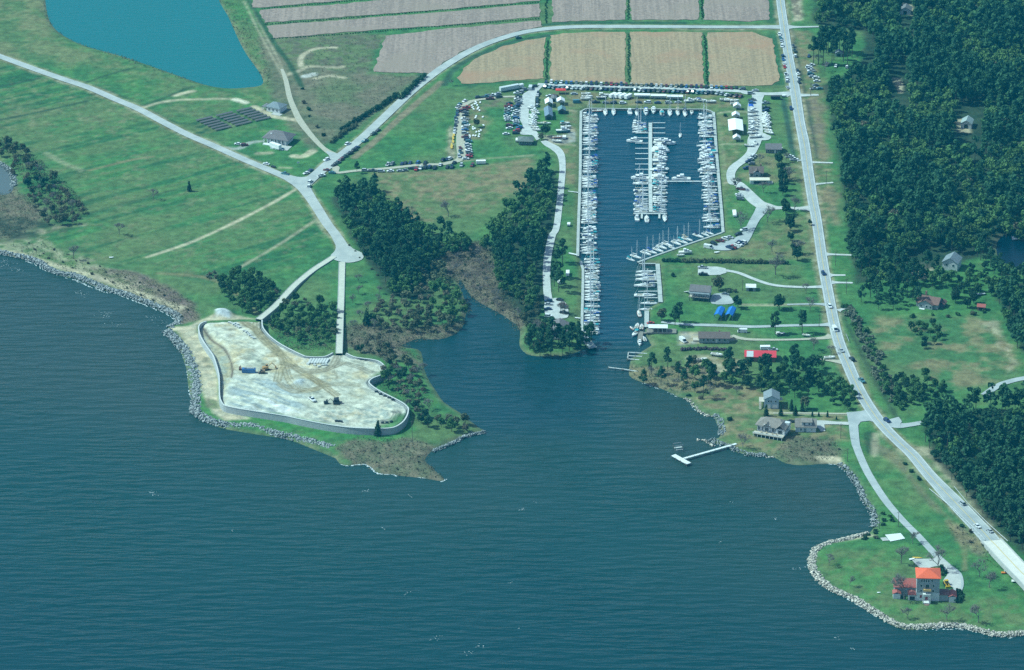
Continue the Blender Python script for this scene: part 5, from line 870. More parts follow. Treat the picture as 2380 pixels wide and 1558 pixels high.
def row(f, pts, head, lab, frm, pal=PAL, group=None, jit=8, cols=None, zz=None, kinds=('car', 'suv', 'car', 'suv', 'pickup')):
    for i, p in enumerate(pts):
        cl = cols[i % len(cols)] if cols else rnd.choice(pal); k = rnd.choice(kinds)
        q = G(f(*p), LZ + .6)
        hd = head(i) if callable(head) else head
        car(q, R(hd + rnd.uniform(-jit, jit) + rnd.choice((0, 180))), k, cl, '%s %s, %s from %s %s' % (cl, KN[k], nth(i + 1), frm, lab), group or 'cars ' + lab, z=(LZ + .33 if zz is None else zz))
def line(a, b, n): return [(a[0] + (b[0] - a[0]) * i / (n - 1), a[1] + (b[1] - a[1]) * i / (n - 1)) for i in range(n)]
up = line((-300, 143), (2330, 224), 39); up = [(x, y + rnd.uniform(-4, 4)) for x, y in up]
row(M2, up, 82, 'between the long lane and the fields', 'the west end')
lo = line((-310, 214), (0, 224), 6)[:-1] + line((0, 224), (2000, 294), 31)[:-1] + line((2000, 294), (2390, 342), 7)
row(M2, [(x, y + rnd.uniform(-4, 4)) for x, y in lo], 58, 'in the row south of the long lane', 'the west end', PAL_D, jit=5)
row(M1, [(340, 402), (270, 448), (250, 482), (240, 548), (236, 592), (214, 642), (222, 690), (214, 740), (204, 790), (198, 838)], lambda i: 60 if i < 3 else 92, 'west of the sandy lane', 'the bend', PAL_L, zz=LZ + .1)
row(M1, [(535, 355), (632, 342), (662, 328), (722, 326), (800, 302), (690, 370), (815, 345)], 12, 'at the top of the sandy lane', 'the bend', PAL_D, zz=LZ + .15)
row(M1, [(365, 492), (345, 522), (350, 560), (350, 600), (345, 650), (345, 690), (347, 722), (345, 762), (345, 800), (345, 850), (345, 902), (380, 940), (400, 965), (385, 1010), (392, 1042), (395, 1080), (402, 1112), (410, 1150), (400, 1176), (355, 1200)], 5, 'east of the sandy lane', 'the bend', cols=['red', 'maroon', 'grey', 'black', 'white', 'silver', 'teal', 'white', 'blue', 'silver', 'maroon', 'navy', 'teal', 'white', 'silver', 'white', 'silver', 'maroon', 'red', 'white'], zz=LZ + .1)
row(M1, [(280, 1055), (282, 1110), (265, 1170), (290, 540)], 100, 'standing on the sandy lane itself', 'the middle', cols=['maroon', 'teal', 'silver', 'maroon'])
row(M1, [(960, 435), (945, 472), (950, 505), (945, 545), (930, 582), (928, 615), (932, 645), (945, 672), (960, 742), (960, 778)], 5, 'in the outer column by the gravel strip', 'the north', cols=['black', 'red', 'white', 'silver', 'teal', 'white', 'white', 'silver', 'maroon', 'white'], zz=LZ + .1)
row(M1, [(1088, 340), (1082, 375), (1080, 405), (1092, 440), (1068, 472), (1050, 510), (1062, 540), (1050, 575), (1045, 605), (1052, 640), (1045, 675), (1058, 700), (1050, 732), (1100, 772), (1062, 815), (1050, 848)], 5, 'in the inner column by the gravel strip', 'the north', cols=['black', 'white', 'silver', 'grey', 'navy', 'teal', 'white', 'silver', 'white', 'blue', 'white', 'silver', 'teal', 'blue', 'red', 'black'], zz=LZ + .1)
row(M1, [(1360, 290), (1350, 322), (1345, 380), (1345, 415), (1345, 465)], 80, 'east of the gravel strip', 'the north', PAL_D, zz=LZ + .1)
row(M1, [(915, 858), (1180, 245), (1300, 205), (1075, 292), (1115, 278), (1512, 332), (1582, 335), (1855, 305)], 8, 'round the head of the gravel strip', 'the west', cols=['white', 'grey', 'black', 'white', 'silver', 'white', 'maroon', 'silver'], zz=LZ + .1)
row(B, [(175, 1180), (225, 1181), (285, 1186), (348, 1184), (417, 1182), (447, 1178), (495, 1166), (527, 1170), (558, 1162), (590, 1158), (620, 1155), (655, 1160), (695, 1140), (743, 1157), (773, 1155), (840, 1143), (915, 1144)], lambda i: (0 if i < 7 else 75), 'south of the pasture lane', 'the junction', cols=['silver', 'grey', 'silver', 'white', 'silver', 'grey', 'black', 'red', 'white', 'black', 'navy', 'black', 'white', 'black', 'navy', 'silver', 'maroon'], zz=LZ + .1)
row(B, [(332, 1138), (362, 1135), (430, 1133), (452, 1130), (485, 1128), (540, 1125), (590, 1128), (715, 1106), (745, 1100), (760, 1098), (790, 1125)], 70, 'north of the pasture lane', 'the junction', cols=['white', 'grey', 'navy', 'black', 'navy', 'blue', 'black', 'black', 'navy', 'white', 'black'], zz=LZ + .1)
row(W1, [(1745, 1180), (1790, 1145), (1840, 1105), (1895, 1062), (1960, 1017), (2030, 970), (2062, 935), (2172, 842), (2292, 745), (2350, 700)], 52, 'on the farm road verge', 'the junction', cols=['black', 'grey', 'maroon', 'green', 'black', 'black', 'navy', 'teal', 'green', 'black'], zz=LZ + .1)
row(W1, [(1640, 1105), (1360, 1290), (1422, 1252), (1642, 1247), (1715, 1282), (1570, 1325), (1415, 1410), (1400, 1470), (1070, 1300), (805, 1162), (412, 886), (505, 900), (1935, 885)], lambda i: [45, 45, 45, -5, -8, 25, 75, 85, -35, -30, -8, 5, 50][i], 'round the road junction by the pine wood', 'the farm track', cols=['white', 'white', 'navy', 'maroon', 'teal', 'white', 'white', 'white', 'teal', 'white', 'white', 'maroon', 'white'], zz=LZ + .1)
row(C, [(688, 240), (697, 265), (701, 285), (705, 320), (712, 388), (715, 412), (720, 440), (724, 463), (732, 516), (738, 545), (740, 562), (745, 606), (768, 752)], 98, 'on the west shoulder of the highway', 'the farm road', cols=['white', 'teal', 'silver', 'white', 'navy', 'blue', 'white', 'red', 'white', 'white', 'white', 'silver', 'navy'], zz=LZ + .1)
row(C, [(783, 320), (793, 352), (797, 388), (812, 490), (815, 510), (820, 545), (824, 570)], 98, 'on the east shoulder of the highway', 'the farm road', cols=['grey', 'green', 'white', 'black', 'white', 'silver', 'black'], zz=LZ + .1)
row(W7, [(430, 572), (400, 600), (420, 622), (435, 650), (425, 692), (445, 727), (500, 747), (512, 790), (490, 850), (470, 895), (550, 895)], lambda i: 10, 'on the grass beside the wood', 'the north', cols=['white', 'white', 'silver', 'white', 'teal', 'silver', 'white', 'white', 'grey', 'silver', 'teal'], zz=LZ + .1)
row(W7, [(645, 567), (772, 582), (925, 597), (400, 445)], 80, 'under the bare trunked pines', 'the west', cols=['white', 'white', 'white', 'navy'], zz=LZ + .1)
row(M6, [(662, 750), (585, 812), (470, 855), (400, 872), (332, 902), (245, 940)], lambda i: (35, 20, -35, -30, -25, -40)[i], 'on the paved car park waterside', 'the lane', cols=['white', 'black', 'silver', 'white', 'maroon', 'black'])
row(M6, [(655, 922), (615, 932), (585, 952), (505, 988), (465, 995)], lambda i: -40, 'inland on the paved car park', 'the lane', cols=['white', 'navy', 'white', 'red', 'navy'])
row(M6, [(620, 185), (592, 262), (602, 287), (612, 322)], lambda i: -15, 'beside the marina lane fork', 'the north', cols=['maroon', 'white', 'silver', 'grey'])
row(M6, [(90, 1272), (98, 1365)], 0, 'at the end of the curving drive', 'the hedge', cols=['silver', 'black'], kinds=('pickup',))
row(M5, [(962, 432), (970, 498), (968, 540), (775, 390), (775, 432)], 8, 'at the north end of the boat lot', 'the east', cols=['silver', 'black', 'navy', 'grey', 'blue'], zz=LZ + .25)
row(M5, [(800, 1166), (775, 1190), (757, 1215), (725, 1240), (770, 1276), (700, 1336), (760, 300), (820, 262), (640, 240)], lambda i: (40, 40, 40, 40, 0, 20, 5, 5, 5)[i], 'along the marina lane', 'the bungalow', cols=['white', 'silver', 'white', 'navy', 'grey', 'navy', 'silver', 'silver', 'grey'])
row(M2, [(85, 303), (385, 418), (520, 425), (630, 428), (757, 430), (975, 422), (1100, 420), (1240, 426), (1390, 426), (1522, 420)], 3, 'between the long tents and basin', 'the west end', cols=['silver', 'black', 'grey', 'black', 'white', 'black', 'white', 'navy', 'silver', 'silver'], zz=LZ + .1)
row(Q8, [(610, 612), (645, 676), (668, 716), (668, 790)], lambda i: -15, 'on the southern gravel lot', 'the north', cols=['black', 'maroon', 'black', 'black'])
row(Q8, [(450, 630), (450, 672), (440, 738), (450, 838)], lambda i: 0, 'half shaded west of the gravel lot', 'the north', cols=['navy', 'silver', 'navy', 'white'])
row(C, [(760, 1085), (790, 1104)], 5, 'on the grass strip west of the highway', 'the ditch', cols=['white', 'white'], kinds=('pickup',), zz=LZ + .1)
# moving traffic: wheels as parts
for f, p, hd, cl, k, where in ((B, (1235, 262), 14, 'green', 'car', 'alone on the bend of the farm road'), (FF, (992, 372), -80, 'navy', 'suv', 'alone on the highway opposite the hedge'), (FF, (1036, 600), -78, 'white', 'suv', 'on the highway opposite the round dark trees'), (FF, (1071, 760), -76, 'white', 'van', 'on the highway where the bend begins'), (FF, (1116, 905), -70, 'silver', 'car', 'on the highway opposite the parked motor boat'), (FF, (1190, 964), 110, 'black', 'suv', 'on the outer lane of the highway bend'), (FF, (1257, 1112), -66, 'teal', 'pickup', 'on the highway just above the side road fork'), (FF, (1432, 1390), -58, 'navy', 'suv', 'on the highway at the mouth of the east side road'), (HH, (1952, 440), 118, 'silver', 'suv', 'on the highway beside the bright guard rail'), (HH, (2057, 598), -62, 'white', 'car', 'on the inner lane just before the bridge'), (HH, (2142, 630), 118, 'silver', 'car', 'on the outer lane just before the bridge')):
    q = G(f(*p), LZ + .7); o = car(q, R(hd), k, cl, '%s %s driving %s' % (cl, KN[k], where), 'cars moving on the roads', 'moving_car', z=RZ + .06); s = SPEC[k]
    for x in (-s['L'] * .29, s['L'] * .31):
        for y in (-s['W'] / 2 + .06, s['W'] / 2 - .06): link('wheel', WHEEL, o, (x, y, .34))
# lone vehicles
car(G(H3(862, 838)), R(178), 'van', 'white', 'white van parked at the head of the cluttered dirt yard'); car(G(H3(40, 965)), R(-60), 'van', 'white', 'white van parked on the dirt yard west of the long brown house'); car(G(M6(170, 1000)), R(-25), 'van', 'white', 'large white van at the west end of the paved car park')
car(G(H3(630, 318)), R(-20), 'car', 'grey', 'grey car on the gravel drive beside the raised house'); car(G(H4(1540, 755)), R(5), 'car', 'black', 'black car squeezed between the white house and its garage'); car(G(H3(1290, 1090)), R(0), 'pickup', 'silver', 'silver pickup truck behind the red roofed barn'); car(G(M2(125, 430)), R(5), 'van', 'teal', 'teal van on the grass near the north-west corner of the basin')
car(G(M4(1145, 938)), R(15), 'car', 'red', 'red car under the thin trees beside the timber quay')
# big trailers and camper
def trailer(f, p, rz, L, W, hh, label, m=cv, name='box_trailer', cat='trailer', cab=None, z=None):
    q = G(f(*p)); parts = [('body', MB().use(m).box((0, 0, .55 + hh / 2), (L, W, hh)).mesh('body'))]
    parts.append(('undercarriage', MB().use(dkopen).box((-L * .2, 0, .42), (2.2, W * .9, .5)).box((L / 2 + .5, 0, .45), (1.0, .2, .15)).mesh('undercarriage')))
    if cab: parts.append(('cab', MB().use(PM[cab]).box((L / 2 + 2.0, 0, 1.6), (2.6, 2.3, 2.4)).use(glass).box((L / 2 + 3.0, 0, 2.1), (.7, 2.1, .9)).mesh('cab')))
    return thing(name, parts, (q[0], q[1], gz(*q) + .12 if z is None else z), rz, label, cat)
trailer(M1, (960, 255), R(28), 14, 2.6, 2.6, 'long pale box trailer behind a truck on the grass above the sandy lane', mat('trailer panel', (.55, .60, .60), .6, .05, .3), cab='white'); trailer(M1, (1250, 245), R(85), 5, 2.2, 2.0, 'pale box trailer at the top of the gravel strip', mat('trailer panel', (0, 0, 0))); trailer(B, (975, 1136), R(4), 6, 2.2, 1.8, 'long white trailer at the east end of the sandy lane')
for i, (x, y) in enumerate(((620, 355), (690, 355), (755, 365), (832, 370))): trailer(M2, (x, y), R(50), 6, 2.2, 2.2, '%s white box trailer from the west in the slanting row beside the long tents' % nth(i + 1)).__setitem__('group', 'slanting box trailers')
trailer(W1, (935, 950), R(-42), 8.5, 2.5, 2.7, 'white camper parked in front of the large columned house', name='camper', cat='camper'); trailer(H3, (1178, 1078), R(2), 5.6, 2.4, 1.8, 'white box trailer behind the red roofed barn'); trailer(M5, (1100, 380), R(-3), 6.4, 2.3, 1.6, 'dark covered trailer on the grass by the highway entrance', dkopen)
trailer(M6, (533, 540), R(90), 9, 2.2, 1.0, 'long white trailer standing alone on the quayside grass east of the basin'); trailer(Q8, (715, 265), R(88), 6, 2.0, 1.4, 'long white trailer in the shade beside the south-west quay'); trailer(Q8, (620, 385), R(20), 3.4, 2.0, 1.4, 'short white trailer in the tree shade beside the south-west quay'); trailer(M1, (1720, 925), R(85), 3.6, 2.2, 1.2, 'white box trailer on the bare ground near the west quay'); trailer(M1, (1060, 960), R(88), 4.5, 1.2, .9, 'thin white trailer beside the grey pavilion'); trailer(M3, (10, 690), R(85), 3.4, 1.8, 1.0, 'small white trailer alone on the mown grass west of the basin'); trailer(M5, (1215, 350), R(0), 2, 1.6, .8, 'small white utility box at the highway entrance'); trailer(W1, (905, 1215), R(-35), 3, 1.5, .5, 'low dark trailer behind the white truck near the junction', dkopen)
# ------------------------------------------------------------ boats
gel = mat('white gelcoat', (.78, .80, .79), .35, .03, .6, spec=.5); deckw = mat('cream deck', (.66, .66, .60), .6, .06, .8); alum = mat('mast aluminium', (.82, .84, .84), .5); HC = {'white': gel, 'navy': PM['navy'], 'grey': PM['silver'], 'salmon': mat('salmon hull', (.50, .20, .15), .6, .1, .8), 'teal': PM['teal'], 'red': PM['red']}
SAILC = {'white': mat('sail cover white', (.70, .72, .70), .8), 'blue': mat('sail cover blue', (.015, .07, .28), .8), 'teal': mat('sail cover teal', (.03, .30, .34), .8), 'navy': mat('sail cover navy', (.015, .03, .09), .8), 'tan': mat('sail cover tan', (.42, .36, .24), .8)}
def hullmesh(m, L, Bm, fb, stern=.75, deck=deckw):
    mb = MB().use(m); S = [(-.5, stern), (-.3, .92), (-.05, 1), (.18, .9), (.34, .6), (.44, .3), (.5, .02)]; v = []
    for t, k in S:
        x = t * L; b = Bm / 2 * k; g = fb * (1 + .35 * max(0, t + .1) ** 1.0)
        v += [(x, 0, -.4), (x, b * .86, .22), (x, b, g), (x, b * .9, g + .02), (x, -b * .9, g + .02), (x, -b, g), (x, -b * .86, .22)]
    n = len(S); f = []; d = []; bt = []
    for i in range(n - 1):
        for j in range(7):
            q = (7 * i + j, 7 * i + 7 + j, 7 * i + 7 + (j + 1) % 7, 7 * i + (j + 1) % 7); (d if j == 3 else (bt if j in (0, 6) else f)).append(q[::-1])
    mb.add(v, f + [(6, 5, 4, 3, 2, 1, 0)]); o = len(mb.v) - len(v); mb.use(deck)
    for q in d: mb.f.append(tuple(i + o for i in q)); mb.m.append(mb.cur)
    mb.use(SAILC['navy'])
    for q in bt: mb.f.append(tuple(i + o for i in q)); mb.m.append(mb.cur)
    return mb.mesh('hull')
_bm = {}
def memo(k, fn):
    if k not in _bm: _bm[k] = fn()
    return _bm[k]
def sail_parts(hc, sc_, L=10.4, cov=None, doubles=False):
    ps = [('hull', memo(('h', hc), lambda: hullmesh(HC[hc], 10.4, 2.95, .88)))]
    def cab(): 
        mb = MB().use(gel); v = []
        for x, b, z in ((-1.0, 1.05, 1.15), (-.8, 1.0, 1.75), (1.6, .8, 1.7), (3.0, .45, 1.5), (3.3, .35, 1.3)): v += [(x, -b, 1.1), (x, -b * .85, z), (x, b * .85, z), (x, b, 1.1)]
        mb.add(v, [(4 * i + j, 4 * i + 4 + j, 4 * i + 5 + j, 4 * i + 1 + j) for i in range(4) for j in range(3)]); mb.use(glass)
        for s in (-1, 1): mb.add([(-.5, s * 1.0, 1.32), (1.5, s * .86, 1.32), (1.5, s * .8, 1.56), (-.5, s * .92, 1.56)], [(0, 1, 2, 3)])
        mb.use(mat('cockpit sole', (.30, .28, .23), .8)).box((-2.7, 0, 1.19), (2.8, 1.7, .06)); mb.use(gel).box((-4.3, 0, 1.3), (.7, 2.0, .35)); mb.v = [(x, y * .92, z - .27) for x, y, z in mb.v]; return mb.mesh('cabin')
    ps.append(('cabin', memo('cab', cab)))
    def mast():
        mb = MB().use(alum); mb.tube((.9, 0, 1.5), (.9, 0, 14.2), .17, .13, n=5); mb.tube((.9, -1.1, 6), (.9, 1.1, 6), .04, n=3); mb.tube((.9, -.8, 10), (.9, .8, 10), .04, n=3)
        for q in ((5.1, 0, 1.5), (-5.0, 0, 1.2), (.7, 1.5, 1.3), (.7, -1.5, 1.3)): mb.tube((.9, 0, 14), q, .022, n=3)
        return mb.mesh('mast')
    ps.append(('mast', memo('mast', mast)))
    ps.append(('sail_cover', memo(('sc', sc_), lambda: MB().use(SAILC[sc_]).tube((.8, 0, 2.75), (-3.4, 0, 2.6), .24, .17, n=6).mesh('sail_cover'))))
    if cov: ps.append(('canopy', memo(('cv', cov), lambda: MB().use(SAILC[cov]).box((-1.5, 0, 2.1), (1.5, 2.0, .12), 0, .8).box((-3.6, 0, 3.0), (2.2, 2.2, .12), 0, .85).tube((-4.6, 1, 1.2), (-4.6, 1, 3), .04, n=3).tube((-4.6, -1, 1.2), (-4.6, -1, 3), .04, n=3).mesh('canopy'))))
    return ps
def motor_parts(hc, kind='cruiser', cov=None):
    ps = [('hull', memo(('mh', hc), lambda: hullmesh(HC[hc], 9.4, 3.2, 1.2, .95)))]
    def cab(): return MB().use(gel).box((.6, 0, 1.85), (3.8, 2.4, 1.2), 0, .82).box((-.4, 0, 2.85), (2.2, 2.0, .8), 0, .85).box((2.9, 0, 1.5), (2.2, 1.5, .4), 0, .6).mesh('cabin')
    def win(): 
        mb = MB().use(glass); [mb.box((.6, s * 1.16, 2.0), (2.8, .06, .45)) for s in (-1, 1)]; return mb.add([(2.52, -1.0, 1.7), (2.52, 1.0, 1.7), (2.28, .95, 2.35), (2.28, -.95, 2.35)], [(0, 1, 2, 3)]).mesh('windscreen')
    def open_(): return MB().use(gel).box((.3, 0, 1.6), (1.2, 1.0, .9), 0, .8).box((3.0, 0, 1.45), (2.0, 1.4, .3), 0, .6).use(mat('cockpit sole', (0, 0, 0))).box((-2.2, 0, 1.28), (3.2, 2.3, .05)).use(dkopen).box((-4.9, 0, 1.2), (.5, .6, 1.0)).mesh('console')
    if kind == 'cruiser': ps += [('cabin', memo('mc', cab)), ('windscreen', memo('mw', win))]
    else: ps += [('console', memo('mo', open_)), ('windscreen', memo('mow', lambda: MB().use(glass).add([(.95, -.6, 1.95), (.95, .6, 1.95), (.7, .5, 2.4), (.7, -.5, 2.4)], [(0, 1, 2, 3)]).mesh('windscreen')))]
    if cov: ps.append(('canopy', memo(('mcv', cov), lambda: MB().use(SAILC[cov]).box((-2.6, 0, 2.7), (3.4, 2.5, .14), 0, .85).mesh('canopy'))))
    return ps
def boat(f, p, rz, label, group, kind='sail', hc='white', sc_='white', cov=None, scale=1.0, z=0.0, name=None):
    q = G(f(*p), z + 1.0); ps = sail_parts(hc, sc_, cov=cov) if kind == 'sail' else motor_parts(hc, kind, cov)
    return thing(name or ('sailboat' if kind == 'sail' else 'motor_boat'), ps, (q[0], q[1], z), rz, label, 'sailboat' if kind == 'sail' else 'motor boat', group, scale)
def slip_row(f, ys, xf, heads, side, frm, ax=1.0, over={}):
    for i, y in enumerate(ys):
        o = over.get(i, {}); sc_ = o.get('sc', rnd.choice(['white', 'blue', 'white', 'navy', 'white', 'teal', 'white', 'tan', 'blue'])); cov = o.get('cov', rnd.choice([None, None, 'white', 'blue', 'navy', 'teal', 'white'])); k = o.get('k', 'sail'); hc = o.get('hc', rnd.choice(['white'] * 10 + ['navy', 'grey', 'teal']))
        hd = heads if rnd.random() < .8 else heads + 180
        s = o.get('s', rnd.uniform(.80, 1.02)); x = xf(y) if callable(xf) else xf
        kn = 'sailboat' if k == 'sail' else ('cabin cruiser' if k == 'cruiser' else 'open motor boat')
        boat(f, (x + rnd.uniform(-8, 8), y), R(hd + rnd.uniform(-2, 2)), '%s %s, %s from %s %s' % (hc, kn, nth(i + 1), frm, side), 'boats ' + side, k, hc, sc_, cov, s)
U3, U4 = 1439, 2546
wy_ = [602, 626, 652, 682, 742, 768, 802, 842, 915, 940, 978, 1055, 1172, 1192, 1237, 1267, 1302, 1340, 1380, 1457, 1477, 1502, 1537] + [U3 + y for y in (102, 136, 240, 266, 292, 340, 366, 405, 436, 478, 497, 530, 566, 602, 642, 730, 766, 810, 856, 928, 990, 1017, 1066)] + [U4 + y for y in (42, 82, 127, 162, 212, 242, 290, 317, 362, 402, 440, 482, 532, 562, 606, 690, 770, 815, 856, 896, 938, 976, 1055)]
xw = lambda y: (312 if y < U3 else (295 if y < U4 else 330))
slip_row(M2, wy_, xw, 180, 'along the west quay', 'the basin head', over={12: dict(cov='blue'), 13: dict(cov='blue'), 17: dict(hc='navy'), 24: dict(cov='blue'), 25: dict(cov='blue'), 38: dict(k='cruiser'), 41: dict(k='cruiser'), 42: dict(k='cruiser'), 45: dict(cov='teal'), 63: dict(cov='blue')})
ey_ = [612, 640, 684, 716, 738, 776, 806, 842, 882, 957, 1017, 1044, 1076, 1130, 1150, 1172, 1212, 1252, 1284, 1322, 1362, 1398, 1442, 1477] + [U3 + y for y in (102, 134, 190, 226, 262, 300, 336, 386, 456, 536, 576, 616, 702)]
xe = lambda y: 1905 + (y - 610) * .052 + (rnd.uniform(-45, 5) if 1000 < y < 1500 else rnd.uniform(-12, 12))
slip_row(M2, ey_, xe, 180, 'along the east quay', 'the basin head', over={3: dict(k='cruiser'), 5: dict(k='cruiser'), 10: dict(cov='blue'), 11: dict(k='cruiser'), 12: dict(k='cruiser'), 13: dict(k='cruiser', s=1.2), 15: dict(k='cruiser'), 16: dict(k='cruiser', s=1.15), 18: dict(k='cruiser'), 20: dict(k='cruiser', s=1.2), 23: dict(k='cruiser'), 24: dict(k='cruiser'), 33: dict(cov='navy')})
slip_row(M2, [705, 730, 757, 787, 825, 1530, U3 + 100, U3 + 195, U3 + 242, U3 + 315, U3 + 382, U3 + 412, U3 + 460, U3 + 490], lambda y: 992 if y < 900 else 1015, 0, 'west of the central walkway', 'the north', over={7: dict(cov=None), 9: dict(cov='blue', sc='blue'), 8: dict(cov='navy')})
slip_row(M2, [970, 1006, 1038, 1068, 1096, 1125, 1150, 1182, 1222, 1270, 1330, 1360, 1392, 1440, 1476, 1532, U3 + 92, U3 + 140, U3 + 190, U3 + 228, U3 + 285, U3 + 320, U3 + 352, U3 + 395, U3 + 460, U3 + 490], lambda y: 1275 if y < U3 else 1275, 0, 'east of the central walkway', 'the north', over={0: dict(k='cruiser'), 1: dict(k='open', cov='navy'), 2: dict(k='cruiser'), 3: dict(k='cruiser', s=1.15), 4: dict(k='cruiser', s=1.2), 5: dict(k='cruiser', cov='teal'), 6: dict(k='cruiser'), 7: dict(k='open'), 8: dict(k='cruiser'), 9: dict(k='open'), 11: dict(k='cruiser', s=1.3), 13: dict(k='cruiser'), 14: dict(k='cruiser', s=1.2), 15: dict(cov='teal')})
for f, p, rz, s, lab in ((M2, (920, 955), 168, 1.1, 'white cabin cruiser alone among empty slips west of the central walkway'), (M2, (1000, 1468), 175, 1.25, 'large white cabin cruiser lying bow out west of the central walkway'), (M2, (1365, 985), 0, 1.25, 'large white cabin cruiser whose bow juts east beyond its neighbours'), (M3, (1565, 40), 178, 1.25, 'large white cabin cruiser lying alongside the narrow cross dock')): boat(f, p, R(rz), lab, None, 'cruiser', scale=s)
for i, (x, y, k, cov, s, hc) in enumerate(((518, 555, 'sail', None, .95, 'white'), (632, 553, 'sail', None, .95, 'white'), (855, 548, 'cruiser', None, .95, 'white'), (953, 562, 'sail', 'navy', .85, 'white'), (1080, 552, 'cruiser', 'blue', 1.0, 'white'), (1185, 530, 'cruiser', None, 1.0, 'white'), (1300, 560, 'open', 'teal', .95, 'white'), (1410, 562, 'sail', None, 1.0, 'white'), (1520, 560, 'sail', 'tan', .95, 'grey'), (1620, 570, 'sail', 'navy', 1.0, 'white'), (1712, 552, 'open', None, .65, 'white'))):
    boat(M2, (x, y), R(-90 if k == 'sail' else (90 if i in (2, 6) else -90)), '%s %s, %s from the west across the basin head' % (hc, {'sail': 'sailboat', 'cruiser': 'cabin cruiser', 'open': 'open motor boat'}[k], nth(i + 1)), 'boats at the head of the basin', k, hc, rnd.choice(['white', 'blue']), cov, s)
boat(M2, (410, 530), R(5), 'red launch lying alongside the quay at the north-west corner of the basin', None, 'open', 'salmon', scale=.75); boat(M2, (1553, 870), R(-95), 'lone sailboat moving bow south in open water east of the central walkway', None, 'sail', scale=.68)
for p, k, lab, s, rz in (((955, 580), 'cruiser', 'white cabin cruiser at the west end of the T dock', .9, 90), ((1090, 590), 'sail', 'broad white sailboat lying bow north in the middle of the T dock', 1.0, 90), ((1340, 580), 'sail', 'white sailboat lying bow south at the east end of the T dock', .95, -90)): boat(M3, p, R(rz), lab, None, k, scale=s)
dg = [(870, 1145), (940, 1108), (1080, 1060), (1160, 1042), (1250, 1016), (1300, 975), (1375, 940), (1450, 985), (1500, 920), (1590, 902), (1650, 865), (1805, 820), (1905, 800), (1965, 780)]
for i, p in enumerate(dg): cov = ['teal', None, None, 'blue', None, None, None, None, None, 'teal', 'tan', 'navy', None, 'blue'][i]; boat(M3, p, R(-46 + rnd.uniform(-4, 4)), 'white sailboat, %s from the west along the slanting quay wall' % nth(i + 1), 'sailboats along the slanting quay wall', 'sail', 'white', cov or 'white', cov, .62 if i in (0, 7, 12, 13) else .82)
for i, (x, y, s, k, hc) in enumerate(((1050, 212, .9, 'sail', 'white'), (1078, 265, 1.2, 'sail', 'white'), (1085, 322, 1.25, 'sail', 'white'), (1060, 405, 1.2, 'sail', 'white'), (1070, 542, 1.25, 'sail', 'white'), (1115, 648, .9, 'sail', 'white'), (1075, 732, .8, 'sail', 'white'))): boat(M4, (x, y), R(180 if i not in (4,) else 0), 'white sailboat, %s from the slanting wall in the south-east channel' % nth(i + 1), 'sailboats in the south-east channel', k, hc, ['tan', 'white', 'blue', 'navy', 'white', 'tan', 'white'][i], [None, None, None, 'navy', None, None, None][i], s)
boat(M4, (985, 790), R(95), 'salmon hulled trawler with a pale frame standing off the timber quay', None, 'sail', 'salmon', 'tan', None, .85); boat(M4, (955, 962), R(80), 'grey work boat rafted beside the timber quay', None, 'open', 'grey', scale=.75); boat(M4, (1018, 975), R(85), 'pale salmon launch lying inside the grey work boat', None, 'open', 'salmon', scale=.75); boat(M4, (886, 988), R(120), 'small pink skiff at the outer edge of the raft of work boats', None, 'open', 'salmon', scale=.5); boat(M4, (930, 1068), R(-115), 'boat under a bright teal cover beside the dark timber dock', None, 'open', 'white', cov='teal', scale=.85); boat(M4, (1055, 1138), R(100), 'white launch lying inside the end of the dark timber dock', None, 'open', 'white', scale=.65); boat(M4, (992, 1192), R(-88), 'cream launch moored across the end of the dark timber dock', None, 'cruiser', 'white', scale=.72)
# boats standing on trailers ashore
TRL = MB().use(steel).box((0, .75, .45), (6, .12, .14)).box((0, -.75, .45), (6, .12, .14)).box((3.8, 0, .45), (1.8, .12, .12)).use(tyre).tube((-1, -1.15, .33), (-1, -.95, .33), .33, n=8).tube((-1, .95, .33), (-1, 1.15, .33), .33, n=8).mesh('trailer')
def ashore(f, p, rz, label, group, kind='open', hc='white', cov=None, s=.66):
    q = G(f(*p), LZ + .8); r = thing('boat_on_trailer', motor_parts(hc, kind, cov), (q[0], q[1], max(gz(*q), LZ) + .75), rz, label, 'boat on trailer', group, s); t = link('trailer', TRL, r, (0, 0, -1.15)); return r
for i, (x, y) in enumerate(((1270, 502), (1310, 545), (1325, 572), (1290, 610), (1302, 635), (1282, 670), (1290, 702), (1285, 732), (1312, 768), (1335, 802))): ashore(M1, (x, y), R(-28), 'white boat on a trailer, %s from the north beside the gravel strip' % nth(i + 1), 'boats on trailers by the gravel strip', rnd.choice(['open', 'open', 'cruiser']))
for i, (x, y) in enumerate(((780, 548), (778, 600), (790, 655), (792, 690), (790, 725), (795, 758), (785, 800), (775, 845))): ashore(M5, (x, y), R(200), 'white boat on a trailer, %s in the west row of the boat lot' % nth(i + 1), 'boats in the west row of the boat lot', rnd.choice(['open', 'cruiser']), s=.72)
for i, (x, y) in enumerate(((968, 600), (975, 636), (958, 685), (968, 718), (985, 765), (1000, 812), (1015, 845), (960, 660), (990, 700))): ashore(M5, (x, y), R(-40), 'white boat on a trailer, %s in the east row of the boat lot' % nth(i + 1), 'boats in the east row of the boat lot', rnd.choice(['open', 'cruiser']), s=.72)
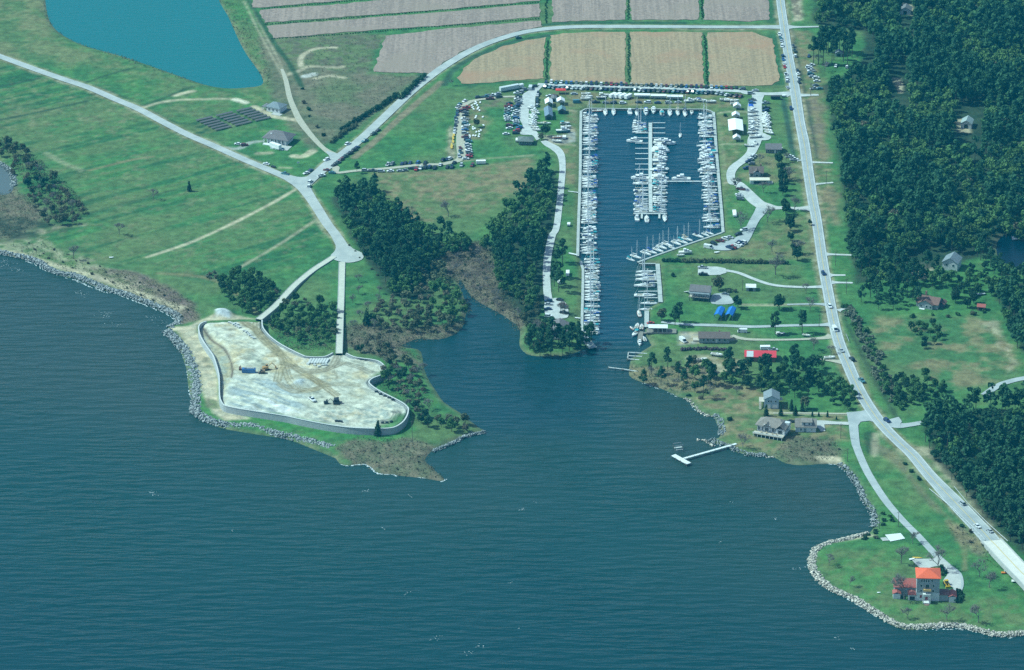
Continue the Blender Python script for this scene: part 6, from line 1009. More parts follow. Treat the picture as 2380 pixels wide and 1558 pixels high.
for f, p, rz, lab, k, hc, cov, s in ((M5, (825, 898), 8, 'white boat lying crosswise at the south end of the boat lot', 'open', 'white', None, .9), (M5, (740, 1022), -10, 'white boat on the lane below the boat lot', 'open', 'white', None, .7), (M5, (815, 985), 95, 'white boat end on to the lane below the boat lot', 'cruiser', 'white', None, .66), (M2, (1680, 408), 5, 'white cruiser displayed on the grass east of the long tents', 'cruiser', 'white', None, .75), (M2, (1770, 388), 5, 'white boat displayed behind the white cruiser near the long tents', 'open', 'white', None, .7), (M2, (1850, 402), -5, 'boat under a blue cover displayed on the grass east of the long tents', 'open', 'white', 'blue', .72), (M2, (1980, 415), -5, 'sleek white boat easternmost in the display by the long tents', 'open', 'white', None, .75), (M2, (250, 308), 0, 'white boat with an orange engine displayed on the north-west grass', 'open', 'white', None, .7), (M2, (265, 348), 0, 'white boat displayed in the middle of the north-west grass trio', 'open', 'white', None, .8), (M2, (245, 375), 0, 'white boat displayed southernmost in the north-west grass trio', 'open', 'white', None, .75), (M2, (500, 328), 0, 'pontoon boat with a white top displayed west of the box trailers', 'open', 'grey', 'white', .75), (M2, (465, 362), 0, 'dark boat displayed in front of the pontoon boat', 'open', 'navy', None, .75),
        (M5, (400, 388), -4, 'white boat displayed west of the small north marquee', 'open', 'white', None, .75), (M5, (455, 398), -4, 'white boat displayed in the middle of the pair by the small north marquee', 'open', 'white', None, .7), (M5, (535, 402), 10, 'white boat displayed behind the small north marquee', 'open', 'white', None, .65), (M5, (535, 440), 10, 'white boat displayed touching the small north marquee', 'open', 'white', None, .65), (M1, (1400, 712), 5, 'small white boat on the grass south of the long grey shed', 'open', 'white', None, .5), (M1, (1480, 716), 5, 'cream boat on the grass south of the long grey shed', 'open', 'white', 'tan', .55), (M1, (1730, 718), 5, 'boat under a grey green cover near the west quay', 'open', 'grey', 'teal', .7), (M1, (1742, 765), 5, 'white boat between the covered boat and the big blue boat', 'open', 'white', None, .75), (M1, (1705, 825), 3, 'big blue hulled boat ashore near the west quay', 'cruiser', 'teal', None, 1.0), (M1, (1625, 910), 8, 'boat under an orange cover beside the dark round tree', 'open', 'salmon', None, .7), (M1, (1620, 962), -22, 'white boat lying below the orange covered boat', 'open', 'white', None, .7),
        (M3, (1625, 1065), 5, 'long white boat stored on the grass by the slanting wall', 'cruiser', 'white', None, .85), (M3, (1560, 1100), 5, 'small white boat stored below the long white boat', 'open', 'white', None, .5), (H3, (2070, 1190), 5, 'white motor boat parked on its trailer beside the highway bend', 'open', 'white', None, .7), (H3, (510, 1150), -20, 'pale boat stored in the yard west of the red roofed barn', 'open', 'white', None, .75), (H3, (300, 1220), 15, 'white boat stored among the pines by the shore', 'open', 'white', None, .7), (H3, (1750, 880), -20, 'white boat stored under the yard pines', 'open', 'white', None, .5), (H3, (1390, 865), 12, 'dark boat stored under the yard pines', 'open', 'navy', 'white', .6)): ashore(f, p, R(rz), lab, None, k, hc, cov, s)
# dinghies and kayaks in the field racks
dgm = {k: MB().use(m).add([(-1.4, -.4, .15), (-1.4, .4, .15), (1.4, 0, .25), (-1.4, -.65, .55), (-1.4, .65, .55), (.3, .7, .58), (.3, -.7, .58), (1.8, 0, .7)], [(0, 1, 2), (0, 2, 7, 6, 3)[::-1], (1, 4, 5, 7, 2)[::-1], (0, 3, 4, 1), (3, 6, 7, 5, 4)]).mesh('hull') for k, m in (('white', gel), ('yellow', PM['yellow']), ('orange', PM['orange']))}
for i, (x, y) in enumerate(((490, 420), (500, 442), (515, 468), (442, 470), (452, 497), (465, 522), (530, 500), (545, 540), (500, 620), (490, 642), (592, 632), (455, 772), (455, 800), (482, 790), (457, 890), (490, 892), (502, 842), (540, 832), (543, 872), (535, 902), (410, 888), (412, 912), (565, 815), (405, 742), (478, 450), (520, 520), (555, 430), (600, 745))):
    q = G(M1(x, y)); o = link('dinghy', dgm['white'], None, (q[0], q[1], gz(*q) + .1), R(rnd.uniform(70, 110)), .85); tag(o, 'small white dinghy stored on the rough grass inside the bend of the sandy lane', 'dinghy', 'dinghies stored on the rough grass')
for i, (x, y) in enumerate(((190, 878), (180, 918), (180, 970), (162, 1022), (158, 1050))):
    q = G(M1(x, y)); o = link('kayak', dgm['yellow'], None, (q[0], q[1], gz(*q) + .1), R(95), (1.9, 1.0, 1)); tag(o, 'yellow kayak, %s from the north on the bare strip west of the sandy lane' % nth(i + 1), 'kayak', 'yellow kayaks')
for f, p, cl, s, rz, lab, nm in ((H5, (2140, 742), 'orange', (2.0, 1.3, 1), 2, 'orange kayak lying on the grass beside the bridge piers', 'kayak'), (H5, (900, 535), 'yellow', (1.6, 1.0, 1), -5, 'yellow kayak at the head of the pale apron above the mansion', 'kayak'), (M6, (290, 1068), 'white', 1.1, 10, 'small dinghy on the grass below the paved car park', 'dinghy'), (H5, (830, 552), 'white', 1.0, 20, 'white dinghy at the head of the pale apron above the mansion', 'dinghy'), (HH, (2325, 985), 'white', 1.6, 5, 'white hull lying under the bridge', 'dinghy'), (H5, (370, 1012), 'white', .6, 5, 'tiny white dinghy alone on the mansion lawn', 'dinghy'), (D, (770, 265), 'white', .9, 5, 'white dinghy alone in the meadow above the rock bank', 'dinghy')):
    q = G(f(*p)); tag(link(nm, dgm[cl], None, (q[0], q[1], gz(*q) + .1), R(rz), s), lab, nm)
# ------------------------------------------------------------ machines and stacks on the site
def on_site(f, p): q = G(f(*p), 4.7); return (q[0], q[1], gz(*q) + .05)
def digger(f, p, rz, label, m, s=1.0, boom=True):
    ps = [('tracks', MB().use(dkopen).box((0, 1.1, .45), (3.6, .6, .9)).box((0, -1.1, .45), (3.6, .6, .9)).mesh('tracks')), ('body', MB().use(m).box((-.4, 0, 1.5), (2.8, 2.3, 1.2)).mesh('body')), ('cab', MB().use(glass).box((.7, .6, 2.3), (1.2, 1.0, 1.4)).use(m).box((.7, .6, 3.05), (1.3, 1.1, .1)).mesh('cab'))]
    if boom: ps.append(('boom', MB().use(m).tube((.8, -.4, 1.6), (3.4, -.4, 4.0), .22, n=4).tube((3.4, -.4, 4.0), (5.6, -.4, 1.6), .18, n=4).box((5.6, -.4, 1.0), (.8, 1.0, .9)).mesh('boom')))
    else: ps.append(('blade', MB().use(m).box((2.5, 0, .7), (.25, 3.2, 1.1)).mesh('blade')))
    thing('excavator' if boom else 'bulldozer', ps, on_site(f, p), rz, label, 'excavator' if boom else 'bulldozer', None, s)
digger(T1, (1465, 800), R(20), 'ochre excavator beside the blue container on the sandy site', mat('machine ochre', (.40, .24, .10), .6)); digger(T1, (1415, 845), R(185), 'low brown bulldozer in front of the ochre excavator', mat('machine brown', (.26, .18, .11), .7), .85, False); digger(T2, (782, 925), R(-85), 'dark bulldozer at the end of the wheel tracks', mat('machine dark', (.03, .04, .05), .6), 1.15, False); digger(T2, (640, 938), R(15), 'small dark excavator between the white truck and the dark bulldozer', mat('machine dark', (0, 0, 0)), .7); digger(T1, (1110, 800), R(95), 'rusty small excavator west of the blue container', mat('machine rust', (.22, .09, .07), .7), .55)
q = on_site(T1, (1230, 835)); thing('container', [('body', MB().use(PM['blue']).box((0, 0, 1.3), (7.6, 2.6, 2.2)).mesh('body')), ('load', MB().use(mat('pale scrap', (.3, .33, .33), .9, .3, 1)).box((0.4, .2, 2.55), (5.6, 1.6, .4)).box((-2, -.2, 2.8), (1, .8, .5)).mesh('load'))], q, R(-3), 'blue open container loaded with pale scrap on the sandy site', 'container')
q = on_site(T2, (445, 890)); car((q[0], q[1]), R(-58), 'pickup', 'white', 'white truck parked on the sandy site west of the dark machines', z=q[2] + .1)
for i in range(7): q = on_site(T2, (415 + i * 39, 352)); tag(link('wall_panel', MB().use(cope).box((0, 0, .3), (1.3, 6.5, .6)).mesh('wall_panel'), None, q, R(-12)), 'pale concrete panel, %s from the west in the neat row below the curved wall' % nth(i + 1), 'concrete panel', 'concrete panels in the neat row')
for f, pts, lab in ((T1, [(960, 150), (990, 158), (1020, 172), (1050, 190), (1080, 205), (1075, 175), (1045, 160), (1100, 215)], 'pale block in the cluster near the gate of the sandy site'), (T1, [(1165, 270), (1195, 285), (1220, 310), (1245, 330), (1270, 352), (1300, 365)], 'pale block in the slanting line below the gate cluster'), (T2, [(385, 395), (480, 408), (540, 430), (590, 410), (635, 408)], 'pale offcut block lying in front of the concrete panels'), (T2, [(1090, 322), (1130, 330), (1190, 336), (1330, 770), (1390, 800), (1450, 832), (1510, 860), (1560, 885)], 'dark block lying just inside the curved wall'), (T2, [(780, 1182), (815, 1188), (845, 1192), (1420, 1205), (1480, 1200), (1540, 1188)], 'dark block lying along the southern wall of the site')):
    mm = MB().use(cope if 'pale' in lab else mat('machine dark', (0, 0, 0))).box((0, 0, .4), (1.6, 1.1, .8)).mesh('block')
    for p in pts: q = on_site(f, p); tag(link('block', mm, None, q, R(rnd.uniform(-30, 30))), lab, 'block', lab.replace('pale block', 'blocks').replace('dark block', 'dark blocks'))
# panel rows in the plot below the meadow track
pan = mat('dark panel', (.13, .125, .125), .6, .12, .6)
for i in range(6):
    for j, (a, b) in enumerate((((-160, 30), (60, -22)), ((115, -35), (340, -88)), ((395, -100), (605, -148)))):
        dx, dy = i * 52, i * 26 - 26; p, q = G(W1(a[0] + dx, 575 + a[1] + dy)), G(W1(b[0] + dx, 575 + b[1] + dy)); L = math.hypot(q[0] - p[0], q[1] - p[1]); an = math.atan2(q[1] - p[1], q[0] - p[0])
        mb = MB().use(pan).add([(-L / 2, -.75, .9), (L / 2, -.75, .9), (L / 2, .75, 1.3), (-L / 2, .75, 1.3), (-L / 2, -.75, .6), (L / 2, -.75, .6), (L / 2, .75, 1.0), (-L / 2, .75, 1.0)], [(0, 1, 2, 3), (7, 6, 5, 4), (0, 4, 5, 1), (1, 5, 6, 2), (2, 6, 7, 3), (3, 7, 4, 0)]); st_ = MB().use(steel)
        for k in range(5): st_.tube((-L / 2 + .4 + k * (L - .8) / 4, .5, 0), (-L / 2 + .4 + k * (L - .8) / 4, .5, 1.2), .08, n=4)
        thing('panel_row', [('panels', mb.mesh('panels')), ('stand', st_.mesh('stand'))], ((p[0] + q[0]) / 2, (p[1] + q[1]) / 2, LZ), an, 'long dark tilted row, %s from the back in the %s block by the meadow' % (nth(i + 1), ('west', 'middle', 'east')[j]), 'panel row', 'dark panel rows')
# utility poles
polem = mat('utility pole', (.14, .12, .10), .9, .1, 1)
for i, (f, p, hh) in enumerate(((M6, (1800, 112), 9), (FF, (1075, 320), 9), (FF, (1150, 515), 10), (FF, (962, 740), 8), (FF, (432, 490), 7), (HH, (1510, 600), 9), (H4, (2222, 980), 9), (HH, (1378, 610), 8), (M5, (1585, 325), 9), (W7, (425, 1000), 9), (E, (500, 1540), 13), (HH, (1158, 150), 8))):
    q = G(f(*p)); lab = ('utility pole at the driveway mouth beside the wood', 'utility pole on the east verge below the fourth driveway', 'utility pole in front of the wood beside the house with a rust roof', 'utility pole between the two spreading yard pines', 'lamp pole beside the small white roofed shed', 'utility pole beside the frontage road above the mansion', 'utility pole at the edge of the frontage road below the garage', 'utility pole at the rocky corner of the bay', 'utility pole on the side road east of the lot entrance', 'utility pole on the grass by the parked cars', 'tall bare pole on the green point below the block wall', 'utility pole above the sandy beach')[i]
    thing('utility_pole', [('pole', MB().use(polem).tube((0, 0, -.3), (0, 0, hh), .17, .12, n=6).mesh('pole')), ('crossarm', MB().use(polem).box((0, 0, hh - .7), (2.0, .14, .14)).mesh('crossarm'))], (q[0], q[1], gz(*q)), R(8), lab, 'utility pole')
for f, p, lab in ((W1, (1250, 1170), 'small white sign board on the grass inside the road junction'), (M6, (1405, 500), 'white sign post beside the marina entrance')):
    q = G(f(*p)); thing('sign', [('board', MB().use(trim).box((0, 0, 1.3), (1.5, .1, 1.1)).mesh('board')), ('post', MB().use(steel).tube((0, .1, 0), (0, .1, 1.8), .06).mesh('post'))], (q[0], q[1], gz(*q)), R(20), lab, 'sign')
print('cars', NCAR[0])
# ------------------------------------------------------------ trees
bark = mat('bark', (.085, .072, .060), .95, .2, 2); barkg = mat('grey bark', (.19, .175, .16), .95, .15, 2)
def leafmat(n, a, b, sc_=.22): return mat('foliage ' + n, a, .75, .3, sc_, spec=.15, col2=b, objrand=.22, transl=.22, detail=5)
lf_pine = leafmat('pine', (.026, .084, .044), (.054, .132, .056), .09); lf_dark = leafmat('dark evergreen', (.020, .060, .034), (.042, .102, .046)); lf_broad = leafmat('spring leaf', (.050, .130, .044), (.096, .190, .060), .12); lf_olive = leafmat('olive scrub', (.090, .110, .058), (.150, .165, .088)); lf_pale = leafmat('pale bush', (.120, .145, .098), (.205, .225, .155)); lf_brown = leafmat('brown scrub', (.118, .104, .068), (.185, .165, .108)); lf_yel = leafmat('yellow green', (.068, .146, .046), (.112, .195, .060))
rs = np.random.RandomState(5)
def leafcloud(cent, rad, n, size, up=.35, flat=1.0):
    cent = np.asarray(cent, float); rad = np.asarray(rad, float); k = rs.choice(len(cent), n, p=rad ** 2 / (rad ** 2).sum())
    d = rs.normal(size=(n, 3)); d[:, 2] += up; d /= np.linalg.norm(d, axis=1)[:, None]
    pos = cent[k] + d * (rad[k] * (.45 + .6 * rs.rand(n) ** .6))[:, None] * np.array([1, 1, flat])
    nr = d + rs.normal(size=(n, 3)) * .7 + np.array([0, 0, .25]); nr /= np.linalg.norm(nr, axis=1)[:, None]
    t = np.cross(nr, rs.normal(size=(n, 3))); t /= np.linalg.norm(t, axis=1)[:, None]; b = np.cross(nr, t)
    s = (size * (.6 + .8 * rs.rand(n)))[:, None]; t = t * s; b = b * s * .7
    return np.stack([pos - t - b * .4, pos + b * -.9 + t * .3, pos + t + b * .3, pos + b - t * .2], 1).reshape(-1, 3)
def leafmesh(name, V, m, idx=None):
    me = bpy.data.meshes.new(name); me.vertices.add(len(V)); me.vertices.foreach_set('co', V.astype(np.float32).ravel()); quads(me, np.arange(len(V)).reshape(-1, 4)); 
    for q in (m if isinstance(m, list) else [m]): me.materials.append(q)
    if idx is not None: me.polygons.foreach_set('material_index', idx)
    return me
def pine_shape(seed, n, Hh=16, size=.62, tall=False):
    r = random.Random(seed); ce = []; ra = []
    lo_ = .62 if tall else .38
    for i in range(17):
        t = r.random(); z = Hh * (lo_ + (1 - lo_) * t); w_ = 3.5 * (1 - .72 * max(0, (t - .25) / .75) ** 1.4) * (.55 + .45 * min(1, t * 5)); a = r.random() * 6.28; q = w_ * math.sqrt(r.random())
        ce.append((q * math.cos(a), q * math.sin(a), z - .6)); ra.append(r.uniform(.9, 1.55))
    ce.append((0, 0, Hh - .9)); ra.append(.9)
    return leafcloud(ce, ra, n, size), ce
def broad_shape(seed, n, Hh=10, Rr=3.6, size=.6):
    r = random.Random(seed); ce = []; ra = []
    for i in range(15):
        a = r.random() * 6.28; q = Rr * .75 * math.sqrt(r.random()); z = Hh * .62 + r.uniform(-.26, .3) * Hh * (1 - q / Rr * .5); ce.append((q * math.cos(a), q * math.sin(a), z)); ra.append(r.uniform(1.0, 1.7) * Rr / 3.6)
    return leafcloud(ce, ra, n, size), ce
def bush_shape(seed, n, Hh=2.6, Rr=2.0, size=.42):
    r = random.Random(seed); ce = []; ra = []
    for i in range(9): a = r.random() * 6.28; q = Rr * .7 * math.sqrt(r.random()); ce.append((q * math.cos(a), q * math.sin(a), Hh * r.uniform(.3, .72))); ra.append(r.uniform(.6, 1.0) * Hh * .38)
    return leafcloud(ce, ra, n, size), ce
def trunkmesh(Hh, r0, ce, m, seed, nl=7):
    r = random.Random(seed); mb = MB().use(m); mb.tube((0, 0, -.4), (.1, .05, Hh * .55), r0, r0 * .65, 6).tube((.1, .05, Hh * .55), (0, 0, Hh * .95), r0 * .65, .05, 5)
    for q in r.sample(ce, min(nl, len(ce))): z = max(Hh * .3, q[2] - 1.2); mb.tube((.05, .02, z), q, r0 * .3, .04, 4)
    return mb.mesh('trunk')
KINDS = {}
def mk(kind, n, fn, m, hh, r0, bk=bark):
    KINDS[kind] = []
    for s in range(n):
        V, ce = fn(s); KINDS[kind].append((leafmesh('crown', V, m), trunkmesh(hh, r0, ce, bk, s)))
mk('pine', 6, lambda s: pine_shape(s, 620), lf_pine, 16, .26); mk('tallpine', 4, lambda s: pine_shape(40 + s, 520, 19, .62, True), lf_pine, 19, .3); mk('broad', 5, lambda s: broad_shape(10 + s, 620), lf_broad, 10, .25); mk('olive', 4, lambda s: broad_shape(20 + s, 420, 8, 3.2), lf_olive, 8, .2, barkg); mk('yellow', 3, lambda s: broad_shape(27 + s, 450, 9, 3.4), lf_yel, 9, .2, barkg)
mk('dark', 4, lambda s: broad_shape(30 + s, 700, 8, 3.2, .5), lf_dark, 8, .25); mk('brown', 3, lambda s: broad_shape(60 + s, 260, 5.5, 2.6, .45), lf_brown, 5.5, .14, barkg)
def cone_shape(s, n=420):
    ce = [(0, 0, .6 + i * .75) for i in range(9)]; ra = [1.5 * (1 - i / 10.5) + .12 for i in range(9)]; return leafcloud(ce, ra, n, .36, .15), ce
mk('cone', 3, lambda s: cone_shape(s), lf_dark, 7, .15)
BUSH = {k: [leafmesh('bush', bush_shape(70 + s + 10 * i, 230)[0], m) for s in range(4)] for i, (k, m) in enumerate((('green', lf_broad), ('darkgreen', lf_dark), ('olive', lf_olive), ('pale', lf_pale), ('brown', lf_brown), ('yellow', lf_yel)))}
def baretree(seed, Hh=11, spread=1.0):
    r = random.Random(seed); tr = MB().use(barkg); br = MB().use(barkg)
    def grow(p, d, L, rad, lev):
        q = p + d * L; (tr if lev == 0 else br).tube(p, q, max(rad, .055), max(rad * .66, .035), 5 if lev < 2 else 3)
        if lev >= 4:
            for _ in range(4): br.tube(q, q + Vector((r.uniform(-1, 1), r.uniform(-1, 1), r.uniform(-.3, 1))) * 1.0, .035, .02, 3)
            return
        for i in range(4 if lev in (0, 3) else 3):
            a = r.random() * 6.28; s_ = r.uniform(.35, .75) * spread; nd = (d + Vector((math.cos(a) * s_, math.sin(a) * s_, r.uniform(-.05, .25)))).normalized(); grow(p + d * L * r.uniform(.65, 1), nd, L * r.uniform(.6, .82), rad * .55, lev + 1)
    grow(Vector((0, 0, -.3)), Vector((.03, 0, 1)).normalized(), Hh * .32, .24, 0); return br.mesh('branches'), tr.mesh('trunk')
BARE = [baretree(s, 11, 1.0 + .1 * (s % 3)) for s in range(5)]
NAMES = {'pine': ('pine_tree', 'pine'), 'tallpine': ('pine_tree', 'pine'), 'broad': ('leafy_tree', 'tree'), 'olive': ('budding_tree', 'tree'), 'yellow': ('budding_tree', 'tree'), 'dark': ('evergreen_tree', 'evergreen'), 'brown': ('scrub_tree', 'tree'), 'cone': ('cedar_tree', 'evergreen')}
NT = {}
def tree(kind, p, label, group=None, s=1.0, seed=None):
    nm, cat = NAMES[kind]; NT[nm] = NT.get(nm, 0) + 1; c_, t_ = KINDS[kind][(seed if seed is not None else rnd.randrange(99)) % len(KINDS[kind])]
    return thing(nm, [('crown', c_), ('trunk', t_)], (p[0], p[1], gz(*p) - .05), rnd.random() * 6.28, label, cat, group, s)
def bush(kind, p, label, group=None, s=1.0, name='bush'):
    NT[name] = NT.get(name, 0) + 1
    o = link(name, rnd.choice(BUSH[kind]), None, (p[0], p[1], gz(*p) - .15), rnd.random() * 6.28, s); return tag(o, label, 'bush', group)
def bare(p, label, s=1.0, group=None, seed=None):
    b_, t_ = BARE[(seed if seed is not None else rnd.randrange(99)) % 5]; NT['bare_tree'] = NT.get('bare_tree', 0) + 1
    return thing('bare_tree', [('branches', b_), ('trunk', t_)], (p[0], p[1], gz(*p)), rnd.random() * 6.28, label, 'bare tree', group, s)
def scatter(poly, dist, seed, excl=(), n=None):
    """blue-noise points in ground polygon"""
    r = random.Random(seed); xs = [p[0] for p in poly]; ys = [p[1] for p in poly]; out = []; cell = {}
    area = (max(xs) - min(xs)) * (max(ys) - min(ys))
    for _ in range(int(area / dist ** 2 * 6)):
        p = (r.uniform(min(xs), max(xs)), r.uniform(min(ys), max(ys)))
        if not inside(p, poly) or any(inside(p, e) for e in excl): continue
        k = (int(p[0] // dist), int(p[1] // dist))
        if any((p[0] - q[0]) ** 2 + (p[1] - q[1]) ** 2 < dist * dist for i in (-1, 0, 1) for j in (-1, 0, 1) for q in cell.get((k[0] + i, k[1] + j), ())): continue
        cell.setdefault(k, []).append(p); out.append(p)
        if n and len(out) >= n: break
    return out
def px(poly): return gp(ID, poly)
# ---- the woods: crowns you can tell apart are things, the rest one mass
MASS = {}
def wood(poly, dist, seed, mix, lab, keep, excl=(), smin=.8, smax=1.15):
    """keep: how many (nearest the camera) become individuals"""
    ps = scatter(px(poly), dist, seed, [px(e) for e in excl]); ps.sort(key=lambda p: p[1]); r = random.Random(seed + 1); nz = vnoise(np.array([p[0] for p in ps]), np.array([p[1] for p in ps]), 35, seed, 2)
    for i, p in enumerate(ps):
        t = nz[i] + r.uniform(-.12, .12); k = None; acc = 0
        for kk, f_ in mix:
            acc += f_
            if t < .30 + .40 * acc: k = kk; break
        k = k or mix[-1][0]; s = r.uniform(smin, smax)
        if i < keep: nm = {'pine': 'dark pine', 'broad': 'leafy green tree', 'olive': 'budding olive tree', 'yellow': 'yellow green budding tree', 'dark': 'dark evergreen', 'brown': 'bare brown scrub tree', 'tallpine': 'tall pine'}[k]; tree(k, p, '%s standing in %s' % (nm, lab), '%ss in %s' % (nm, lab), s)
        else: MASS.setdefault(k, []).append((p, s, r.random() * 6.28, r.randrange(99)))
CLR = [[(2060, 150), (2110, 150), (2118, 268), (2064, 268)], [(2215, 245), (2290, 245), (2290, 375), (2215, 375)], [(2085, -30), (2125, -30), (2125, 95), (2085, 95)], [(2100, 590), (2200, 580), (2205, 672), (2095, 672)], [(2200, 590), (2262, 590), (2270, 700), (2190, 700)]]
wood([(1895, -200), (2700, -200), (2700, 560), (2450, 560), (2300, 550), (2280, 610), (2190, 600), (2105, 640), (2062, 662), (1992, 655), (1978, 600), (1970, 520), (1960, 440), (1948, 340), (1934, 262), (1920, 215), (1990, 185), (2030, 172), (2040, 120), (2010, 70), (1895, 56)], 5.0, 11, [('pine', .56), ('broad', .22), ('dark', .13), ('brown', .03), ('yellow', .06)], 'the big dark wood east of the highway', 90, CLR, .62, 1.25)
wood([(2145, 1000), (2190, 965), (2260, 952), (2420, 950), (2650, 950), (2660, 1430), (2470, 1340), (2385, 1292), (2300, 1218), (2230, 1140), (2170, 1068), (2148, 1035)], 5.0, 12, [('pine', .7), ('broad', .12), ('dark', .18)], 'the wood above the road bridge', 130, (), .7, 1.05)
wood([(2305, 665), (2650, 640), (2650, 870), (2420, 855), (2365, 812), (2335, 745)], 5.2, 13, [('pine', .6), ('broad', .25), ('dark', .15)], 'the wood at the far edge of the wide lawn', 24, (), .75, 1.05)
wood([(775, 462), (868, 438), (905, 490), (950, 525), (1000, 545), (1050, 560), (1090, 570), (1080, 600), (1010, 610), (990, 640), (960, 690), (915, 690), (860, 615), (810, 540)], 5.0, 14, [('pine', .75), ('dark', .1), ('broad', .15)], 'the dense pine wood beside the turning circle', 60, (), .7, 1.0)
wood([(1236, 420), (1274, 392), (1284, 470), (1264, 540), (1250, 640), (1244, 720), (1228, 750), (1195, 690), (1165, 690), (1150, 610), (1120, 580), (1155, 510), (1200, 470)], 5.0, 15, [('pine', .4), ('broad', .35), ('dark', .1), ('yellow', .15)], 'the mixed wood west of the boat basin', 60, (), .65, .95)
wood([(900, 690), (960, 650), (1010, 620), (1040, 640), (1075, 690), (1080, 735), (1040, 775), (960, 780), (900, 775), (860, 760), (880, 720)], 5.4, 16, [('olive', .4), ('brown', .35), ('broad', .15), ('yellow', .1)], 'the budding wood above the creek mouth', 40, (), .6, .95)
wood([(560, 690), (600, 655), (680, 690), (720, 705), (780, 720), (780, 795), (740, 808), (690, 800), (640, 770), (615, 740)], 5.0, 17, [('broad', .2), ('olive', .3), ('brown', .4), ('dark', .1)], 'the hollow between the causeways', 60, ([(590, 745), (640, 690), (770, 600), (790, 600), (650, 730), (610, 775)],), .5, .8)
wood([(510, 660), (545, 640), (600, 650), (640, 685), (640, 715), (600, 735), (560, 725), (520, 690)], 4.2, 18, [('broad', .6), ('dark', .4)], 'the dense thicket west of the slanting causeway', 60, ([(580, 760), (640, 690), (700, 640), (720, 660), (650, 720), (610, 775)],), .55, .8)
wood([(805, 830), (860, 780), (910, 810), (960, 860), (985, 900), (985, 960), (1010, 980), (1090, 985), (1080, 1010), (1000, 1000), (965, 975), (945, 930), (900, 905), (880, 880), (905, 860), (890, 830), (840, 822)], 5.0, 19, [('olive', .45), ('brown', .3), ('broad', .15), ('dark', .1)], 'the scrub on the point', 60, (), .55, .95)
wood([(60, 430), (120, 420), (160, 460), (205, 500), (190, 525), (120, 535), (80, 500)], 6, 20, [('dark', .35), ('olive', .35), ('brown', .3)], 'the scrub behind the western meadow edge', 30, (), .6, 1.0); wood([(-20, 330), (60, 350), (90, 400), (60, 430), (20, 400)], 6.5, 24, [('olive', .5), ('brown', .5)], 'the thin scrub beside the small western pond', 20, (), .6, .9)
wood([(1480, 875), (1520, 855), (1600, 850), (1690, 862), (1690, 905), (1620, 912), (1540, 900), (1500, 900)], 8.5, 21, [('pine', .5), ('olive', .25), ('broad', .25)], 'the open pine grove above the shore', 80, (), .6, .95)
wood([(1690, 862), (1760, 870), (1850, 855), (1890, 875), (1905, 915), (1850, 925), (1780, 915), (1700, 905)], 5.4, 31, [('pine', .4), ('broad', .4), ('dark', .2)], 'the pine grove below the red roofed barn', 80, (), .65, .95)
wood([(1900, 880), (1950, 890), (1990, 930), (1985, 955), (1950, 955), (1915, 925)], 5.0, 22, [('broad', .6), ('dark', .4)], 'the thicket in the corner of the highway bend', 40, (), .55, .75)
wood([(1215, 690), (1246, 690), (1252, 745), (1276, 795), (1245, 822), (1218, 800)], 5.4, 33, [('pine', .5), ('broad', .3), ('olive', .2)], 'the creek side trees by the mauve roofed house', 60, (), .6, .9)
wood([(1225, 795), (1300, 775), (1372, 785), (1378, 800), (1350, 820), (1280, 828), (1230, 820)], 5.2, 23, [('pine', .7), ('broad', .3)], 'the pines at the tip of the west quay', 30, ([(1295, 740), (1340, 740), (1340, 795), (1295, 795)],), .6, .85)
wood([(2040, 895), (2075, 880), (2150, 880), (2190, 905), (2200, 935), (2130, 945), (2065, 930)], 5.0, 25, [('dark', .6), ('broad', .4)], 'the dark clump on the lawn side of the highway bend', 40, (), .55, .8); wood([(2110, 770), (2170, 755), (2190, 800), (2140, 812)], 5.0, 26, [('dark', .5), ('broad', .5)], 'the clump amid the wide lawn', 30, (), .45, .7)
wood([(1985, 690), (2060, 672), (2130, 690), (2140, 720), (2050, 722), (2000, 712)], 6.5, 27, [('pine', .7), ('dark', .3)], 'the trees in front of the rust roofed house', 24, (), .6, .95); wood([(2215, 640), (2290, 620), (2300, 690), (2240, 690)], 6.5, 28, [('dark', .5), ('broad', .5)], 'the trees behind the wide lawn', 16, (), .5, .8)
wood([(2200, 700), (2262, 655), (2330, 655), (2345, 700), (2300, 712), (2240, 722)], 6.0, 34, [('pine', .4), ('broad', .4), ('dark', .2)], 'the trees between the rust roofed house and the red shed', 20, ([(2268, 690), (2315, 690), (2315, 730), (2268, 730)],), .55, .9)
wood([(2150, 622), (2215, 655), (2205, 668), (2110, 668), (2090, 650)], 5.5, 35, [('pine', .6), ('broad', .4)], 'the trees screening the sandy yard', 20, (), .6, .95)
wood([(2290, 618), (2330, 625), (2420, 640), (2420, 655), (2310, 655)], 5.5, 36, [('pine', .5), ('broad', .3), ('dark', .2)], 'the trees along the dark pond', 20, (), .6, .9)
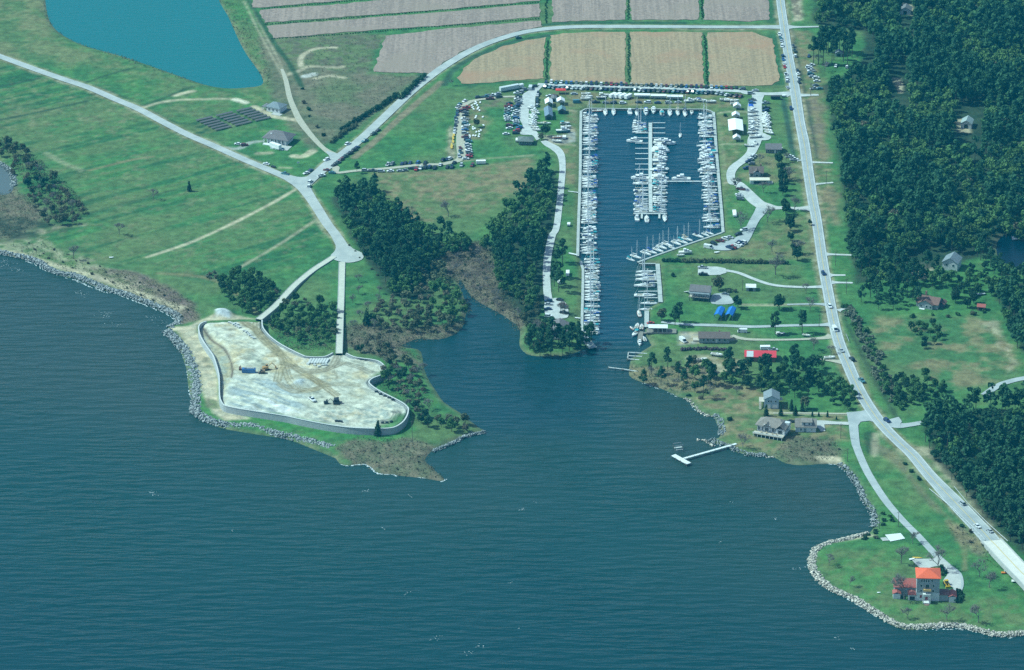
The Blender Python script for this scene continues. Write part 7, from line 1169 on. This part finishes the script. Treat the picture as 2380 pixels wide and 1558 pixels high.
# forest masses
LOW = {k: [] for k in MASS}
gen = {'pine': lambda s: pine_shape(100 + s, 300, 16, .85)[0], 'broad': lambda s: broad_shape(110 + s, 300, 10, 3.6, .82)[0], 'dark': lambda s: broad_shape(120 + s, 300, 8, 3.2, .75)[0], 'olive': lambda s: broad_shape(130 + s, 220, 8, 3.2, .7)[0], 'yellow': lambda s: broad_shape(135 + s, 240, 9, 3.4, .75)[0], 'brown': lambda s: broad_shape(140 + s, 160, 5.5, 2.6, .55)[0], 'tallpine': lambda s: pine_shape(150 + s, 250, 19, .85, True)[0]}
VV = []; mi = []; mats_ = []; tb = MB().use(bark)
for ki, (k, lst) in enumerate(MASS.items()):
    var = [gen[k](s) for s in range(5)]; mats_.append({'pine': lf_pine, 'tallpine': lf_pine, 'broad': lf_broad, 'dark': lf_dark, 'olive': lf_olive, 'yellow': lf_yel, 'brown': lf_brown}[k])
    for p, s, a, q in lst:
        V = var[q % 5] * s; ca, sa = math.cos(a), math.sin(a); VV.append(np.stack([V[:, 0] * ca - V[:, 1] * sa + p[0], V[:, 0] * sa + V[:, 1] * ca + p[1], V[:, 2] + LZ], 1)); mi += [ki] * (len(V) // 4)
        tb.tube((p[0], p[1], LZ - .3), (p[0], p[1], LZ + 9 * s * (1 if k == 'pine' else .5)), .22, .12, 4)
n_mass = sum(len(v) for v in MASS.values())
fo = stuff('forest', leafmesh('forest', np.concatenate(VV), mats_, mi), 'dense mixed pine forest filling the land east of the highway', 'forest'); tk = link('forest_trunks', tb.mesh('forest_trunks'), fo); tk['kind'] = 'stuff'
# ---- trees that stand apart
for i, (x, y) in enumerate(((530, 560), (595, 570), (640, 400), (665, 430), (715, 580), (745, 500), (875, 530), (870, 420), (930, 560), (995, 470), (605, 390), (960, 420), (460, 560), (820, 400), (780, 380), (700, 380), (560, 400))): tree('tallpine', G(W7(x, y)), 'tall bare trunked pine in the grove beside the parked cars north of the wood', 'tall bare trunked pines', rnd.uniform(.9, 1.05), i)
for f, p, k, s, lab in ((H3, (1315, 850), 'pine', .85, 'spreading yard pine over the cluttered dirt yard, western of two'), (H3, (1690, 850), 'pine', .9, 'spreading yard pine over the cluttered dirt yard, eastern of two'), (H3, (1370, 520), 'dark', 1.15, 'round dark evergreen in the middle of the open lawn'), (H3, (800, 500), 'dark', .95, 'round dark evergreen with pale tips beside the blue boat shelters'), (H3, (530, 250), 'olive', 1.1, 'spreading budding tree beside the gravel drive'), (H3, (-10, 700), 'pine', .8, 'pine beside the driveway near the channel'), (Q8, (2200, 970), 'pine', .8, 'pine beside the east end of the white roofed boat shed'), (Q8, (2010, 900), 'olive', 1.0, 'thin budding tree behind the white roofed boat shed'), (M1, (1455, 900), 'dark', 1.05, 'round dark tree at the south end of the gravel strip'), (M1, (1400, 940), 'olive', .6, 'small budding tree under the round dark tree'), (M1, (510, 770), 'olive', .8, 'small budding tree among the white dinghies'), (A, (1310, 1325), 'cone', 1.0, 'single small dark conifer in the open meadow'), (T2, (1355, 1380), 'cone', 1.3, 'dark conifer in front of the southern block wall'), (T1, (1570, 200), 'cone', 1.2, 'dark columnar conifer behind the inland wall'), (E, (185, 730), 'cone', 1.6, 'large dark conifer in the scrub east of the straight causeway'), (W1, (2060, 1290), 'pine', .5, 'lone young pine at the edge of the sandy lane near the junction'), (Q8, (560, 300), 'pine', .95, 'pine beside the west quay lane, northernmost of the shaded group'), (Q8, (640, 100), 'pine', 1.0, 'pine beside the white trailer in the shaded group'), (Q8, (590, 500), 'pine', .95, 'pine over the gravel lot in the shaded group'), (Q8, (530, 420), 'pine', .9, 'pine over the short white trailer in the shaded group'), (Q8, (770, 1200), 'pine', .8, 'pine beside the mauve roofed house on the quay side'), (Q8, (400, 1130), 'pine', .75, 'pine in front of the mauve roofed house on the creek side'), (Q8, (860, 1190), 'yellow', .6, 'yellow green small tree at the root of the stone jetty'), (H4, (320, 420), 'tallpine', .75, 'thin tall pine alone on the grassy shore'), (H3, (1840, 1400), 'dark', 1.4, 'big dark evergreen at the east end of the barn grove'), (H3, (1960, 1330), 'yellow', .6, 'yellow green bush tree beside the dirt drive'), (H4, (1730, 570), 'olive', .9, 'thin budding tree east of the pale blue house'), (C, (895, 1560), 'dark', .5, 'small dark tree on the verge')):
    tree(k, G(f(*p)), lab, None, s)
for i, (f, p, s) in enumerate(((H4, (1190, 665), 1.0), (H4, (1395, 660), .9), (H4, (1540, 590), .95), (H4, (1595, 655), .9), (H4, (1690, 600), .85), (H4, (1830, 670), .5), (H4, (1920, 670), .45), (H4, (2040, 680), .55), (H4, (2165, 715), .35))): tree('cone', G(f(*p)), 'cedar, %s from the west along the sandy track behind the white house' % nth(i + 1), 'cedars along the sandy track', s)
for i, (f, p, s) in enumerate(((M5, (1145, 1275), 1.05), (M5, (1180, 1400), 1.0), (M5, (1190, 1500), 1.1), (M6, (1200, 110), 1.05), (M6, (1215, 200), 1.1), (M6, (1200, 270), 1.0), (M6, (1220, 480), 1.1), (M6, (1240, 545), 1.15), (M6, (1290, 690), 1.05), (M6, (1300, 760), 1.15), (M6, (1310, 900), .8), (M6, (1370, 1080), 1.0), (M6, (1400, 1170), 1.15))): tree('dark', G(f(*p)), 'dark evergreen, %s from the north in the file of evergreens west of the highway' % nth(i + 1), 'file of dark evergreens', s * .9)
for i, (f, p, s, lab) in enumerate(((M6, (990, 640), 1.15, 'spreading bare tree in the fork of the marina lane'), (M6, (1100, 1370), 1.5, 'largest bare tree, standing south of the hedge'), (M6, (620, 750), 1.2, 'bare tree leaning over the car park lane'), (M6, (550, 200), .95, 'bare tree beside the maroon car at the lane fork'), (M6, (930, 230), .95, 'bare tree in front of the white flat roofed outbuilding'), (M5, (880, 1270), .7, 'bare tree beside the bungalow lawn'), (M6, (1360, 500), 1.0, 'bare tree beside the marina entrance sign'), (M6, (1290, 60), .9, 'bare tree behind the file of evergreens'), (M5, (1245, 1240), .7, 'bare tree beside the white pickups west of the highway'), (M6, (1450, 1080), 1.1, 'bare tree at the south end of the file of evergreens'), (M5, (1290, 1480), .9, 'bare tree between the evergreens and the highway'), (M6, (1050, 1050), .9, 'pale bare tree above the hedge'), (H3, (1800, 540), .9, 'bare tree on the lawn near the highway'), (H3, (1740, 300), .7, 'small bare tree at the end of the curving drive'), (H3, (1850, 1080), 1.0, 'bare tree behind the barn grove'), (H3, (2090, 1140), .6, 'small bare tree beside the parked motor boat'),
        (H5, (720, 1100), 1.5, 'large bare tree in front of the mansion west wing'), (H5, (1190, 690), 1.3, 'large bare tree behind the orange roofed mansion'), (H5, (680, 600), 1.1, 'bare tree behind the mansion west wing'), (H5, (770, 1370), .8, 'small bare tree on the shore lawn, western of three'), (H5, (1310, 1390), .95, 'bare tree on the shore lawn, middle of three'), (H5, (1750, 1420), 1.1, 'bare tree on the shore lawn, eastern of three'), (H5, (1760, 790), 1.0, 'bare tree between the mansion and the bridge, northern of two'), (H5, (1900, 940), 1.0, 'bare tree between the mansion and the bridge, southern of two'), (H5, (840, 330), .8, 'bare tree beside the frontage road near the white patio'), (HH, (1030, 870), .7, 'small bare tree at the western tip of the mansion lawn'), (HH, (1175, 1010), .6, 'small bare tree on the western mansion lawn'), (H4, (870, 1110), .9, 'bare tree on the rocks below the big white house'), (D, (510, 270), 1.0, 'thin bare tree at the seaward edge of the meadow'), (D, (825, 100), 1.0, 'thin bare tree in the western meadow'), (A, (1060, 1385), .8, 'thin bare tree in the middle of the meadow'), (B, (750, 1500), 1.1, 'bare tree in the rough pasture, eastern of two'), (B, (475, 1520), .9, 'bare tree in the rough pasture, western of two'), (E, (575, 1070), .8, 'bare dead tree at the creek edge of the point'), (M1, (170, 190), .5, 'small bare tree at the west corner of the tan fields'))): bare(G(f(*p)), lab, s, None, i)
for i, (x, y) in enumerate(((530, 560), (560, 330), (620, 660), (1250, 770), (1310, 760), (1330, 800), (1620, 480), (1650, 520))): bare(G(W7(x, y)) if i < 3 else G(Q8(x - 1000, y + 300)), 'grey bare tree at the edge of the wood, %s of the scattered ones' % nth(i + 1), .8, 'bare trees at wood edges')
for reg, poly, d_, sd_ in (('the brown marsh round the creek head', [(1035, 575), (1130, 590), (1160, 690), (1210, 740), (1180, 745), (1090, 660), (1045, 625)], 11, 201), ('the scrub beside the straight causeway', [(805, 640), (880, 680), (900, 770), (815, 770)], 11, 202), ('the point east of the block wall', [(880, 830), (980, 870), (1000, 960), (1080, 990), (960, 985), (900, 890)], 10, 203), ('the shore below the red roofed barn', [(1490, 850), (1700, 850), (1760, 920), (1640, 930), (1500, 890)], 13, 204), ('the western scrub by the small pond', [(60, 380), (170, 460), (190, 520), (80, 500)], 11, 205)):
    for p in scatter(px(poly), d_, sd_): bare(p, 'grey bare tree standing in ' + reg, rnd.uniform(.55, .8), 'bare trees in ' + reg)
# bushes and hedges
def bushes(f, poly, dist, seed, kinds, lab, s0=.6, s1=1.1, n=None):
    for p in scatter(gp(f, poly), dist, seed, (), n): k = rnd.choice(kinds); bush(k, p, '%s bush in %s' % ({'green': 'leafy green', 'darkgreen': 'dark green', 'olive': 'olive', 'pale': 'pale silvery', 'brown': 'brown', 'yellow': 'yellow green'}[k], lab), 'bushes in ' + lab, rnd.uniform(s0, s1))
def hedge(f, pts, wd, hh, m, label, step=1.0, name='hedge'):
    s = resample(gp(f, pts), step); ce = [(p[0] - s[0][0] + rnd.uniform(-wd, wd) * .3, p[1] - s[0][1] + rnd.uniform(-wd, wd) * .3, hh * rnd.uniform(.35, .7)) for p in s]; V = leafcloud(ce, [hh * rnd.uniform(.4, .62) for _ in s], len(s) * 60, .42)
    o = link(name, leafmesh(name, V, m), None, (s[0][0], s[0][1], LZ - .1)); tag(o, label, name)
hedge(M6, [(-200, 1190), (0, 1195), (500, 1200), (950, 1215)], 2.2, 2.4, lf_olive, 'long dense hedge between the car park meadow and the curving drive'); hedge(M6, [(970, 1215), (1280, 1222)], 1.6, 1.9, lf_dark, 'short dark hedge under the largest bare tree'); hedge(M3, [(1310, 1185), (1560, 1190)], 1.8, 2.0, lf_dark, 'short dark hedge at the corner of the slanting quay'); hedge(H3, [(20, 1085), (350, 1075), (680, 1090)], 1.6, 1.6, mat('foliage heather', (.09, .075, .085), .8, .3, .3, col2=(.14, .10, .115)), 'mauve flowering hedge in front of the long brown house', name='flower_hedge')
hedge(B, [(420, 690), (520, 590), (590, 530)], 4, 2.8, lf_dark, 'dark hedge on the field side of the farm road, northern stretch'); hedge(W1, [(1700, 880), (1800, 800), (1950, 690), (2050, 640)], 4, 2.2, lf_olive, 'olive hedge on the field side of the farm road near the junction'); hedge(B, [(20, 905), (150, 820), (270, 750), (400, 660)], 4, 2.6, lf_dark, 'dark hedge on the field side of the farm road, middle stretch')
hedge(C, [(-190, 560), (-196, 240)], 2.6, 1.4, lf_broad, 'green strip of growth between the western pair of tan fields', 1.5, 'field_hedge') if False else None
for i, (f, a, b) in enumerate(((B, (1438, 285), (1425, 570)), (B, (1997, 240), (2000, 575)), (C, (172, 250), (190, 595)), (B, (1428, -60), (1425, 160)), (B, (1992, -60), (1995, 135)), (C, (148, -60), (156, 135)))): hedge(f, [a, b], 2.2, .7, lf_broad, 'green growth strip dividing the %s fields, %s from the west' % (('tan', 'grey')[i // 3], nth(i % 3 + 1)), 1.6, 'field_strip')
for i, (a, b, c_) in enumerate((((-540, 64), (0, 15), (600, -32)), ((-520, 172), (0, 131), (1380, 18)), ((-470, 272), (0, 240), (1385, 131)))): hedge(B, [a, b, c_] if i else [a, b, c_], 1.4, .55, lf_broad, 'thin green strip across the grey fields, %s from the north' % nth(i + 1), 1.8, 'field_strip')


bushes(D, [(130, 130), (560, 260), (900, 380), (1250, 560), (1330, 640), (1290, 700), (1150, 600), (850, 470), (520, 360), (250, 240)], 7.5, 43, ['brown', 'brown', 'olive'], 'the brown scrub above the western rock bank', .3, .6); bushes(D, [(1420, 380), (1500, 360), (1510, 400), (1440, 410)], 3, 44, ['brown', 'pale'], 'the small brown thicket alone in the meadow', .6, .9)
bushes(E, [(730, 200), (1000, 170), (1150, 480), (1280, 700), (1230, 750), (860, 600), (880, 480), (680, 380)], 7.0, 45, ['brown', 'brown', 'olive'], 'the marshy head of the creek', .35, .6); bushes(E, [(30, 740), (480, 760), (800, 720), (780, 780), (420, 850), (280, 950), (50, 900)], 7, 46, ['brown', 'olive'], 'the brown marsh above the creek mouth', .35, .6); bushes(GG, [(20, 60), (480, 20), (600, 120), (690, 260), (450, 230), (150, 160)], 7, 47, ['brown', 'olive', 'brown'], 'the brown tip of the point', .25, .45)
bushes(FF, [(1140, 600), (1200, 620), (1290, 760), (1390, 950), (1380, 1010), (1300, 960), (1230, 800), (1150, 680)], 3.3, 48, ['pale', 'pale', 'green'], 'the silvery belt along the outside of the highway', .8, 1.3); bushes(FF, [(1320, 1020), (1420, 1030), (1500, 1180), (1560, 1320), (1480, 1330), (1400, 1180)], 3.4, 49, ['pale', 'green', 'pale'], 'the silvery belt below the highway bend', .8, 1.3); bushes(FF, [(1550, 660), (2150, 640), (2150, 670), (1580, 690)], 6, 50, ['olive', 'green'], 'the ragged row across the head of the lawn', .6, 1.0)
bushes(H4, [(1500, 980), (2050, 990), (2250, 1120), (2150, 1210), (1800, 1230), (1520, 1230)], 6, 51, ['brown', 'brown', 'olive'], 'the brown scrub above the little beach', .35, .6); bushes(H4, [(20, 200), (480, 230), (420, 480), (180, 440), (30, 350)], 7.5, 52, ['olive', 'brown', 'darkgreen'], 'the grassy shore by the thin pine', .5, .9); bushes(HH, [(1380, 450), (1480, 560), (1380, 620), (1290, 680), (1250, 690), (1350, 560)], 4.0, 53, ['green', 'darkgreen'], 'the corner of the rocky bay', .5, .8)
bushes(HH, [(1880, 560), (2140, 720), (2380, 960), (2340, 980), (2150, 800), (1950, 680)], 6.5, 54, ['olive', 'brown', 'darkgreen'], 'the slope below the bridge approach', .4, .8); bushes(HH, [(1730, 70), (1850, 180), (2000, 380), (2250, 640), (2380, 740), (2380, 700), (2050, 380), (1880, 160), (1760, 40)], 5.5, 55, ['green', 'olive', 'darkgreen'], 'the edge of the wood above the bridge', .6, 1.1); bushes(W1, [(1300, 100), (1380, 380), (1500, 600), (1640, 760), (1600, 800), (1400, 560), (1290, 250)], 8, 56, ['brown', 'darkgreen', 'olive'], 'the ragged ditch beside the sandy farm track', .5, .9)
bushes(E, [(40, 130), (240, 350), (420, 480), (300, 480), (60, 180)], 9, 57, ['brown', 'olive'], 'the rough verge below the turning circle', .3, .55); bushes(H5, [(1110, 680), (1260, 660), (1330, 760), (1240, 790)], 2.6, 58, ['darkgreen', 'green'], 'the planted island behind the mansion', .6, .9); bushes(H5, [(1430, 980), (1510, 990), (1500, 1150), (1420, 1150)], 2.8, 59, ['darkgreen'], 'the dark planting at the east end of the mansion', .7, 1.0); bushes(H5, [(160, 200), (340, 160), (340, 270), (110, 280)], 3.5, 60, ['darkgreen', 'green', 'pale'], 'the shrubs by the white patio', .5, .8)
bushes(W1, [(900, 930), (1380, 850), (1400, 890), (1340, 900)], 30, 61, ['green'], 'the patio edge', .4, .5, 3)
for f, p, k, s, lab in ((FF, (340, 500), 'pale', .9, 'pale silvery bush beside the grey car'), (FF, (378, 500), 'pale', .8, 'pale silvery bush east of the grey car'), (FF, (2305, 395), 'green', .6, 'green bush by the far pond'), (M4, (1455, 285), 'darkgreen', .8, 'single dark bush on the lawn beside the south-east channel'), (HH, (1555, 170), 'darkgreen', .7, 'dark bush in the dry verge, northernmost of three'), (HH, (1600, 225), 'darkgreen', .7, 'dark bush in the dry verge, middle of three'), (HH, (1655, 275), 'darkgreen', .8, 'dark bush in the dry verge, southernmost of three'), (M5, (405, 612), 'darkgreen', .7, 'round dark bush beside the small marquee'), (H4, (690, 730), 'darkgreen', .8, 'dark bush on the lawn west of the white house')): bush(k, G(f(*p)), lab, None, s)
SCV = {'brown': [], 'olive': [], 'green': []}
def scrub(f, poly, dist, seed, kinds, hh=.9):
    for p in scatter(gp(f, poly), dist, seed): k = rnd.choice(kinds); SCV[k].append((p[0], p[1], gz(*p) + hh * .35, hh * rnd.uniform(.6, 1.3)))
scrub(E, [(720, 160), (1020, 150), (1150, 500), (1290, 700), (1240, 760), (850, 640), (880, 480), (650, 330)], 1.5, 81, ['brown', 'brown', 'brown', 'olive'], 1.2); scrub(E, [(30, 720), (500, 750), (860, 700), (800, 790), (430, 880), (560, 960), (300, 960), (60, 880)], 1.5, 82, ['brown', 'olive', 'brown'], 1.2)
scrub(D, [(640, 340), (900, 360), (1150, 460), (1330, 570), (1380, 690), (1260, 710), (1100, 590), (850, 500)], 1.5, 83, ['brown', 'brown', 'olive'], .9); scrub(D, [(40, 170), (300, 160), (640, 330), (640, 400), (420, 340), (200, 250)], 2.2, 84, ['olive', 'brown', 'green'], .8)
scrub(GG, [(-30, 60), (120, -20), (500, -10), (640, 40), (710, 265), (450, 245), (100, 165)], 1.5, 85, ['brown', 'olive'], .8); scrub(H4, [(1500, 950), (2100, 980), (2250, 1150), (2150, 1260), (1500, 1290), (1300, 1200)], 1.4, 86, ['brown', 'brown', 'olive'], .8)
scrub(A, [(-300, 1100), (100, 1300), (350, 1500), (100, 1650), (-300, 1650)], 2.2, 87, ['brown', 'brown', 'olive'], 1.2); scrub(B, [(-180, 270), (300, 240), (180, 500), (-260, 520)], 3.0, 88, ['olive', 'brown', 'green'], .7); scrub(B, [(-200, 520), (560, 530), (230, 800), (0, 960), (-130, 900)], 2.6, 89, ['brown', 'brown', 'olive'], .6)
scrub(E, [(1990, 1010), (2500, 1020), (2700, 1150), (2350, 1190), (2050, 1105)], 1.8, 90, ['brown', 'olive', 'green'], .9); scrub(HH, [(1850, 560), (2130, 720), (2380, 960), (2340, 980), (2080, 800), (1900, 700)], 1.9, 91, ['olive', 'brown'], .8); scrub(T2, [(1300, 650), (1460, 540), (2000, 780), (2100, 1000), (1900, 1200), (1500, 860)], 2.2, 92, ['green', 'olive', 'brown'], 1.1); scrub(D, [(1830, 700), (2300, 680), (2320, 900), (2000, 900)], 1.7, 93, ['brown', 'olive', 'brown', 'green'], 1.3); scrub(A, [(1690, 60), (1790, 240), (1870, 500), (1850, 590), (1720, 400), (1600, 150), (1520, 0)], 2.2, 94, ['brown', 'olive'], .8)
scrub(A, [(300, 20), (350, 130), (450, 235), (600, 308), (800, 366), (1000, 430), (1200, 500), (1400, 573), (1395, 592), (1150, 513), (900, 428), (650, 343), (420, 240), (310, 130)], 1.8, 95, ['olive', 'green', 'brown'], .7); scrub(A, [(-50, 930), (130, 1000), (320, 1150), (560, 1380), (620, 1500), (400, 1540), (200, 1300), (60, 1080)], 1.9, 96, ['olive', 'brown', 'green'], 1.3)
SV = []; smi = []
for ki, (k, lst) in enumerate(SCV.items()):
    a = np.array(lst); V = leafcloud(a[:, :3], a[:, 3], len(a) * 7, .34); SV.append(V); smi += [ki] * (len(V) // 4)
stuff('scrub', leafmesh('scrub', np.concatenate(SV), [lf_brown, lf_olive, lf_broad], smi), 'low brown and olive scrub covering the marsh edges and rough ground', 'scrub')
# ------------------------------------------------------------ rocks and foam
def ico():
    import bmesh
    bm = bmesh.new(); bmesh.ops.create_icosphere(bm, subdivisions=1, radius=1); v = np.array([x.co[:] for x in bm.verts]); f = np.array([[q.index for q in y.verts] for y in bm.faces]); bm.free(); return v, f
IV, IF = ico()
def rocks(name, lines, n, size, m, label, hb=.6, seed=3):
    r = np.random.RandomState(seed); Vs_ = []; Fs = []; o = 0
    for ln, wd in lines:
        s = resample(ln, 1.2); nn = normals2(s); k = int(n * len(s) / sum(len(resample(l_, 1.2)) for l_, _ in lines))
        for i in range(k):
            j = r.randint(len(s)); t = r.uniform(-.5, .5); x, y = s[j][0] + nn[j][0] * t * wd + r.uniform(-.6, .6), s[j][1] + nn[j][1] * t * wd + r.uniform(-.6, .6); sz = size * r.uniform(.4, 1.0) * (1.7 if r.rand() < .12 else 1)
            q = IV * (1 + r.uniform(-.28, .28, (len(IV), 1))) * sz * np.array([r.uniform(.8, 1.3), r.uniform(.8, 1.2), r.uniform(.6, .9)]); a = r.rand() * 6.28; ca, sa = math.cos(a), math.sin(a); zc = hb * (1 - (2 * t) ** 2) * 1.3 + r.uniform(-.2, .3)
            Vs_.append(np.stack([q[:, 0] * ca - q[:, 1] * sa + x, q[:, 0] * sa + q[:, 1] * ca + y, q[:, 2] + zc], 1)); Fs.append(IF + o); o += len(IV)
    V = np.concatenate(Vs_); Fa = np.concatenate(Fs); me = bpy.data.meshes.new(name); me.vertices.add(len(V)); me.vertices.foreach_set('co', V.astype(np.float32).ravel()); nf = len(Fa); me.loops.add(nf * 3); me.polygons.add(nf)
    me.loops.foreach_set('vertex_index', Fa.astype(np.int32).ravel()); me.polygons.foreach_set('loop_start', np.arange(0, nf * 3, 3, dtype=np.int32)); me.polygons.foreach_set('loop_total', np.full(nf, 3, np.int32)); me.update(calc_edges=True); me.materials.append(m); stuff(name, me, label, 'rocks')
rk_g = mat('grey rock', (.08, .095, .10), .9, .2, .75, col2=(.42, .45, .44), detail=1); rk_w = mat('pale rock', (.18, .17, .14), .9, .2, .8, col2=(.66, .61, .52), detail=1)
def ls(f, pts): return smooth(gp(f, pts, .6), 4)
rocks('riprap', [(ls(D, [(-120, 205), (0, 222), (130, 248), (250, 278), (340, 335), (430, 372), (520, 385), (640, 432), (740, 475), (870, 510), (960, 545), (1060, 585), (1160, 622), (1235, 665), (1240, 710), (1170, 745)]), 5.2), (ls(T1, [(110, 260), (170, 320), (240, 400), (320, 480), (400, 580), (440, 680), (480, 780), (500, 880), (515, 980), (525, 1100), (520, 1200), (510, 1290), (500, 1360), (560, 1420), (700, 1490), (900, 1555), (1250, 1580)]), 7.0), (ls(T2, [(-420, 1230), (-200, 1300), (0, 1360), (200, 1400), (400, 1450), (560, 1500), (720, 1545)]), 7.0)], 6500, .62, rk_g, 'grey rock bank along the western shore and round the building site', .95)
rocks('riprap', [(ls(HH, [(1300, 648), (1160, 685), (1040, 712), (960, 745), (925, 800), (918, 870), (950, 935), (1000, 990), (1090, 1045), (1210, 1095), (1310, 1160), (1390, 1210), (1470, 1258), (1560, 1290), (1700, 1285), (1850, 1278), (1970, 1285), (2060, 1310), (2200, 1342), (2380, 1332), (2560, 1320)]), 4.2)], 4200, .56, rk_w, 'pale rock bank round the grassy point of the mansion', .8, 5)
rocks('riprap', [(ls(HH, [(1110, 165), (1160, 210), (1210, 270), (1250, 345), (1285, 420), (1330, 480), (1352, 550), (1345, 600)]), 4.2), (ls(H4, [(490, 650), (560, 720), (590, 800), (600, 880), (560, 930)]), 4.5), (ls(H4, [(440, 985), (560, 1040), (700, 1090), (860, 1160), (1000, 1195), (1180, 1195)]), 4.5), (ls(E, [(1000, 1465), (880, 1490), (780, 1540), (640, 1600)]), 2.4), (ls(A, [(-100, 1110), (0, 1130), (60, 1170), (100, 1230), (105, 1290)]), 5)], 2200, .52, rk_g, 'grey rocks along the little bay below the big white house', .7, 6)
rocks('shore_stones', [(ls(H4, [(60, 420), (130, 440), (180, 490), (260, 590), (330, 630), (450, 675)]), 1.5), (ls(H4, [(250, 985), (340, 1000), (440, 1060), (500, 1080)]), 1.5), (ls(H4, [(1190, 1215), (1290, 1235)]), 1.5)], 160, .6, rk_w, 'pale scattered stones at the edge of the dry shore', .3, 8)
fm = mat('foam', (.62, .68, .68), .7, .1, 1.5)
fr = random.Random(4); fb = MB().use(fm)
def blob(x, y, a, b, ang, z=.07):
    n = 9; ca, sa = math.cos(ang), math.sin(ang); ps = []
    for i in range(n): t = 2 * PI * i / n; k = fr.uniform(.45, 1.1); u, v = a * k * math.cos(t), b * k * math.sin(t); ps.append((x + u * ca - v * sa, y + u * sa + v * ca, z))
    fb.add(ps, [tuple(range(n))])
def foamline(f, pts, dens, off, wmax=1.0):
    s = resample(smooth(gp(f, pts, 0), 3), .9); nn = normals2(s)
    for i, p in enumerate(s):
        if fr.random() < dens and vnoise(np.array([p[0]]), np.array([p[1]]), 9, 77, 2)[0] > .42: o = off + fr.uniform(-.7, .7); blob(p[0] + nn[i][0] * o, p[1] + nn[i][1] * o, fr.uniform(.4, 1.3) * wmax, fr.uniform(.2, .5) * wmax, math.atan2(nn[i][1], nn[i][0]) + PI / 2)
foamline(D, [(-60, 235), (130, 275), (250, 310), (340, 372), (520, 420), (720, 500), (850, 530), (950, 570), (1050, 610), (1150, 650), (1200, 690)], .8, 0); foamline(T1, [(60, 260), (130, 350), (230, 460), (300, 560), (360, 720), (390, 850), (400, 1020), (420, 1200), (450, 1350)], .35, 0); foamline(T1, [(470, 1400), (600, 1490), (800, 1560)], .4, 0)
foamline(GG, [(0, 165), (60, 178), (180, 170), (260, 232), (350, 240), (450, 255), (570, 265), (700, 288), (728, 272)], 1, 0, 1.2); foamline(HH, [(890, 860), (930, 945), (1080, 1062), (1200, 1120), (1380, 1235), (1450, 1282), (1560, 1322)], .8, 0); foamline(HH, [(1700, 1318), (1960, 1312), (2200, 1370), (2400, 1362)], .4, 0); foamline(H4, [(110, 440), (200, 570), (330, 645), (460, 685)], .4, 0, .8); foamline(H4, [(1900, 1340), (2100, 1338), (2200, 1365), (2280, 1430)], .5, 0, .8); foamline(E, [(2080, 1125), (2230, 1178), (2330, 1225)], .5, 0, .8); foamline(E, [(1000, 1470), (880, 1505)], .6, 0, .7)
for f, x, y, n_, sp in ((D, 20, 300, 26, 12), (D, 120, 345, 10, 7), (D, 570, 510, 16, 8), (D, 720, 655, 18, 9), (D, 1060, 680, 10, 9), (D, 1140, 715, 8, 8), (D, 790, 715, 6, 8), (GG, 1245, 482, 9, 3), (GG, 180, 352, 6, 3), (GG, 480, 388, 4, 3), (GG, 310, 615, 3, 2), (GG, 470, 1062, 5, 3), (GG, 670, 1378, 9, 5), (GG, 970, 1418, 7, 4), (GG, 880, 1475, 6, 5), (GG, 1350, 430, 3, 2), (GG, 1235, 1302, 3, 2), (GG, -1300, 365, 12, 4), (GG, -1290, 380, 6, 3), (GG, -740, 630, 3, 2), (HH, 280, 708, 4, 3), (HH, 655, 546, 3, 2), (HH, 360, 433, 3, 2), (HH, 790, 895, 4, 2), (HH, 830, 890, 3, 2), (HH, 885, 880, 5, 2), (HH, 1180, 1445, 4, 3), (HH, 1090, 1370, 4, 3), (GG, 1170, 990, 4, 4)):
    q = G(f(x, y), 0)
    for _ in range(n_): blob(q[0] + fr.gauss(0, sp * .32), q[1] + fr.gauss(0, sp * .28), fr.uniform(.18, .6), fr.uniform(.08, .22), R(-20) + fr.uniform(-.4, .4), .08 + fr.random() * .02)
stuff('foam', fb.mesh('foam'), 'white foam where waves break along the rocks and in small whitecaps', 'foam')
print('trees', NT, 'mass', n_mass)
# ------------------------------------------------------------ haze
hm = bpy.data.materials.new('haze'); hm.use_nodes = True; n = hm.node_tree.nodes; l = hm.node_tree.links
n.remove(n['Principled BSDF']); pv = n.new('ShaderNodeVolumePrincipled'); pv.inputs['Color'].default_value = (.02, .50, .80, 1); pv.inputs['Density'].default_value = 0.55e-4; pv.inputs['Anisotropy'].default_value = .1
l.new(pv.outputs[0], n['Material Output'].inputs['Volume'])
mb = MB().use(hm); mb.box((0, 0, (H + 40 - 3.2) / 2), (15000, 15000, H + 40 + 3.2)); stuff('haze', mb.mesh('haze'))
